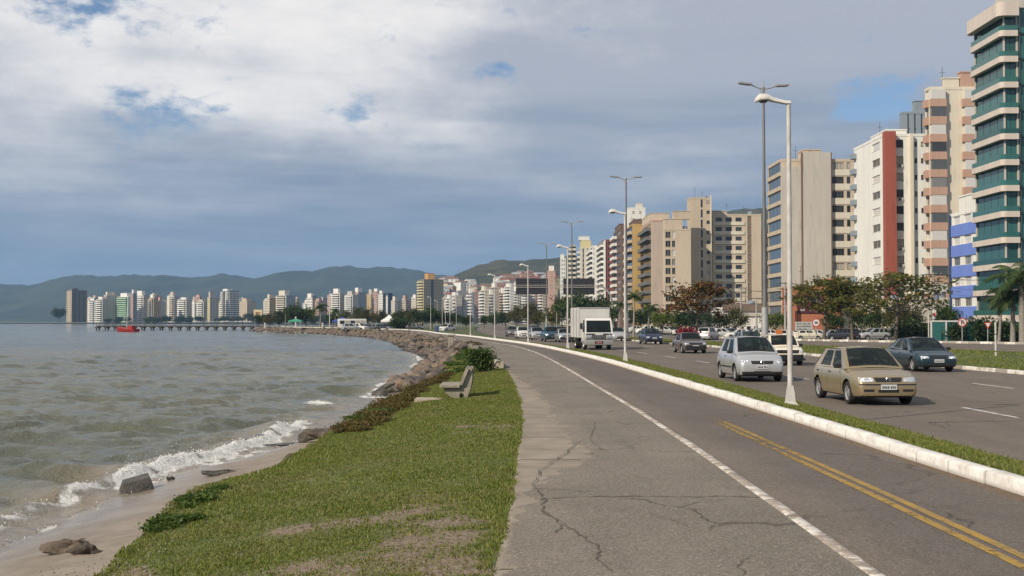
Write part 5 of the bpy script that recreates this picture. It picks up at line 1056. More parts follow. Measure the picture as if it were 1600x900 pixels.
OLDSED = car_proto('saloon', L=4.05, W=1.62, H=1.33, belt=.86, nose=.70, cowl=.80, roof_f=.10, roof_r=-.95, rear_b=-1.45, deck=.86, tail=.86, rwr=.74, lights=(.46, .72, .58, .69), grille=(0, .44, .58, .69), inlets=[], strip_z=None, bumper_black=(.30, .54), plate_z=.40, wb=2.40, fo=.80, side=[(.13, .48), (.54, .84)])
COMPACT = car_proto('compact', L=3.83, W=1.65, H=1.43, belt=.92, nose=.72, cowl=1.05, roof_f=.15, roof_r=-1.35, rear_b=-1.78, lights=(.42, .74, .58, .72), grille=(0, .30, .36, .48), inlets=[(.0, .5, .27, .34)], strip_z=None, plate_z=.50, wb=2.44, fo=.76)
SUVP = car_proto('suv', L=4.32, W=1.80, H=1.70, belt=1.08, zb=.28, nose=.95, cowl=1.05, roof_f=.28, roof_r=-1.75, rear_b=-2.02, rwr=.78, wr=.35, lights=(.50, .78, .76, .90), grille=(0, .42, .72, .86), inlets=[(.0, .55, .42, .52)], strip_z=None, plate_z=.54, wb=2.63, fo=.83, side=[(.12, .40), (.45, .66), (.70, .90)], rub=.55)
TAXI = car_proto('taxi', L=4.05, W=1.66, H=1.44, belt=.9, nose=.73, cowl=.98, roof_f=.15, roof_r=-1.2, rear_b=-1.75, deck=.93, roof_sign=True, emblem=True, strip_z=None, wb=2.47)
def wheel_pair(r, w):
    ty = MB(); ty.lathe([(r*.55, -w*.8), (r*.85, -w), (r, -w*.8), (r, w*.8), (r*.85, w), (r*.55, w*.8)], 26, 'x'); rm = MB(); rm.lathe([(0, w*.3), (r*.25, w*.35), (r*.3, w*.1), (r*.5, w*.2), (r*.58, w*.82)], 22, 'x'); rm.lathe([(r*.56, -w*.8), (0, -w*.5)], 22, 'x'); return [('tyre', ty.mesh('tyre', RUBBER, 50)), ('rim', rm.mesh('rim', RIM, 40))]
def build_truck(X, Y, z, heading):
    R = empty('box_truck', (X, Y, z), math.pi+heading); tag(R, 'white cab lorry with a tall plain grey box body', 'truck')
    PW = P_WHITE; hw = 1.02; GREY = mat('truck_bumper_grey', (.27, .27, .26), rough=.6); BOXM = mat('box_body_paint', (.47, .46, .44), (.55, .54, .51), .7, .6)
    def lk(n, mb, m, sm=0, par=R): return mb.build(n, m, par, smooth=sm)
    # cab: front face at y=2.9, back at 1.25; profile in side view
    prof = [(2.84, .62), (2.90, .95), (2.88, 1.22), (2.62, 2.16), (2.45, 2.30), (1.25, 2.32), (1.25, .62)]
    cab = MB(); n = len(prof)
    xs = [(-hw, 0), (hw, 0)]
    front = [(0, 1), (1, 2), (3, 4), (4, 5), (5, 6)]
    for i, j in front: (y0, z0), (y1, z1) = prof[i], prof[j]; k0 = .94 if z0 > 2 else 1; k1 = .94 if z1 > 2 else 1; cab.quad((-hw*k0, y0, z0), (hw*k0, y0, z0), (hw*k1, y1, z1), (-hw*k1, y1, z1))
    ws = lambda u, v, d: Vector((lerp(-hw, hw, u)*lerp(1, .94, v), lerp(2.88, 2.62, v)+.05*4*u*(1-u)*.5-d, lerp(1.22, 2.16, v)))
    wall_holes(cab, ws, 1, 1, [(.05, .95, .05, .97)], .03, 0, 0, extra=[.25, .5, .75])
    for sx in (-1, 1):
        sd = lambda u, v, d, sx=sx: Vector((sx*(hw*lerp(1, .94, max(0, v-.35)/.65)-d), lerp(lerp(2.86, 2.5, v), 1.25, u), lerp(.62, 2.31, v)))
        wall_holes(cab, sd, 1, 1, [(.16, .72, .40, .92)], .03)
    me = cab.mesh('cab', PW); bm = bmesh.new(); bm.from_mesh(me); bmesh.ops.remove_doubles(bm, verts=bm.verts, dist=.004); bmesh.ops.recalc_face_normals(bm, faces=bm.faces); bm.to_mesh(me); bm.free(); co = link('cab', me, R)
    p = MB(); vs = [ws(lerp(.05, .95, i/6), lerp(.05, .97, j/3), .012) for i in range(7) for j in range(4)]; p.add(vs, [(i*4+j, (i+1)*4+j, (i+1)*4+j+1, i*4+j+1) for i in range(6) for j in range(3)]); lk('windscreen', p, CARGLASS, 60, co)
    for sx in (-1, 1):
        p = MB(); f = lambda u, v: (sx*(hw*lerp(1, .94, max(0, v-.35)/.65)-.012), lerp(lerp(2.86, 2.5, v), 1.25, u), lerp(.62, 2.31, v)); p.quad(f(.16, .4), f(.72, .4), f(.72, .92), f(.16, .92)); lk('side_window', p, CARGLASS, 0, co)
        p = MB(); p.bevbox(-.09, .09, -.06, .06, -.22, .22, .03); p.tube([(-sx*.05, 0, .15), (-sx*.24, -.1, .25)], .018, 6); p.build('wing_mirror', BLACKP, R, (sx*1.26, 2.72, 1.72))
        p = MB(); p.bevbox(-.20, .20, 0, .05, -.10, .10, .02); p.build('headlight', LENS, R, (sx*.76, 2.895, .98))
        p = MB(); p.box(-.32, .32, 0, .02, -.04, .04); p.build('indicator_slot', BLACKP, R, (sx*.62, 2.90, 1.14))
        p = MB(); p.bevbox(-.22, .22, -.3, .3, -.04, .04, .02); p.build('cab_step', GREY, R, (sx*.86, 2.35, .48))
    p = MB(); p.bevbox(-.50, .50, 0, .05, -.12, .12, .02)
    g = p.build('grille', BLACKP, R, (0, 2.89, .97))
    for k in range(4): q = MB(); q.box(-.46, .46, .052, .066, -.09+k*.052, -.072+k*.052); q.build('grille_bar', GREY, g)
    q = MB(); q.lathe([(0, .0), (.06, .0), (.07, .01), (.07, .02), (0, .02)], 16); e = q.build('emblem', CHROME, g, (0, .055, 0)); e.rotation_euler = (-math.pi/2, 0, 0)
    p = MB(); p.bevbox(-1.08, 1.08, 2.45, 2.98, .36, .74, .07); lk('bumper', p, GREY, 50)
    p = MB(); p.box(-1.0, 1.0, 2.86, 2.915, .75, .79); lk('bumper_gap', p, BLACKP)
    p = MB(); p.box(-.30, .30, 2.981, 2.99, .46, .64); lk('plate_recess', p, BLACKP)
    p = MB(); p.box(-.2, .2, 2.992, 3.0, .5, .6); lk('number_plate', p, mat('red_plate', (.45, .16, .16), rough=.5))
    # box body with post seams
    bx = MB(); bx.bevbox(-1.12, 1.12, -3.35, 1.12, .86, 3.10, .03); b = lk('cargo_box', bx, BOXM)
    for yy in (-3.3, -1.85, -.4, 1.05):
        for sx in (-1, 1): q = MB(); q.box(-.02, .02, -.04, .04, .9, 3.06); q.build('box_post', GREY, b, (sx*1.135, yy, 0))
    for sx in (-1, 1):
        q = MB(); q.box(-1.14, 1.14, -.03, .03, -.03, .03); 
    q = MB(); q.box(-1.14, 1.14, 1.10, 1.15, 3.03, 3.12); q.build('box_rim', GREY, b)
    ch = MB(); ch.box(-.45, -.33, -3.2, 2.5, .58, .80); ch.box(.33, .45, -3.2, 2.5, .58, .80)
    for y in (-2.8, -1.2, .4): ch.box(-.33, .33, y, y+.1, .62, .76)
    ch.box(-1.0, 1.0, -3.2, 1.0, .80, .858); lk('chassis', ch, BLACKP)
    p = MB(); p.tube([(.70, .3, .60), (.70, 1.1, .60)], .2, 12); lk('fuel_tank', p, GREY, 50)
    wp = wheel_pair(.39, .12)
    for sx in (-1, 1):
        for yy, xx in ((2.0, .88), (-1.75, .92), (-1.75, .66)):
            w = empty('wheel'); w.parent = R; w.location = (sx*xx, yy, .39); w.rotation_euler = (0, 0, 0 if sx > 0 else math.pi)
            for a, m in wp: link(a, m, w)
    p = MB(); p.tube([(-.8, 2.0, .39), (.8, 2.0, .39)], .06, 8); p.tube([(-.8, -1.75, .39), (.8, -1.75, .39)], .08, 8); lk('axle', p, BLACKP)
    for x in (-.45, .45): p = MB(); p.bevbox(-.25, .25, -.28, .25, 0, .15, .04); p.bevbox(-.24, .24, -.40, -.26, .1, .72, .04); p.build('seat', SEATM, R, (x, 1.75, .95))
    return R
def build_pickup():
    pr = car_proto('pickup', L=4.4, W=1.68, H=1.52, belt=.98, zb=.26, nose=.84, cowl=.95, roof_f=.45, roof_r=-.35, rear_b=-.55, deck=.98, tail=.98, wr=.31, lights=(.48, .76, .66, .80), grille=(0, .42, .64, .78), strip_z=None, bumper_black=(.34, .56), plate_z=.42, wb=2.72, fo=.80, side=[(.22, .86)]); return pr
PICKUP = build_pickup()
# --- traffic coming towards the viewer
TR = 'traffic coming up the near carriageway'
gold = place_car(HATCH, 'hatchback_car', 'gold five door hatchback nearest the lamp post', P_GOLD, 9.22, 32.05, ZR, .045, TR)
fox = place_car(FOX, 'hatchback_car', 'silver tall hatchback with a dark lower bumper', P_SILVER, 8.52, 43.7, ZR, .04, TR)
place_car(UNO, 'hatchback_car', 'boxy ivory hatchback with dark front behind the silver hatchback', P_IVORY, 12.98, 59.0, ZR, .02, TR)
place_car(COMPACT, 'hatchback_car', 'grey car mostly hidden behind the ivory hatchback', P_GREY, 15.5, 79.5, ZR, .07, TR)
teal = place_car(SEDAN, 'liftback_car', 'dark teal car in the far lane by the reservation kerb', P_TEAL, 17.42, 51.9, ZR, .03, TR)
place_car(OLDSED, 'saloon_car', 'brownish grey old saloon with black bumper', P_BROWN, 11.72, 80.5, ZR, .07, TR)
place_car(COMPACT, 'hatchback_car', 'dark navy hatchback right of the lorry', P_NAVY, 12.62, 110.8, ZR, .08, TR)
build_truck(6.0, 91.0, ZR, .10)
place_car(COMPACT, 'hatchback_car', 'pale silver car half hidden behind the lorry cab', P_SILVER, 11.1, 128.5, ZR, .09, TR)
place_car(PICKUP, 'pickup_truck', 'petrol blue pickup with bright headlight behind the path lamps', P_BLUE, 3.95, 125, ZR, .10, TR, cat='pickup')
place_car(HATCH, 'hatchback_car', 'silver hatchback left of the blue pickup', P_SILVER, 2.75, 136, ZR, .10, TR)
place_car(HATCH, 'hatchback_car', 'white hatchback left of the silver one', P_WHITE, 1.25, 146, ZR, .10, TR)
place_car(SEDAN, 'liftback_car', 'brownish grey car at the left end of the queue', P_BROWN, .05, 164, ZR, .10, TR)
place_car(SEDAN, 'liftback_car', 'dark blue car behind the petrol blue pickup', P_NAVY, 6.0, 150, ZR, .10, TR)
place_car(TAXI, 'taxi', 'yellow taxi with a roof sign left of the lorry', P_YELLOW, 7.65, 163, ZR, .10, TR)
place_car(COMPACT, 'hatchback_car', 'dark car behind the white hatchback in the queue', P_DARK, 3.2, 172, ZR, .10, TR)
place_car(OLDSED, 'saloon_car', 'small light car just left of the lorry box', P_SILVER, 5.2, 121, ZR, .09, TR)
place_car(HATCH, 'hatchback_car', 'white car on the slip road by the lamp posts', P_WHITE, -11.6, 215, -.2, -.5, None)
# --- parked cars
PK = 'cars parked along the far side'
def on(px, py, Y): p = AT(px, py, Y); return p.x, Y
def park(proto, label, pm, px, Y, head, nm='hatchback_car', skip=('steering_wheel', 'axle', 'plate_marks', 'door_seam')):
    X = AT(px, 530, Y).x; return place_car(proto, nm, label, pm, X, Y, float(ground_z(np.array([X]), np.array([Y]))[0])+.03, head, PK, skip=skip)
park(SUVP, 'silver estate car parked side on under the almond tree', P_SILVER, 1366, 165, -math.pi/2+.12, 'suv_car')
park(SUVP, 'dark car parked beside the silver side on car', P_DARK, 1319, 163, -2.5, 'suv_car')
park(COMPACT, 'pale car behind the silver side on car', P_SILVER, 1338, 176, -1.2)
park(FOX, 'silver hatchback showing its tail by the white post', P_SILVER, 1469, 155, 2.55)
park(SEDAN, 'dark car with red tail lamps in front of the glass fence', P_DARK, 1519, 156, 2.4, 'liftback_car')
park(SEDAN, 'grey car cut by the picture edge beside the palms', P_GREY, 1590, 150, 1.9, 'liftback_car')
park(FOX, 'silver hatchback parked beyond the reservation near the red shrub', P_SILVER, 1106, 135, 2.7)
cols_ = [P_WHITE, P_WHITE, P_IVORY, P_WHITE, P_SILVER, P_WHITE, P_GREY, P_WHITE, P_NAVY, P_WHITE, P_SILVER, P_WHITE, P_WHITE, P_REDP, P_WHITE, P_WHITE, P_DARK, P_WHITE, P_SILVER, P_WHITE]
spots = [(1232, 172), (1250, 176), (1262, 170), (1279, 176), (1296, 172), (1128, 180), (1142, 186), (1153, 178), (1165, 184), (1178, 178), (1190, 186), (1206, 178), (1038, 205), (1024, 210), (1010, 204), (995, 215), (1052, 214), (1068, 205), (1300, 186), (1216, 186)]
where = ['left of the grey direction sign', 'just below the grey direction sign', 'right below the grey direction sign', 'under the round speed sign', 'under the first almond branches', 'first in the row before the low white building', 'second in the row before the low white building', 'third in the row before the low white building', 'fourth in the row before the low white building', 'fifth in the row before the low white building', 'sixth in the row before the low white building', 'seen past the tall thick lamp post', 'behind the red shrub', 'second from the red shrub', 'third from the red shrub', 'fourth from the red shrub', 'right behind the old saloon', 'between the palms and the white row', 'in the second row under the almond tree', 'in the second row by the tall lamp post']
cn = {P_WHITE.name: 'white', P_IVORY.name: 'ivory', P_SILVER.name: 'silver', P_GREY.name: 'grey', P_NAVY.name: 'navy', P_REDP.name: 'maroon', P_DARK.name: 'charcoal'}
for i, (px, Y) in enumerate(spots):
    park([HATCH, COMPACT, FOX, SEDAN][i % 4], cn[cols_[i].name]+' parked car '+where[i], cols_[i], px, Y, random.choice([-1.3, 1.7, -1.5, 2.0, -1.1]))
# ================================================================== VEGETATION
BARK = mat('tree_bark', (.10, .08, .06), (.16, .135, .105), 5, .95, .5, 20); PALMB = mat('palm_bark', (.20, .18, .15), (.28, .255, .22), 6, .95)
LF_ALM = leaf_mat('almond_leaves', (.055, .078, .014), (.125, .135, .026), (.23, .14, .034), .42)
LF_ALM_R = leaf_mat('almond_leaves_rust', (.05, .060, .015), (.13, .075, .022), (.26, .085, .03), .38)
LF_MID = leaf_mat('green_leaves', (.020, .042, .008), (.042, .078, .014), (.085, .115, .022), .30)
LF_DARK = leaf_mat('dark_leaves', (.014, .030, .008), (.028, .052, .012), (.055, .080, .020), .25)
LF_OLIVE = leaf_mat('olive_leaves', (.045, .050, .012), (.085, .085, .022), (.13, .105, .030), .3)
LF_YEL = leaf_mat('yellowgreen_leaves', (.05, .085, .010), (.10, .14, .018), (.17, .19, .03), .35)
LF_PALM = leaf_mat('palm_leaves', (.022, .048, .010), (.045, .082, .016), (.095, .12, .03), .3)
LF_RED = leaf_mat('red_leaves', (.10, .010, .014), (.20, .018, .025), (.28, .05, .04), .3)
LF_RUST = leaf_mat('rusty_groundcover', (.070, .050, .016), (.10, .10, .022), (.17, .085, .03), .3)
def leaves(centres, size, r, flat=.5, elong=1.6):
    n = len(centres); a = r.normal(0, 1, (n, 3)); a[:, 2] *= (1-flat); a /= np.linalg.norm(a, axis=1)[:, None]+1e-9
    b = r.normal(0, 1, (n, 3)); b = np.cross(a, b); b /= np.linalg.norm(b, axis=1)[:, None]+1e-9
    s = size*r.uniform(.6, 1.35, n); A = a*(s*elong/2)[:, None]; B = b*(s/2)[:, None]
    V = np.stack([centres-A, centres+B*.9-A*.1, centres+A, centres-B*.9-A*.1], 1).reshape(-1, 3)
    return V, np.arange(n*4).reshape(-1, 4)
def make_tree(kind, seed, leafm, h=6, w=6, nleaf=2600, lsize=.16, trunk=.16):
    r = np.random.default_rng(seed); R = random.Random(seed); tb = MB(); tips = []
    def limb(p, d, L, rad, lev, flat):
        pts = [p]; rr = [rad]; n = 4
        for i in range(n):
            d = (d + Vector((R.gauss(0, .16), R.gauss(0, .16), R.gauss(.04 if not flat else .01, .10)))).normalized(); p = p + d*L/n; pts.append(p); rr.append(rad*(1-.55*(i+1)/n))
            if lev < 2 and i >= 1:
                for _ in range(1 if lev else 2):
                    q = Vector((R.gauss(0, 1), R.gauss(0, 1), R.gauss(.1 if flat else .35, .35))).normalized(); limb(p, (d*.8+q*.75).normalized(), L*R.uniform(.45, .65), rr[-1]*.62, lev+1, flat)
        tb.tube(pts, rr, 6 if lev else 8, cap=False)
        tips.append((p, lev)); 
        if lev == 2: tips.append((pts[2], 2)); tips.append((pts[3], 2))
    cen = []
    if kind == 'almond':
        lean = Vector((R.uniform(-.12, .12), R.uniform(-.1, .1), 1)); tb.tube([Vector((0, 0, -.1)), lean*h*.25, lean*h*.55, lean*h*.92], [trunk*1.25, trunk, trunk*.75, trunk*.3], 9)
        for lv, (zz, rad, nb) in enumerate(((.46, .50, 7), (.62, .47, 7), (.78, .32, 6), (.92, .16, 4))):
            for k in range(nb):
                t = 2*math.pi*(k+R.uniform(-.3, .3))/nb + lv; d = Vector((math.cos(t), math.sin(t), .30)).normalized(); limb(lean*h*zz, d, w*rad*R.uniform(.75, 1.1), trunk*.42, 1, True)
    else:
        tb.tube([Vector((0, 0, -.1)), Vector((R.uniform(-.1, .1), 0, h*.2)), Vector((R.uniform(-.2, .2), R.uniform(-.2, .2), h*.42))], [trunk*1.3, trunk, trunk*.8], 9)
        for k in range(7):
            t = 2*math.pi*k/7+R.uniform(-.3, .3); u = R.uniform(.25, 1); d = Vector((math.cos(t)*u, math.sin(t)*u, R.uniform(.5, 1.1))).normalized(); limb(Vector((0, 0, h*R.uniform(.28, .42))), d, h*R.uniform(.34, .5)*(.6+.4*w/h), trunk*.5, 0 if k % 2 else 1, False)
    T = np.array([tuple(p) for p, l in tips]); 
    if kind != 'almond':
        ex = r.normal(0, 1, (len(T)//2+10, 3)); ex /= np.linalg.norm(ex, axis=1)[:, None]; ex *= r.uniform(.55, 1, len(ex))[:, None]**.5; ex = ex*np.array([w/2, w/2, h*.30]) + np.array([0, 0, h*.66]); T = np.concatenate([T, ex])
    k = r.integers(0, len(T), nleaf); spread = np.array([.34, .34, .12])*w/6*1.1 if kind == 'almond' else np.array([.42, .42, .36])*max(w, h)/6
    C = T[k] + r.normal(0, 1, (nleaf, 3))*spread
    V, Fq = leaves(C, lsize, r, .65 if kind == 'almond' else .35)
    return tb.mesh('trunk', BARK, 60), np_mesh('crown', V, Fq, leafm)
def make_palm(seed, h=5, fl=2.2, nf=17, trunk=.16, leafm=None):
    r = random.Random(seed); tb = MB(); top = Vector((r.uniform(-.3, .3), r.uniform(-.3, .3), h)); tb.tube([Vector((0, 0, -.1)), top*.3+Vector((0, 0, 0)), top*.7, top], [trunk*1.3, trunk, trunk*.85, trunk*.7], 9)
    V = []; Fq = []
    for k in range(nf):
        az = k*2.4+r.uniform(-.2, .2); up = r.uniform(-.15, 1.25); L = fl*r.uniform(.8, 1.1); pts = []; p = top.copy(); d = Vector((math.cos(az)*math.cos(up), math.sin(az)*math.cos(up), math.sin(up)))
        n = 13
        for i in range(n+1):
            pts.append(p.copy()); p = p + d*(L/n); d = (d + Vector((0, 0, -.135*(1+.4*i/n)))).normalized()
        tb.tube(pts, [.03*(1-.8*i/n)+.004 for i in range(n+1)], 4, m=1, cap=False)
        for i in range(1, n+1):
            dd = (pts[i]-pts[i-1]).normalized(); side = dd.cross(Vector((0, 0, 1)))
            if side.length < .05: continue
            side.normalize(); upv = side.cross(dd).normalized()
            for sg in (-1, 1):
                for q in (0, .5):
                    base = pts[i-1].lerp(pts[i], q); ll = fl*.26*math.sin(math.pi*min(1, (i+q)/n*.9+.1))*r.uniform(.8, 1.15); tip = base + (side*sg*.85 + dd*.5 - Vector((0, 0, .42+r.uniform(0, .3))) + upv*.1)*ll; mid = base.lerp(tip, .45) + Vector((0, 0, ll*.10)); wv = dd*.022*(1+fl*.2)
                    o = len(V); V += [base-wv, base+wv, mid+wv*1.3, mid-wv*1.3, tip]; Fq += [(o, o+1, o+2, o+3), (o+3, o+2, o+4, o+4)]
    F2 = [f for f in Fq]; me = bpy.data.meshes.new('crown'); me.from_pydata([tuple(v) for v in V], [], [f if f[2] != f[3] else f[:3] for f in F2]); me.materials.append(leafm or LF_PALM)
    return tb.mesh('trunk', [PALMB, LF_PALM], 60), me
def make_bush(seed, w, h, n, ls, leafm):
    r = np.random.default_rng(seed); R = random.Random(seed); tb = MB(); c = []
    for k in range(9):
        t = R.uniform(0, 6.28); e = Vector((math.cos(t)*w*.38*R.random(), math.sin(t)*w*.38*R.random(), h*R.uniform(.5, .95))); tb.tube([Vector((e.x*.2, e.y*.2, -.05)), e*.55, e], [.022, .016, .006], 5, cap=False); c.append(tuple(e)); c.append(tuple(e*.6))
    c = np.array(c); C = c[r.integers(0, len(c), n)] + r.normal(0, 1, (n, 3))*np.array([w*.16, w*.16, h*.16]); C[:, 2] = np.maximum(C[:, 2], .02)
    V, Fq = leaves(C, ls, r, .3); return tb.mesh('stems', BARK, 60), np_mesh('foliage', V, Fq, leafm)
def put(protom, name, label, cat, X, Y, z, s=1.0, rz=0.0, group=None, names=('trunk', 'crown'), sz=None):
    o = empty(name, (X, Y, z), rz); o.scale = (s, s, sz or s); tag(o, label, cat, group); link(names[0], protom[0], o); link(names[1], protom[1], o); return o
gz = lambda X, Y: float(ground_z(np.array([X]), np.array([Y]))[0])
def atx(px, Y): return AT(px, 510, Y).x
# almond trees of the far grass strip and the reservation
A1 = make_tree('almond', 3, LF_ALM, 7.0, 8.6, 1500, .30, .17); A2 = make_tree('almond', 5, LF_ALM, 6.6, 7.2, 2100, .28, .16); A3 = make_tree('almond', 8, LF_ALM_R, 7.2, 6.8, 2300, .30, .15)
def tree_at(pm, label, px, Y, ytop, z=None, cat='tree', nm='almond_tree', hh=7.0, group=None, rz=None):
    X = atx(px, Y); z = gz(X, Y) if z is None else z; top = AT(px, ytop, Y).z; s = (top-z)/hh; return put(pm, nm, label, cat, X, Y, z, s, rz if rz is not None else random.uniform(0, 6), group)
tree_at(A2, 'spreading almond tree with leaning dark trunk in front of the wine red sign', 1287, 128, 437, hh=6.9)
tree_at(A1, 'almond tree with a straight trunk and wide tiered branches', 1399, 150, 428, hh=7.3)
tree_at(A2, 'second leaning almond tree beside the parked silver cars', 1332, 126, 447, hh=6.9, rz=2.2)
tree_at(A3, 'almond tree with rusty red leaves behind the old saloon', 1086, 118, 443, z=-.2, hh=7.4)
B_DK = make_tree('round', 11, LF_DARK, 6, 6, 3000, .26, .15); B_MD = make_tree('round', 12, LF_MID, 6, 5.5, 3000, .26, .15); B_OL = make_tree('round', 13, LF_OLIVE, 6, 6.5, 2400, .26, .14); B_YG = make_tree('round', 14, LF_YEL, 5, 5.5, 2600, .24, .13)
PALM1 = make_palm(2, 5.2, 2.6, 19); PALM2 = make_palm(6, 6.5, 2.3, 16); PALM3 = make_palm(9, 4.2, 2.9, 22, .2)
tree_at(PALM3, 'tall palm with drooping fronds at the picture edge', 1598, 118, 392, nm='palm_tree', cat='palm', hh=6.0)
tree_at(PALM1, 'palm with arching fronds before the stone balcony of the green tower', 1560, 124, 446, nm='palm_tree', cat='palm', hh=6.6)
tree_at(PALM3, 'shorter full palm left of the edge palm', 1582, 121, 430, nm='palm_tree', cat='palm', hh=6.0)
tree_at(PALM2, 'slender palm between the lorry and the rusty almond tree', 990, 150, 455, z=-.3, nm='palm_tree', cat='palm', hh=7.4)
tree_at(PALM2, 'slender palm next to the thin path lamp', 967, 175, 470, z=-.3, nm='palm_tree', cat='palm', hh=7.4)
tree_at(PALM1, 'palm in front of the curved balconies', 1012, 190, 470, z=-.4, nm='palm_tree', cat='palm', hh=6.6)
def greenery():
    R = random.Random(21)
    L = [ # px, Y, ytop, proto, name label
     (1300,185,490,B_MD,'dark green tree filling under the first almond tree'),(1345,190,486,B_MD,'dense dark tree under the middle almond tree'),(1372,182,486,B_MD,'mid green tree under the straight almond tree'),(1425,178,490,B_MD,'dark tree left of the utility pole'),(1478,172,478,B_MD,'green tree beside the utility pole'),(1412,176,474,B_OL,'thin reddish brown tree by the pale low wall'),
     (1212,190,490,B_YG,'yellow green shrub tree beside the tall lamp post'),(1120,200,488,B_DK,'dark tree right of the rusty almond tree'),(1148,205,486,B_OL,'thin tree before the low white building'),(1060,190,492,B_MD,'green tree left of the rusty almond tree'),(1035,185,488,B_YG,'yellow green bush tree near the red shrub'),(1080,215,484,B_DK,'dark tree behind the rusty almond tree'),
     (1000,220,482,B_DK,'dark tree behind the slender palms'),(945,230,478,B_MD,'green tree behind the lorry box'),(918,240,462,B_DK,'tall dark green tree above the lorry'),(900,250,464,B_MD,'leafy tree left above the lorry'),(878,255,470,B_OL,'thin brownish tree behind the taxi'),(862,262,488,B_YG,'bright green tree behind the queue of cars'),(842,270,490,B_OL,'olive tree left of the bright green one'),(826,285,478,B_OL,'autumn coloured tree behind the queue'),(808,300,482,B_OL,'second autumn coloured tree behind the queue'),(790,310,486,B_DK,'dark tree in the row along the road'),(772,330,490,B_MD,'tree in the row along the road past the white lamp'),(757,345,493,B_DK,'tree closing the view down the road'),(728,285,493,B_DK,'round clipped dark bush tree on the island'),
     (708,300,490,B_MD,'green tree right of the lamp cluster'),(690,290,486,B_DK,'dark tree under the office tower'),(675,285,482,B_MD,'leafy tree under the office tower'),(660,280,484,B_DK,'broad dark tree left under the office tower'),(645,290,486,B_OL,'olive tree beside the white tent'),(632,300,484,B_DK,'dark tree behind the white tent'),(618,320,490,B_OL,'olive tree left of the white tent'),(598,330,488,B_OL,'olive tree behind the bus'),(575,335,486,B_OL,'brownish tree behind the bus roof'),(560,340,484,B_OL,'broad olive tree left of the bus'),(540,345,488,B_OL,'olive tree above the blue tarpaulin'),(520,350,490,B_MD,'tree by the tall white pole'),(462,350,478,B_MD,'big leafy green tree on the headland'),(448,355,484,B_DK,'dark lower tree on the headland'),(478,352,482,B_YG,'bright green tree on the headland'),(436,365,490,B_MD,'small tree next to the big headland tree'),(410,372,490,B_DK,'low tree near the pier head'),(422,362,493,B_OL,'thin tree near the pier head')]
    for px, Y, yt, pm, lab in L:
        z = -.35 if px < 760 else None; tree_at(pm, lab, px, Y, yt, z=z, nm='leafy_tree', hh=6.2 if pm is not B_YG else 5.2, group='street trees')
    P = [(500,330,472,PALM1,'palm on the headland with a bare trunk'),(524,325,480,PALM1,'full palm by the tall white pole'),(446,345,482,PALM2,'small palm beside the big headland tree'),(896,215,468,PALM2,'thin palm left of the lorry box'),(884,225,474,PALM2,'thin palm behind the path lamp'),(870,222,478,PALM2,'thin palm right behind the taxi'),(1022,200,478,PALM1,'palm before the yellow framed windows'),(953,205,482,PALM2,'palm right behind the lorry')]
    for px, Y, yt, pm, lab in P: tree_at(pm, lab, px, Y, yt, z=-.4, nm='palm_tree', cat='palm', hh=7.2 if pm is PALM2 else 6.4)
    # strip of woodland along the far shore
    for k in range(64):
        px = R.uniform(165, 640); Y = R.uniform(1230, 1290) if px < 400 else R.uniform(900, 1200); X = atx(px, Y); put(R.choice([B_DK, B_MD, B_DK]), 'shore_tree', 'dark tree in the low green line along the far shore', 'tree', X, Y, -2.6, R.uniform(.9, 1.6), R.uniform(0, 6), 'trees along the far shore')
    tree_at(B_DK, 'dark clump of trees left of the lone grey tower', 92, 1250, 481, z=.3, nm='leafy_tree', hh=6.2); tree_at(B_DK, 'big dark tree in front of the brown pair of blocks', 388, 1150, 489, z=.3, nm='leafy_tree', hh=6.2)
greenery()
RB = make_bush(4, 2.6, 1.5, 1500, .22, LF_RED); X = atx(1072, 100); put(RB, 'red_shrub', 'bright red leaved shrub on the reservation behind the old saloon', 'shrub', X+.0, 100, -.2, .8, 0, None, ('stems', 'foliage'))
HB = make_bush(5, 2.0, 1.5, 1300, .17, LF_MID); HD = make_bush(6, 2.2, 1.8, 1300, .17, LF_DARK)
for i, (px, Y, s) in enumerate(((1490,140,1.2),(1512,142,1.3),(1540,138,1.5),(1552,139,1.4),(1566,136,1.3),(1576,140,1.5),(1424,160,1.4),(1440,162,1.2),(1404,158,1.1),(1590,138,1.2))):
    X = atx(px, Y); put(HB if i % 2 else HD, 'hedge_bush', ['green bush before the glass fence left of the no return sign', 'bush behind the no return sign', 'tall bush under the give way sign', 'bush right of the give way sign', 'bush by the white post', 'large bush between white post and edge', 'bush at the foot of the straight almond tree', 'bush right of the straight almond tree', 'low bush left of the straight almond trunk', 'bush at the picture edge under the palms'][i], 'bush', X, Y, gz(X, Y), s, i*1.3, 'bushes along the car park', ('stems', 'foliage'))
for i in range(9):
    Y = 262+i*3; X = kerb_x(Y)+4+i*1.1; put(HD, 'hedge_bush', 'dark bush in the hedge along the promenade behind the lamp posts', 'bush', float(X), Y, -.3, 1.3, i, 'hedge behind the lamp posts', ('stems', 'foliage'))
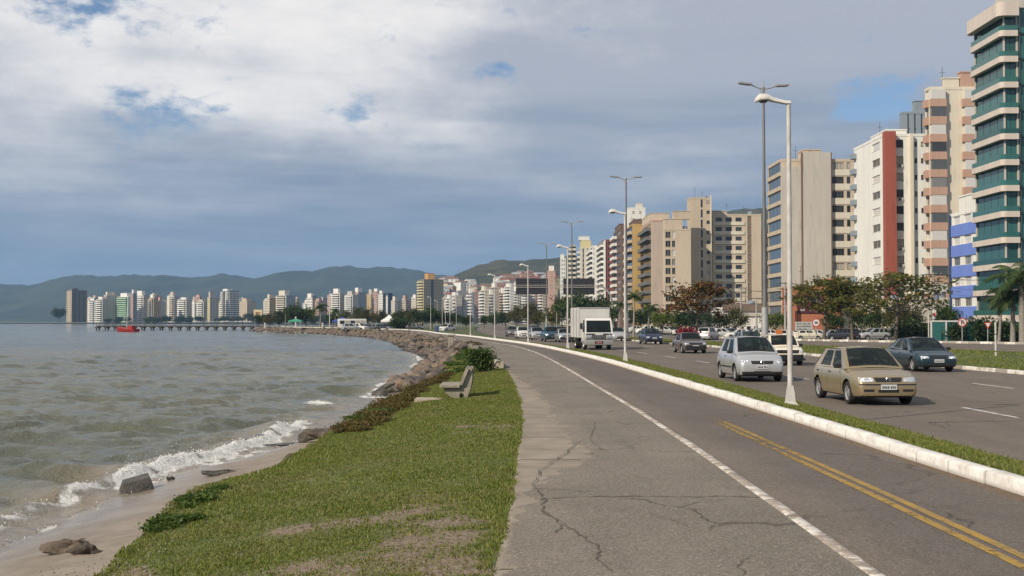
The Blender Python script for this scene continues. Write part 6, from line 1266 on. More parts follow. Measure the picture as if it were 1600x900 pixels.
# creeping plants at the edge of the lawn
LF_CR = leaf_mat('creeper_leaves', (.035, .070, .012), (.075, .125, .020), (.13, .165, .032), .35); CR = make_bush(15, .9, .22, 900, .055, LF_CR); CR2 = make_bush(16, .9, .20, 900, .05, LF_RUST); BB = make_bush(17, 2.2, 1.5, 2600, .12, LF_MID)
p = G(748, 585, -.2); put(BB, 'sea_shrub', 'leafy green shrub growing beside the low wall end', 'shrub', -.98, 43.4, -.12, .50, 0, None, ('stems', 'foliage'))
def creepers():
    R = random.Random(31); k = 0
    def merged(pm, spots, lab):
        root = empty('groundcover'); tag(root, lab, 'plants', kind='stuff')
        for nm, me in zip(('stems', 'foliage'), pm):
            co = np.empty(len(me.vertices)*3); me.vertices.foreach_get('co', co); co = co.reshape(-1, 3); fs = [tuple(p.vertices) for p in me.polygons]; k = len(fs[0]); fs = np.array([f for f in fs if len(f) == k]); V = []; Fc = []
            for i, (x, y, z, s, a) in enumerate(spots):
                c, sn = math.cos(a)*s, math.sin(a)*s; V.append(np.stack([co[:, 0]*c-co[:, 1]*sn+x, co[:, 0]*sn+co[:, 1]*c+y, co[:, 2]*s+z], 1)); Fc.append(fs+i*len(co))
            o = link(nm, np_mesh(nm, np.concatenate(V), np.concatenate(Fc), me.materials[0]), root); o['kind'] = 'stuff'
    for (Y0, Y1, n, pm, lab) in ((12.2, 15.0, 15, CR, 'low green creeper spilling over the near bank by the sand'), (22, 33, 52, CR2, 'low rusty green creeper along the lawn edge'), (24, 27, 9, CR, 'small green creeper among the rusty ones'), (46, 74, 60, CR, 'green creeper on the slope beside the boulders'), (34, 46, 20, CR2, 'rusty creeper near the bench edge'), (88, 102, 10, CR2, 'dry grass tuft on the rocks further along')):
        sp_ = []
        for i in range(n):
            Y = R.uniform(Y0, Y1); e = float(lawn_l(Y)); w = .30 if Y < 20 else (.7 if Y < 46 else 1.5); X = e + R.uniform(-.05, w); z = float(lawn_z(np.array([X]), np.array([Y]))[0]) if X > e else float(bank_z(np.array([X]), np.array([Y]))[0])
            sp_.append((X, Y, z-.01, R.uniform(.35, .75)*(.62 if Y < 20 else 1), R.uniform(0, 6)))
        merged(pm, sp_, lab)
creepers()
# ================================================================== ROCKS
def rock_mesh(seed, sq=(1, 1, .75), npts=16, rough=.05, fine=0):
    R = random.Random(seed); bm = bmesh.new()
    for i in range(npts):
        v = Vector((R.gauss(0, 1), R.gauss(0, 1), R.gauss(0, 1))).normalized()*R.uniform(.8, 1.1)*.5; bm.verts.new((v.x*sq[0], v.y*sq[1], v.z*sq[2]))
    res = bmesh.ops.convex_hull(bm, input=bm.verts); bmesh.ops.delete(bm, geom=list({g for g in res['geom_interior']+res['geom_unused'] if isinstance(g, bmesh.types.BMVert)}), context='VERTS')
    bmesh.ops.bevel(bm, geom=bm.edges[:], offset=.035, segments=1, affect='EDGES'); bmesh.ops.triangulate(bm, faces=bm.faces[:]); bmesh.ops.subdivide_edges(bm, edges=bm.edges[:], cuts=1, use_grid_fill=True)
    if fine: bmesh.ops.subdivide_edges(bm, edges=bm.edges[:], cuts=2, use_grid_fill=True)
    for v in bm.verts: v.co += v.co.normalized()*rough*mnoise.fractal(v.co*3.2+Vector((seed, 0, 0)), 1.0, 2.0, 4)
    me = bpy.data.meshes.new('boulder'); bm.to_mesh(me); bm.free(); me.polygons.foreach_set('use_smooth', [True]*len(me.polygons)); me.set_sharp_from_angle(angle=math.radians(28)); return me
def rock_mat(name, a, b, c):
    m, t, p = new_mat(name); p.inputs['Roughness'].default_value = .9; n = noise_tex(t, 3.5, 7, .65); oi = N(t, 'ShaderNodeObjectInfo')
    ramp = N(t, 'ShaderNodeValToRGB'); e = ramp.color_ramp.elements; e[0].color = (*a, 1); e[1].color = (*c, 1); k = e.new(.5); k.color = (*b, 1); t.links.new(oi.outputs['Random'], ramp.inputs[0])
    hs = N(t, 'ShaderNodeHueSaturation'); t.links.new(ramp.outputs[0], hs.inputs['Color']); t.links.new(maprange(t, n, .3, .7, .6, 1.3), hs.inputs['Value'])
    ge = N(t, 'ShaderNodeNewGeometry'); sp = N(t, 'ShaderNodeSeparateXYZ'); t.links.new(ge.outputs['Position'], sp.inputs[0]); wet = maprange(t, math_node(t, 'ADD', sp.outputs[2], math_node(t, 'MULTIPLY', n, .25)), -1.02, -.78, 1, 0)
    t.links.new(mixcol(t, math_node(t, 'MULTIPLY', wet, .8), hs.outputs[0], (.035, .032, .025)), p.inputs['Base Color']); t.links.new(maprange(t, wet, 0, 1, .9, .3), p.inputs['Roughness']); add_bump(t, p, noise_tex(t, 14, 8, .7), .8, .04); return m
RK = rock_mat('boulder_stone', (.065, .055, .047), (.125, .104, .084), (.21, .15, .105)); RKD = rock_mat('dark_shore_stone', (.05, .05, .045), (.085, .08, .07), (.12, .11, .095))
RKB = rock_mat('brown_shore_stone', (.07, .058, .045), (.10, .082, .062), (.14, .105, .075))
POOL = []
for s_ in range(14):
    me = rock_mesh(s_+1, (random.uniform(.9, 1.3), random.uniform(.75, 1.05), random.uniform(.55, .85))); me.materials.append(RK); POOL.append(me)
def revetment():
    R = random.Random(77); root = empty('rock_revetment', (-5, 80, -1.3)); tag(root, 'bank of tumbled brown boulders along the curving sea wall', 'boulders')
    L = []
    def add(X, Y, s, dz=0):
        z = float(bank_z(np.array([X]), np.array([Y]))[0]); L.append((X, Y, z+s*.16+dz, s))
    for i in range(120):
        Y = R.uniform(48, 80); a, b = float(lawn_l(Y)), float(shore(Y)); q = R.betavariate(1.3, 1.1); add(a-.1+(b-.35-a)*q, Y, R.uniform(.4, .95)*(1+.35*q))
    for i in range(330):
        Y = 80+R.random()**1.2*60; a, b = float(lawn_l(Y))+.15, float(shore(Y))-.5; q = R.random(); add(a+(b-a)*q, Y, R.uniform(.45, 1.1))
    for i in range(520):
        Y = R.uniform(135, 390); a, b = float(lawn_l(Y))+.3, float(shore(Y))-.6; q = R.random(); add(a+(b-a)*q, Y, R.uniform(.6, 1.25))
    L.sort(key=lambda t: -t[3]/t[1]); V = []; Fc = []; o = 0
    for i, (X, Y, z, s) in enumerate(L):
        me = R.choice(POOL); rot = (R.uniform(-.5, .5), R.uniform(-.5, .5), R.uniform(0, 6.3))
        if i < 290:
            ob = link('boulder', me, root); ob.location = (X+5, Y-80, z+1.3); ob.rotation_euler = rot; ob.scale = (s, s, s*R.uniform(.8, 1.1))
        else:
            M = Matrix.Translation((X+5, Y-80, z+1.3)) @ Matrix.Rotation(rot[2], 4, 'Z') @ Matrix.Rotation(rot[0], 4, 'X') @ Matrix.Scale(s, 4); co = np.empty(len(me.vertices)*3); me.vertices.foreach_get('co', co); co = co.reshape(-1, 3) @ np.array(M.to_3x3()).T + np.array(M.translation); V.append(co)
            tri = np.empty(len(me.polygons)*3, int); me.polygons.foreach_get('vertices', tri); Fc.append(tri.reshape(-1, 3)+o); o += len(co)
    b = link('boulder_mass', np_mesh('boulder_mass', np.concatenate(V), np.concatenate(Fc), RK, False), root); b['kind'] = 'stuff'
revetment()
def lone_rocks():
    def rk(lab, px, py, z, size, seed, m=RKD, sq=(1.4, .8, .6), rot=(0, 0, 0)):
        me = rock_mesh(seed, sq, 14, .10, 1); me.materials.append(m); p = G(px, py, z); zb_ = float(bank_z(np.array([p.x]), np.array([p.y]))[0]) if p.x < float(lawn_l(p.y)) else float(lawn_z(np.array([p.x]), np.array([p.y]))[0]); o = link('shore_rock', me); o.location = (p.x, p.y, zb_+size*sq[2]*.18); o.scale = (size,)*3; o.rotation_euler = rot; tag(o, lab, 'rock', 'single rocks at the water edge'); return o
    mb = MB(); mb.bevbox(-.25, .25, -.17, .17, -.12, .12, .03); mb.v = [(x*(1.15 if z < 0 else .92)+.06*z, y*(1.1 if z < 0 else .8), z*(.75 if x < 0 else 1.1)+.012*math.sin(x*40+y*30)) for x, y, z in mb.v]; me = mb.mesh('shore_rock', RKD, 30); p = G(213, 764, -1.2); o = link('shore_rock', me); o.location = (p.x, p.y, p.z+.08); o.rotation_euler = (.12, -.16, .35); tag(o, 'squared dark block lying in the surf', 'rock', 'single rocks at the water edge')
    rk('small dark stone in the foam right of the squared block', 266, 748, -1.18, .17, 31)
    rk('upright dark rock catching the splash', 388, 690, -1.2, .62, 32, RKD, (.75, .7, 1.0))
    rk('flat dark rock trailing from the splash rock', 428, 692, -1.2, .95, 33, RKD, (1.6, .7, .25))
    rk('long flat slab of rock on the wet sand', 345, 741, -1.05, .55, 34, RKD, (1.7, .5, .26), (0, 0, .15))
    rk('large brown rock at the lawn edge', 488, 690, -1.1, .75, 35, RKB, (1.1, .8, .65)); rk('long brown boulder leaning on the bank', 512, 694, -.95, .85, 36, RKB, (1.5, .75, .6), (0, .2, .5)); rk('tiny dark rock out in the water', 482, 671, -1.22, .3, 37)
    rk('brown stone jutting from the lawn corner', 462, 724, -.75, .5, 38, RKB, (1.2, .8, .7)); rk('mossy stone at the near bank corner', 290, 770, -.75, .42, 39, RKB, (1.4, .9, .6)); rk('crusted lump of rock on the near sand', 110, 848, -.85, .45, 40, RKB, (1.7, .7, .5)); rk('pale stone half in the near grass', 140, 838, -.72, .35, 41, RKB)
    rk('brown rock below the rusty creepers', 540, 672, -.8, .55, 42, RKB); rk('reddish stone by the water below the bench', 622, 618, -.8, .7, 43, RKB, (1.5, .8, .6)); rk('dark stone strip at the sand edge', 1, 1, 0, .01, 44) if False else None
    rk('brown rock beside the concrete pad', 606, 626, -.85, .8, 45, RKB, (1.5, .8, .5))
lone_rocks()
def pebbles():
    r = np.random.default_rng(6); n = 5200; Y = r.uniform(7.2, 13.5, n); X = r.uniform(-5.2, -.1, n); k = ((bare(X, Y) > .6) & (X < -2.4)) | ((X < lawn_l(Y)+.3) & (r.random(n) < .5)); X, Y = X[k], Y[k]; e = lawn_l(Y); Z = np.where(X > e, lawn_z(X, Y), bank_z(X, Y)); s = r.uniform(.004, .016, len(X))
    O = np.array([(1,0,0),(-1,0,0),(0,1,0),(0,-1,0),(0,0,.7),(0,0,-.7)], float); Fo = np.array([(0,2,4),(2,1,4),(1,3,4),(3,0,4),(2,0,5),(1,2,5),(3,1,5),(0,3,5)]); m = len(X)
    V = np.stack([X, Y, Z+s*.4], 1)[:, None]+O[None]*s[:, None, None]*r.uniform(.6, 1.5, (m, 6, 1)); o = link('pebbles', np_mesh('pebbles', V.reshape(-1, 3), (np.arange(m)[:, None, None]*6+Fo[None]).reshape(-1, 3), mat('pebble', (.20, .165, .125), (.33, .285, .23), 40, .9))); tag(o, 'small pale pebbles strewn over the bare corner of the lawn', 'pebbles', kind='stuff')
pebbles()
# ================================================================== STREET FURNITURE
GALV = mat('galvanised', (.34, .34, .33), (.42, .42, .41), 3, .5, metal=.3); WPOLE = mat('white_pole_paint', (.56, .54, .51), (.42, .395, .36), 2.5, .55, detail=7); LAMPW = mat('lamp_shell', (.62, .60, .56), (.52, .50, .46), 4, .5); LAMPG = mat('lamp_glass', (.10, .10, .09), rough=.2); CONCG = mat('weathered_concrete', (.22, .20, .155), (.34, .31, .25), 5, .95, .6, 40); STEELD = mat('dark_steel', (.05, .05, .05), rough=.6)
def lamp_head_mesh(L):
    """cobra head lamp shell pointing to -x"""
    mb = MB(); n = 12; st = [(0.04, .055, .06, 0), (-.10*L, .06, .07, .0), (-.45*L, .075, .085, .05), (-.62*L, .10, .12, .085), (-.85*L, .11, .13, .075), (-.97*L, .07, .08, .04), (-1.0*L, .02, .02, .02)]
    vs = []
    for x, w, h, dz in st:
        for k in range(n): t = 2*math.pi*k/n; s_, c_ = math.sin(t), math.cos(t); vs.append((x, w*c_, dz+.06 + (h*s_ if s_ > 0 else h*.22*s_)))
    fs = [(i*n+k, i*n+(k+1) % n, (i+1)*n+(k+1) % n, (i+1)*n+k) for i in range(len(st)-1) for k in range(n)]+[tuple(range(n)), tuple((len(st)-1)*n+k for k in range(n))[::-1]]
    mb.add(vs, fs); me = mb.mesh('lamp_shell', LAMPW, 60); fix_normals(me)
    g = MB(); g.lathe([(.0, -.05), (.07, -.04), (.095, 0)], 14); g.v = [(x*1.5*L-.74*L, y, z+.125) for x, y, z in g.v]; return me, g.mesh('lamp_glass', LAMPG, 60)
def path_lamp_proto():
    r = empty('path_lamp'); sh, gl = lamp_head_mesh(.68)
    mb = MB(); mb.tube([(0, 0, .38), (0, 0, 6.06)], [.053, .042], 14); mb.build('pole', WPOLE, r, smooth=50)
    mb = MB(); mb.lathe([(.20, 0), (.20, .025), (.125, .10), (.095, .30), (.07, .42), (.0, .42)], 4); m = mb.mesh('base', WPOLE); o = link('base', m, r); o.rotation_euler = (0, 0, math.pi/4)
    mb = MB(); mb.box(-.05, .05, .058, .075, 1.2, 1.5); mb.build('access_cover', WPOLE, r)
    h = link('lamp_head', sh, r, (0, 0, 5.98)); link('lamp_glass', gl, h); return r
PL = path_lamp_proto()
spec = [(1235, 633, 'white path lamp post nearest the gold hatchback'), (977, 566, 'white path lamp post just right of the lorry'), (887, 545.5, 'white path lamp post left of the lorry'), (825, 534.5, 'thin path lamp post in front of the white hatchback'), (773, 529, 'path lamp post with bright base where the kerb bends'), (735, 525.5, 'slim path lamp post left of the bright based one')]
for i, (px, py, lab) in enumerate(spec):
    o = PL if i == 0 else copy_tree(PL); p = G(px, py, .08); o.location = (p.x, p.y, .05 if i < 4 else .0); o.rotation_euler = (0, 0, random.uniform(-.12, .12)); tag(o, lab, 'lamp post', 'path lamps on the verge')
far_l_ = [(655, 330), (673, 255), (691, 262), (696, 275), (703, 285), (713, 295), (750, 300), (620, 345), (588, 340), (683, 300)]
wl = ['left of the office tower', 'before the dark tree under the office tower', 'second right of the dark tree', 'third in the close cluster', 'fourth in the close cluster', 'last in the close cluster', 'over the road island', 'behind the white tent', 'behind the bus', 'between the two clusters']
for (px, Y), w_ in zip(far_l_, wl):
    o = copy_tree(PL); X = atx(px, Y); o.location = (X, Y, -.3); o.scale = (1.15,)*3; o.rotation_euler = (0, 0, random.choice([0, math.pi, .4])); tag(o, 'distant pale lamp post '+w_, 'lamp post', 'distant lamp posts')
def twin_proto():
    r = empty('twin_lamp_post'); H = 18.2
    mb = MB(); mb.tube([(0, 0, 0), (0, 0, 5), (0, 0, H)], [.17, .14, .075], 14); mb.build('pole', mat('tall_pole_steel', (.15, .145, .14), (.20, .195, .19), .6, .55, metal=.3), r, smooth=50)
    mb = MB(); mb.tube([(0, 0, 0), (0, 0, 2.9)], [.26, .225], 14); mb.lathe([(.42, 0), (.42, .08), (.3, .1)], 14); mb.build('base_sleeve', GALV, r, smooth=50)
    mb = MB(); mb.tube([(0, 0, H), (0, 0, H+.5)], [.06, .02], 8); mb.build('finial', GALV, r)
    for sx in (-1, 1):
        mb = MB(); mb.tube([(0, 0, H-.15), (sx*.5, 0, H-.05), (sx*.95, 0, H+.12)], .045, 8); mb.tube([(0, 0, H-.75), (sx*.32, 0, H-.1)], .03, 6); a = mb.build('arm', GALV, r)
        mb = MB(); mb.bevbox(-.5, .5, -.17, .17, -.07, .09, .06); h = mb.build('lamp_head', GALV, a, (sx*1.4, 0, H+.17), smooth=40); h.rotation_euler = (0, -sx*.08, 0)
        mb = MB(); mb.box(-.36, .36, -.13, .13, -.085, -.072); mb.build('lamp_glass', LAMPG, h)
    return r
TW = twin_proto()
for i, (px, top, lab) in enumerate(((1194.5, 131, 'very tall twin headed lamp post with thick pale base sleeve'), (978.5, 276, 'tall twin headed lamp post rising behind the thin white path lamp'), (893.5, 346, 'tall twin headed lamp post above the gantry sign'), (854, 380, 'tall twin headed lamp post left of the gantry panels'))):
    Y = F*16.4/(HOR-top); o = TW if i == 0 else copy_tree(TW); X = AT(px, 400, Y).x; o.location = (X, Y, -.2); o.rotation_euler = (0, 0, .25-.1*i); tag(o, lab, 'lamp post', 'tall lamps on the central reservation')
# --- gantry with two dark message panels
def gantry():
    Y = 277; xa, xb = AT(806, 450, Y).x, AT(930, 450, Y).x; zt, zb_ = AT(0+806, 435, Y).z, AT(806, 460, Y).z; g = empty('road_gantry', (AT(957, 520, Y).x, Y, -.4)); tag(g, 'cantilever gantry holding two large dark message panels over the road', 'gantry'); ox = g.location.x
    zm = (zt+zb_)/2+.4
    for a, b in ((806, 856), (880, 929)):
        x0, x1 = AT(a, 450, Y).x-ox, AT(b, 450, Y).x-ox; mb = MB(); mb.box(x0, x1, -.25, .25, zb_+.4, zt+.4); pn = mb.build('message_panel', mat('panel_dark', (.022, .023, .026), (.03, .03, .033), 2, .5), g)
        for k in range(1, 6): x = lerp(x0, x1, k/6); mb = MB(); mb.box(x-.05, x+.05, -.30, -.252, zb_+.42, zt+.38); mb.build('panel_rib', STEELD, pn)
    tr = MB(); n = 30
    for zz in (zm-.28, zm+.28):
        for yy in (-.5, .5-.18): tr.tube([(xa-ox, yy, zz), (xb-ox+2.0, yy, zz)], .05, 6)
    for k in range(n):
        x0, x1 = lerp(xa-ox, xb-ox+2, k/n), lerp(xa-ox, xb-ox+2, (k+1)/n); tr.tube([(x0, -.5, zm-.28), (x1, -.5, zm+.28)], .03, 5); tr.tube([(x0, -.5, zm+.28), (x1, -.5, zm-.28)], .025, 5)
    tr.build('truss', mat('truss_paint', (.40, .37, .33), rough=.6), g)
    mb = MB(); mb.tube([(0, 0, 0), (0, 0, zm*.62), (-.5, 0, zm*.82), (-1.6, 0, zm*.95), (xb-ox+1.5, 0, zm)], [.26, .24, .2, .18, .16], 12); mb.build('curved_post', GALV, g, smooth=60)
gantry()
# --- bench
def bench():
    b = empty('concrete_bench', (-1.22, 29.6, 0), 0); z = float(lawn_z(np.array([-1.2]), np.array([29.6]))[0]); b.location.z = z-.02; tag(b, 'weathered concrete bench with crescent shaped end frames facing the sea', 'bench')
    def end(y, nm='end_frame'):
        outer = [(-.10, 0), (-.24, .06), (-.36, .16), (-.42, .27), (-.05, .27)] + [(.03, .36), (.14, .58), (.205, .745), (.235, .755)] + [(.262+.0*t, .72) for t in (0,)] + [(.275, .60), (.272, .45), (.245, .30), (.20, .15), (.14, .0)]
        hole = [(.02+.055*math.cos(t), .085+.075*math.sin(t)) for t in np.linspace(0, 2*math.pi, 13)[:-1]]
        bm = bmesh.new(); vo = [bm.verts.new((x, 0, zz)) for x, zz in outer]; vh = [bm.verts.new((x, 0, zz)) for x, zz in hole]; e = [bm.edges.new((vo[i], vo[(i+1) % len(vo)])) for i in range(len(vo))]+[bm.edges.new((vh[i], vh[(i+1) % len(vh)])) for i in range(len(vh))]
        bmesh.ops.triangle_fill(bm, edges=e, use_beauty=True); bmesh.ops.delete(bm, geom=[f for f in bm.faces if (f.calc_center_median()-Vector((.02, 0, .085))).length < .045], context='FACES_ONLY')
        r_ = bmesh.ops.extrude_face_region(bm, geom=bm.faces[:]); bmesh.ops.translate(bm, vec=(0, .09, 0), verts=[v for v in r_['geom'] if isinstance(v, bmesh.types.BMVert)]); bmesh.ops.recalc_face_normals(bm, faces=bm.faces)
        me = bpy.data.meshes.new(nm); bm.to_mesh(me); bm.free(); me.materials.append(CONCG); return link(nm, me, b, (0, y, 0))
    end(-.62); end(.55)
    mb = MB(); mb.bevbox(-.50, -.02, -.72, .76, .275, .345, .012); mb.build('seat', CONCG, b)
    mb = MB(); mb.prism([(.035, .34), (.105, .34), (.262, .725), (.192, .755)], -.70, .74); o = mb.build('backrest', CONCG, b); fix_normals(o.data); o.location.x = -.065
bench()
o = MB(); o.bevbox(-.42, .42, -.35, .35, -.05, .03, .012); p = G(676, 620, -.1); ob = o.build('concrete_pad', mat('pad_concrete', (.33, .27, .21), (.42, .36, .29), 6, .9), None, (p.x, p.y, float(lawn_z(np.array([p.x]), np.array([p.y]))[0])+.005)); tag(ob, 'flat concrete pad set in the lawn before the bench', 'slab')
# low wall along the path edge past the lawn
def low_wall():
    Yw = np.concatenate([np.arange(44.8, 51, .4)]); a = path_l(Yw); w = link('low_wall', strip('low_wall', mat('wall_concrete', (.34, .29, .23), (.44, .38, .31), 3, .9, .4, 30), Yw, [(a-.34, Yw*0-.5), (a-.34, Yw*0+.26), (a-.02, Yw*0+.26), (a-.02, Yw*0-.3)], False)); bm = bmesh.new(); bm.from_mesh(w.data); bm.verts.ensure_lookup_table(); bm.faces.new([bm.verts[i] for i in range(4)]); bmesh.ops.recalc_face_normals(bm, faces=bm.faces); bm.to_mesh(w.data); bm.free(); tag(w, 'short low concrete wall at the path edge beside the green shrub', 'wall')
    Yw = np.arange(86, 130, 1.0); a = path_l(Yw); w = link('sea_wall', strip('sea_wall', mat('wall_concrete', (.34, .29, .23)), Yw, [(a-.5, Yw*0-1.0), (a-.42, Yw*0+.02), (a-.02, Yw*0+.02)], False)); tag(w, 'pale concrete sea wall top between path and boulders', 'wall')
    p = G(717, 533, 0); mb = MB(); mb.bevbox(-.22, .22, -.22, .22, -.4, .55, .03); mb.bevbox(-.36, .36, -.3, .3, .552, .68, .03); o = mb.build('stone_post', CONCG, None, (p.x-.3, p.y-8, 0)); tag(o, 'stubby concrete post with a wider cap beside the path', 'post')
low_wall()
# --- signs
SRED = mat('sign_red', (.45, .05, .03), rough=.5); SWHT = mat('sign_white', (.68, .66, .64), rough=.5); SGRY = mat('sign_grey', (.40, .40, .38), (.46, .46, .44), 3, .6); SBLK = mat('sign_black', (.03, .03, .03), rough=.6)
def disc(mb, r0, r1, y, z, m=0, n=28):
    vs = []
    for k in range(n): t = 2*math.pi*k/n; vs += [(r0*math.cos(t), y, z+r0*math.sin(t)), (r1*math.cos(t), y, z+r1*math.sin(t))]
    mb.add(vs, [(2*k, 2*k+1, (2*k+3) % (2*n), (2*k+2) % (2*n)) for k in range(n)], m)
def sign_round(px, py, Y, rad, label, glyph):
    p = AT(px, py, Y); z0 = gz(p.x, Y) if Y > 100 else -.2; s = empty('road_sign', (p.x, Y, z0)); tag(s, label, 'road sign'); h = p.z-z0
    mb = MB(); mb.tube([(0, .05, 0), (0, .05, h+rad*.8)], .04, 8); mb.build('post', GALV, s)
    mb = MB(); mb.lathe([(0, -.02), (rad, -.02), (rad, .0), (0, 0)], 28); o = mb.build('face', SWHT, s, (0, 0, h)); o.rotation_euler = (math.pi/2, 0, 0)
    mb = MB(); disc(mb, rad*.80, rad*1.0, -.026, h); mb.build('red_ring', SRED, s)
    mb = MB(); g = rad
    if glyph == 'return':
        mb.tube([(-.22*g, -.04, h-.48*g), (-.22*g, -.04, h+.16*g)]+[(.02*g-.24*g*math.cos(t), -.04, h+.16*g+.24*g*math.sin(t)) for t in np.linspace(.3, math.pi, 7)]+[(.26*g, -.04, h-.1*g)], .07*g, 5); mb.add([(.06*g, -.04, h-.1*g), (.46*g, -.04, h-.1*g), (.26*g, -.04, h-.42*g)], [(0, 1, 2)]); mb.build('turn_arrow', SBLK, s)
        m2 = MB(); m2.tube([(-.58*g, -.06, h+.58*g), (.58*g, -.06, h-.58*g)], .075*g, 5); m2.build('red_bar', SRED, s)
    else:
        for x in (-.2, .2): mb.tube([(x*g+.15*g*math.cos(t), -.04, h+.24*g*math.sin(t)) for t in np.linspace(0, 2*math.pi, 11)], .05*g, 4)
        mb.build('figures', SBLK, s)
sign_round(1503.5, 503.5, 113, .42, 'round no return sign with a red ring and slash in front of the glass fence', 'return')
sign_round(1275, 504, 150, .52, 'round red ringed speed sign beside the grey direction sign', 'speed')
p = AT(1543.5, 508, 113); gs = empty('road_sign', (p.x, 113, gz(p.x, 113))); tag(gs, 'inverted triangle give way sign with red border', 'road sign'); h = p.z-gs.location.z
mb = MB(); mb.tube([(0, .05, 0), (0, .05, h+.2)], .04, 8); mb.build('post', GALV, gs)
mb = MB(); mb.prism([(-.36, .26), (0, -.38), (.36, .26)], -.02, 0); mb.build('face', SRED, gs, (0, 0, h)); mb = MB(); mb.prism([(-.22, .18), (0, -.21), (.22, .18)], -.03, -.021); mb.build('white_centre', SWHT, gs, (0, 0, h))
wp = G(1556, 557, -.2); z1 = AT(1556, 503, wp.y).z; ws_ = MB(); ws_.tube([(0, 0, 0), (0, 0, z1+.2)], .055, 10); q = empty('marker_post', (wp.x, wp.y, -.2)); tag(q, 'slim white post standing alone on the reservation grass', 'post'); ws_.build('pole', WPOLE, q, smooth=50)
for zz in (.25, 1.2): mb = MB(); mb.tube([(0, 0, zz), (0, 0, zz+.05)], .06, 10); mb.build('band', SBLK, q)
q2 = MB(); q2.tube([(0, 0, 0), (0, 0, 3.6)], .07, 10); X = atx(1451, 138); e2 = empty('marker_post', (X, 138, gz(X, 138))); tag(e2, 'plain white post left of the silver tail on hatchback', 'post'); q2.build('pole', WPOLE, e2)
p = AT(1256, 510, 152); ds = empty('direction_sign', (p.x, 152, gz(p.x, 152))); tag(ds, 'grey rectangular direction sign with three lines of lettering', 'road sign'); h = p.z-ds.location.z
for x in (-.7, .7): mb = MB(); mb.tube([(x, .06, 0), (x, .06, h+.5)], .05, 8); mb.build('post', GALV, ds)
mb = MB(); mb.box(-1.1, 1.1, -.02, .02, h-.55, h+.58); mb.build('board', SGRY, ds)
for k, zz in enumerate((.28, -.06, -.40)): text_marks(ds, -.85, .9, h+zz, .17, SBLK, -.022, 9, 50+k)
o = MB(); o.box(-.45, .45, -.05, .05, .4, 1.5); o.tube([(-.4, 0, 0), (-.4, 0, .4)], .03, 6); o.tube([(.4, 0, 0), (.4, 0, .4)], .03, 6); X = atx(1217, 160); ob = o.build('orange_board', mat('orange_panel', (.55, .16, .04), rough=.6), None, (X, 160, gz(X, 160))); tag(ob, 'small orange board on legs beside the tall lamp post', 'sign')
# --- utility poles and wires
def utility(px, Y, ytop, label, trafo=False):
    X = atx(px, Y); z0 = gz(X, Y); h = AT(px, ytop, Y).z-z0; u = empty('utility_pole', (X, Y, z0)); tag(u, label, 'utility pole', 'utility poles')
    mb = MB(); mb.tube([(0, 0, 0), (0, 0, h)], [.19, .12], 10); mb.build('pole', mat('pole_concrete', (.30, .285, .26), (.38, .36, .33), 2, .9), u, smooth=50)
    for k, zz in enumerate((h-.3, h-1.2)): mb = MB(); mb.box(-1.1, 1.1, -.06, .06, zz, zz+.12); c = mb.build('crossarm', STEELD, u); 
    for x in (-1.0, -.35, .35, 1.0): mb = MB(); mb.lathe([(.03, 0), (.06, .03), (.04, .08), (.06, .12), (.0, .18)], 8); mb.build('insulator', SGRY, u, (x, 0, h-.18))
    if trafo: mb = MB(); mb.tube([(.38, -.1, h-3.6), (.38, -.1, h-2.5)], .30, 14); mb.tube([(.25, -.1, h-2.5), (.25, -.1, h-2.2)], .04, 6); mb.tube([(.5, -.1, h-2.5), (.5, -.1, h-2.2)], .04, 6); mb.build('transformer', mat('transformer_grey', (.14, .16, .20), rough=.5), u, smooth=40); mb = MB(); mb.box(-.25, .25, -.24, -.2, h*.33, h*.33+1.2); mb.build('notice', SWHT, u); mb = MB(); mb.box(-.15, .15, -.26, -.241, h*.33+.3, h*.33+.8); mb.build('red_mark', SRED, u)
    return Vector((X, Y, z0+h-.2))
U = [utility(1604, 148, 420, 'utility pole by the edge palms'), utility(1459, 158, 426, 'concrete utility pole with a transformer', True), utility(1227, 186, 440, 'utility pole in front of the terracotta shop'), utility(1158, 215, 448, 'thin utility pole before the low white building'), utility(1086, 250, 452, 'utility pole behind the rusty almond tree'), utility(1182, 200, 464, 'short utility pole left of the tall lamp post')]
wc = MB()
for a, b in ((U[0], U[1]), (U[1], U[2]), (U[2], U[3]), (U[3], U[4])):
    for dx, dz in ((-1.0, 0), (-.35, 0), (.35, 0), (1.0, 0), (0, -1.2), (0, -2.0)):
        wc.tube([a.lerp(b, t)+Vector((dx, 0, dz-1.0*4*t*(1-t))) for t in np.linspace(0, 1, 9)], .014, 4, cap=False)
o = wc.build('overhead_wires', mat('cable_black', (.02, .02, .02), rough=.6)); tag(o, 'thin overhead wires strung between the utility poles', 'wires')
# --- glass fence before the green tower
gf = empty('glass_fence', (AT(1455, 503, 140).x, 140, 0)); tag(gf, 'white framed green glass fence under the tower', 'fence'); x1 = AT(1640, 503, 140).x-gf.location.x; zt = 1.65; zb = -1.0
mb = MB(); mb.box(0, x1, -.08, .08, zt, zt+.16); mb.build('top_rail', FRAME_W, gf)
for k in range(9):
    x = x1*k/8; mb = MB(); mb.box(x-.08, x+.08, -.07, .07, zb, zt-.002); mb.build('post', FRAME_W, gf)
    if k < 8: mb = MB(); mb.box(x+.085, x+x1/8-.085, -.01, .01, zb+.4, zt-.01); mb.build('pane', GL_GREEN, gf)
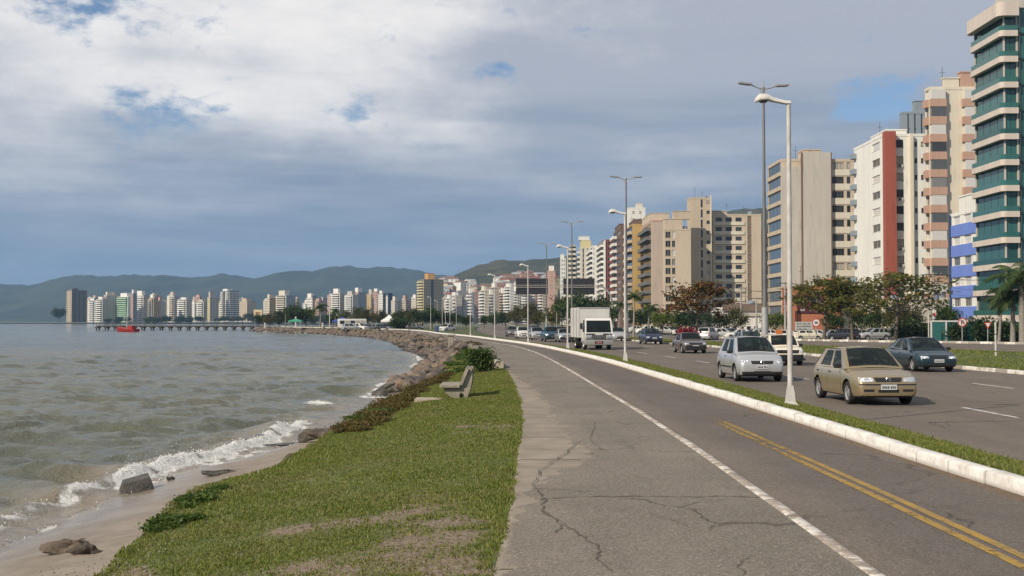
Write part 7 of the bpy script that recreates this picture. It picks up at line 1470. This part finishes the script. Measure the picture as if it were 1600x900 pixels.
# --- pier and boat
def pier():
    Y = 392; x0, x1 = AT(153, 510, Y).x, AT(408, 510, Y).x; zd = AT(300, 508.6, Y).z; r = empty('pier', (x0, Y, -1.25)); tag(r, 'long low concrete pier on stilts running out into the bay', 'pier'); PM = mat('pier_concrete', (.045, .042, .036), (.085, .078, .066), 1, .95); L = x1-x0; h = zd+1.25
    mb = MB(); mb.box(0, L, -1.6, 1.6, h-.45, h); mb.build('deck', PM, r)
    n = 18
    for k in range(n+1):
        x = L*k/n
        for yy in (-1.3, 1.3): mb = MB(); mb.tube([(x, yy, -1.2), (x, yy, h-.453)], .24, 8); mb.build('pile', PM, r)
        mb = MB(); mb.box(x-.5, x+.5, -1.62, 1.62, h-.80, h-.455); mb.build('pile_cap', PM, r)
    for k in range(8):
        x = k*2.6; 
        for yy in (-1.5, 1.5): mb = MB(); mb.box(x-.06, x+.06, yy-.06, yy+.06, h+.002, h+1.0); mb.build('rail_post', PM, r)
    for yy in (-1.5, 1.5): mb = MB(); mb.box(0, 18.3, yy-.04, yy+.04, h+1.002, h+1.07); mb.build('rail', PM, r)
    for x in (34, 46.5): mb = MB(); mb.tube([(x, 0, h), (x, 0, h+2.6)], .1, 6); mb.build('lamp_stub', PM, r)
pier()
def boat():
    p = G(199, 518.5, -1.25); b = empty('fishing_boat', (p.x, p.y, -1.25), 1.05); tag(b, 'red wooden fishing boat moored against the pier', 'boat'); RD = mat('boat_red', (.36, .022, .018), (.27, .02, .016), 2, .5); n = 12; V = []; m = 9
    for i in range(n+1):
        t = i/n; y = -3.6+7.2*t; w = 1.35*math.sin(math.pi*min(1, .30+.70*(1-t)*1.0))**.7 if t < .99 else .03; w = 1.35*(1-max(0, (t-.45)/.55)**2.2)*(.86+.14*min(1, t/.3)); w = max(w, .03); sheer = .80+.75*t**2.2; keel = -.4+.25*max(0, t-.8)*3
        for k in range(m): s_ = k/(m-1); V.append((w*math.sin(s_*math.pi/2)**.6, y+(.5*t*t*s_), keel+(sheer-keel)*s_**1.3))
    fs = [(i*m+k, (i+1)*m+k, (i+1)*m+k+1, i*m+k+1) for i in range(n) for k in range(m-1)]; mb = MB(); mb.add(V, fs); mb.add([(-x, y, z) for x, y, z in V], [f[::-1] for f in fs])
    mb.add([V[k] for k in range(m)]+[(-V[k][0], V[k][1], V[k][2]) for k in range(m)], [tuple(range(m))+tuple(range(2*m-1, m-1, -1))]); o = mb.build('hull', RD, b, smooth=50); fix_normals(o.data)
    dk = MB(); rim_ = [V[i*m+m-1] for i in range(n+1)]; dk.add([(x*.97, y, z-.18) for x, y, z in rim_]+[(-x*.97, y, z-.18) for x, y, z in rim_], [(i, i+1, n+1+i+1, n+1+i) for i in range(n)]); dk.build('deck', mat('boat_deck', (.22, .14, .10), rough=.8), b)
    mb = MB(); mb.bevbox(-.8, .8, -2.6, -.9, .6, 1.75, .08); c = mb.build('wheelhouse', RD, b); mb = MB(); mb.box(-.6, .6, -.9, -.88, 1.2, 1.6); mb.build('window', GL_DARK, c)
    mb = MB(); mb.tube([(0, .2, 1.0), (0, .2, 7.2)], [.09, .04], 8); mb.build('mast', FRAME_W, b); mb = MB(); mb.tube([(0, .2, 2.6), (0, -2.4, 3.4)], .05, 6); mb.build('boom', FRAME_W, b)
    mb = MB(); mb.box(-.72, -.3, 3.05, 3.1, 1.15, 1.25); mb.build('bow_mark', SWHT, b, (0.2, -.3, .15))
boat()
# --- headland: bus, tents, small cars, pole, bin, kiosk
def headland():
    p = AT(550, 512, 285); b = empty('bus', (p.x, 285, -.25), math.pi/2+math.pi+.25); tag(b, 'white minibus with a dark window band parked on the headland', 'bus'); L, w, h = 6.6, 1.05, 2.5
    mb = MB(); mb.bevbox(-w, w, -L/2, L/2, .35, h, .16); mb.build('body', P_WHITE, b, smooth=40)
    for sx in (-1, 1):
        for k in range(5): mb = MB(); y = -L/2+.35+k*1.22; mb.box(sx*w-.01, sx*w+.012, y, y+1.1, 1.3, 2.1); mb.build('side_window', GL_DARK, b)
    mb = MB(); mb.box(-w+.15, w-.15, L/2-.01, L/2+.014, 1.2, 2.2); mb.build('windscreen', GL_DARK, b)
    wp = wheel_pair(.36, .11)
    for sx in (-1, 1):
        for yy in (-2.0, 2.1):
            q = empty('wheel'); q.parent = b; q.location = (sx*(w-.08), yy, .36); q.rotation_euler = (0, 0, 0 if sx > 0 else math.pi)
            for a, m in wp: link(a, m, q)
    def tent(px, Y, w, h, col, label, nm='tent'):
        p = AT(px, 514, Y); t = empty(nm, (p.x, Y, -.25)); tag(t, label, 'tent'); mb = MB(); e = 2.1; q = w/2
        ring = [(-q, -q), (q, -q), (q, q), (-q, q)]; rows = [(1, e), (.55, e+(h-e)*.35), (.22, e+(h-e)*.72), (.03, h)]; vs = [(x*k, y*k, z) for k, z in rows for x, y in ring]; mb.add(vs, [(i*4+j, i*4+(j+1) % 4, (i+1)*4+(j+1) % 4, (i+1)*4+j) for i in range(3) for j in range(4)]); mb.add([(x, y, e) for x, y in ring]+[(x, y, e-.35) for x, y in ring], [(j, j+4, (j+1) % 4+4, (j+1) % 4) for j in range(4)]); mb.build('canopy', col, t)
        for x, y in ring: mb = MB(); mb.tube([(x*.97, y*.97, 0), (x*.97, y*.97, e)], .05, 6); mb.build('pole', GALV, t)
    tent(608, 272, 3.4, 3.4, mat('tent_white', (.75, .74, .71), rough=.8), 'white peaked canopy tent on the headland'); tent(535, 290, 4.2, 2.9, mat('tent_blue', (.05, .09, .36), rough=.7), 'blue tarpaulin shelter left of the minibus'); tent(462, 300, 3.2, 2.6, mat('tent_green', (.06, .30, .20), rough=.8), 'green awning stand under the headland trees')
    cs = [(577, 262, P_GREY, 'grey parked car right of the minibus'), (590, 266, P_SILVER, 'silver parked car beside the grey one'), (562, 258, P_WHITE, 'white parked car in front of the minibus'), (600, 258, P_DARK, 'dark parked car before the white tent'), (648, 262, P_DARK, 'dark car at the foot of the trees by the kerb'), (548, 256, P_SILVER, 'silver parked car at the nose of the minibus')]
    for i, (px, Y, pm, lab) in enumerate(cs): place_car([HATCH, COMPACT, FOX][i % 3], 'hatchback_car', lab, pm, atx(px, Y), Y, -.3, random.uniform(.8, 2.2), 'cars parked on the headland', skip=('steering_wheel', 'axle', 'plate_marks', 'door_seam', 'seat', 'rear_seat'))
    R = random.Random(66)
    for i in range(16):
        px = 305+i*7.0; Y = 1180; place_car([HATCH, COMPACT, FOX, SUVP][i % 4], 'hatchback_car', 'pale speck of a car on the road across the bay', R.choice([P_WHITE, P_WHITE, P_SILVER, P_GREY]), atx(px, Y), Y, .5, R.choice([1.5, -1.5]), 'cars on the road across the bay', skip=('steering_wheel', 'axle', 'plate_marks', 'door_seam', 'seat', 'rear_seat', 'door_handle', 'emblem', 'number_plate', 'rear_plate', 'bumper_inlet', 'dashboard'))
    p = AT(683, 520, 185); mb = MB(); mb.bevbox(-.28, .28, -.28, .28, .15, 1.05, .06); o = mb.build('litter_bin', mat('bin_blue', (.035, .07, .17), rough=.6), None, (p.x, 185, -.05)); tag(o, 'blue litter bin beside the path kerb', 'bin')
    p = AT(515, 512, 300); mb = MB(); mb.tube([(0, 0, 0), (0, 0, 9.5)], [.13, .08], 10); o = empty('flag_pole', (p.x, 300, -.25)); tag(o, 'tall bare white pole on the headland', 'pole'); mb.build('pole', WPOLE, o)
    for px, lab in ((403, 'small pale sign board on legs at the pier head'),):
        p = AT(px, 489, 372); o = empty('billboard', (p.x, 372, -.3)); tag(o, lab, 'billboard'); h = p.z+.3
        mb = MB(); mb.box(-1.3, 1.3, -.06, .06, h-1, h+1); mb.build('board', mat('cream_board', (.62, .55, .34), rough=.7), o)
        for x in (-.9, .9): mb = MB(); mb.tube([(x, .1, 0), (x, .1, h)], .06, 6); mb.build('leg', GALV, o)
        mb = MB(); mb.box(-.8, .8, -.075, -.061, h-.1, h+.25); mb.build('lettering', mat('board_red', (.35, .08, .05), rough=.7), o)
    for px, Y, hh, lab in ((414, 330, 1.5, 'stubby white post on the headland grass'), (462, 335, 3.2, 'white post under the headland trees'), (504, 290, 1.6, 'white stone post by the tall pole')):
        p = AT(px, 512, Y); mb = MB(); mb.bevbox(-.2, .2, -.2, .2, 0, hh, .05); o = mb.build('stone_post', WPOLE, None, (p.x, Y, -.25)); tag(o, lab, 'post')
headland()
# --- people
SKIN = mat('skin', (.42, .25, .17), rough=.6); HAIR = mat('hair_dark', (.03, .022, .016), rough=.8)
def person(label, loc, rotz, pose, shirt, trousers, scale=1.0, hold=None):
    """one continuous skinned body; joints in metres, facing +y"""
    if pose == 'sit':
        J = {'pel': (0, 0, .10), 'bel': (0, -.03, .24), 'che': (0, -.07, .44), 'nek': (0, -.06, .60), 'hed': (0, -.04, .70), 'top': (0, -.03, .80), 'hl': (-.10, .03, .09), 'kl': (-.13, .44, .15), 'al': (-.13, .55, -.24), 'fl': (-.13, .72, -.27), 'hr': (.10, .03, .09), 'kr': (.13, .44, .15), 'ar': (.13, .55, -.24), 'fr': (.13, .72, -.27),
             'sl': (-.19, -.07, .52), 'el': (-.25, .10, .32), 'wl': (-.15, .34, .40), 'gl': (-.13, .42, .43), 'sr': (.19, -.07, .52), 'er': (.25, .10, .32), 'wr': (.15, .34, .40), 'gr': (.13, .42, .43)}
    else:
        J = {'pel': (0, 0, .92), 'bel': (0, .01, 1.08), 'che': (0, 0, 1.28), 'nek': (0, 0, 1.45), 'hed': (0, .015, 1.56), 'top': (0, .01, 1.68), 'hl': (-.10, 0, .88), 'kl': (-.11, .12, .50), 'al': (-.11, .05, .09), 'fl': (-.11, .20, .04), 'hr': (.10, 0, .88), 'kr': (.11, .0, .49), 'ar': (.11, -.20, .11), 'fr': (.11, -.06, .04),
             'sl': (-.19, 0, 1.38), 'el': (-.24, -.08, 1.12), 'wl': (-.24, .02, .88), 'gl': (-.24, .06, .79), 'sr': (.19, 0, 1.38), 'er': (.24, .06, 1.12), 'wr': (.24, .16, .90), 'gr': (.24, .20, .82)}
    E_ = [('pel', 'bel'), ('bel', 'che'), ('che', 'nek'), ('nek', 'hed'), ('hed', 'top'), ('pel', 'hl'), ('hl', 'kl'), ('kl', 'al'), ('al', 'fl'), ('pel', 'hr'), ('hr', 'kr'), ('kr', 'ar'), ('ar', 'fr'), ('che', 'sl'), ('sl', 'el'), ('el', 'wl'), ('wl', 'gl'), ('che', 'sr'), ('sr', 'er'), ('er', 'wr'), ('wr', 'gr')]
    rad = {'pel': .14, 'bel': .13, 'che': .145, 'nek': .055, 'hed': .088, 'top': .075, 'h': .09, 'k': .062, 'a': .042, 'f': .036, 's': .068, 'e': .046, 'w': .034, 'g': .038}
    names = list(J); idx = {n: i for i, n in enumerate(names)}; me = bpy.data.meshes.new('person'); me.from_pydata([J[n] for n in names], [(idx[a], idx[b]) for a, b in E_], [])
    tmp = bpy.data.objects.new('tmp', me); COL.objects.link(tmp); md = tmp.modifiers.new('skin', 'SKIN'); sub = tmp.modifiers.new('sub', 'SUBSURF'); sub.levels = sub.render_levels = 2
    for n, sv in zip(names, me.skin_vertices[0].data): r = rad.get(n, rad.get(n[0], .05)); sv.radius = (r, r*(.72 if n in ('pel', 'bel', 'che') else 1)); sv.use_root = n == 'pel'
    dg = bpy.context.evaluated_depsgraph_get(); dg.update(); body = bpy.data.meshes.new_from_object(tmp.evaluated_get(dg)); bpy.data.objects.remove(tmp)
    for m in (SKIN, shirt, trousers): body.materials.append(m)
    nz = J['nek'][2]
    for p in body.polygons:
        c = p.center; p.use_smooth = True; d = {n: (c-Vector(J[n])).length for n in names}; k = min(d, key=d.get)
        p.material_index = 0 if (c.z > nz+.01 or k in ('wl', 'gl', 'wr', 'gr')) else (1 if k in ('bel', 'che', 'nek', 'sl', 'sr', 'el', 'er') else 2)
    o = link('person', body, None, loc, rotz); o.scale = (scale,)*3; tag(o, label, 'person')
    hm = MB(); hd = Vector(J['hed']); hm.lathe([(.0, .135), (.055, .12), (.088, .07), (.098, .0), (.092, -.05)], 14); hm.v = [(x+hd.x, y+hd.y-.018, z+hd.z+.02) for x, y, z in hm.v]; hm.build('hair', HAIR, o, smooth=60)
    nm = MB(); nm.add([(hd.x-.012, hd.y+.082, hd.z+.01), (hd.x+.012, hd.y+.082, hd.z+.01), (hd.x, hd.y+.108, hd.z-.022), (hd.x, hd.y+.085, hd.z+.035)], [(0, 1, 2), (0, 2, 3), (1, 3, 2)]); nm.build('nose', SKIN, o)
    for sx in (-1, 1): em = MB(); em.lathe([(0, .006), (.010, .004), (.012, 0)], 8); q = em.build('eye', HAIR, o, (hd.x+sx*.03, hd.y+.083, hd.z+.03)); q.rotation_euler = (-math.pi/2, 0, 0)
    for hn, sx in (('gl', -1), ('gr', 1)):
        g = Vector(J[hn]); w_ = Vector(J['w'+hn[1]]); d = (g-w_).normalized()
        for k in range(4): fm = MB(); a = g + Vector((sx*0+(-.024+.016*k), 0, 0)); L_ = (.060, .07, .065, .05)[k]; fm.tube([a, a+d*L_*.55, a+d*L_*.8+Vector((0, 0, -.022))], [.009, .008, .006], 6); fm.build('finger', SKIN, o)
        fm = MB(); a = g-d*.02; fm.tube([a, a+Vector((-sx*.035, 0, .01))+d*.03, a+Vector((-sx*.03, 0, .005))+d*.06], [.010, .009, .007], 6); fm.build('thumb', SKIN, o)
    return o
SH_W = mat('shirt_white', (.62, .60, .57), rough=.9); SH_D = mat('shirt_dark', (.03, .03, .035), rough=.9); SH_P = mat('shirt_pink', (.45, .25, .22), rough=.9); TRS = mat('trousers_dark', (.04, .045, .06), rough=.9)
def seat_person(car, lab, side, shirt):
    M = car.matrix_basis; y = None
    for ch in car.children:
        if ch.name.split('.')[0] == 'seat' and (ch.location.x > 0) == (side > 0): y = ch.location.copy()
    q = M @ (y + Vector((0, -.06, .17))); return person(lab, q, car.rotation_euler.z, 'sit', shirt, TRS, .93)
seat_person(gold, 'driver in a white shirt behind the wheel of the gold hatchback', -1, SH_W); seat_person(gold, 'passenger in a pink top seated in the gold hatchback', 1, SH_P)
seat_person(fox, 'driver in dark clothes inside the silver tall hatchback', -1, SH_D); seat_person(teal, 'driver in a white shirt inside the dark teal car', -1, SH_W)
Yp = 205; person('person in dark clothes walking on the far bend of the path', (atx(574, Yp)+2.0 if False else float(path_l(Yp))+1.2, Yp, 0), .3, 'walk', SH_D, TRS)
# ================================================================== AIR
def haze():
    mb = MB(); mb.box(-3600, 3600, -60, 6800, -24, 330); m = bpy.data.materials.new('haze'); m.use_nodes = True; t = m.node_tree; t.nodes.clear(); v = N(t, 'ShaderNodeVolumePrincipled'); v.inputs['Density'].default_value = .000115; v.inputs['Color'].default_value = (.38, .64, 1.0, 1); v.inputs['Anisotropy'].default_value = .0
    out = N(t, 'ShaderNodeOutputMaterial'); t.links.new(v.outputs[0], out.inputs['Volume']); o = mb.build('haze', m); tag(o, 'thin blue haze lying over the bay and the far hills', 'haze', kind='stuff')
haze()
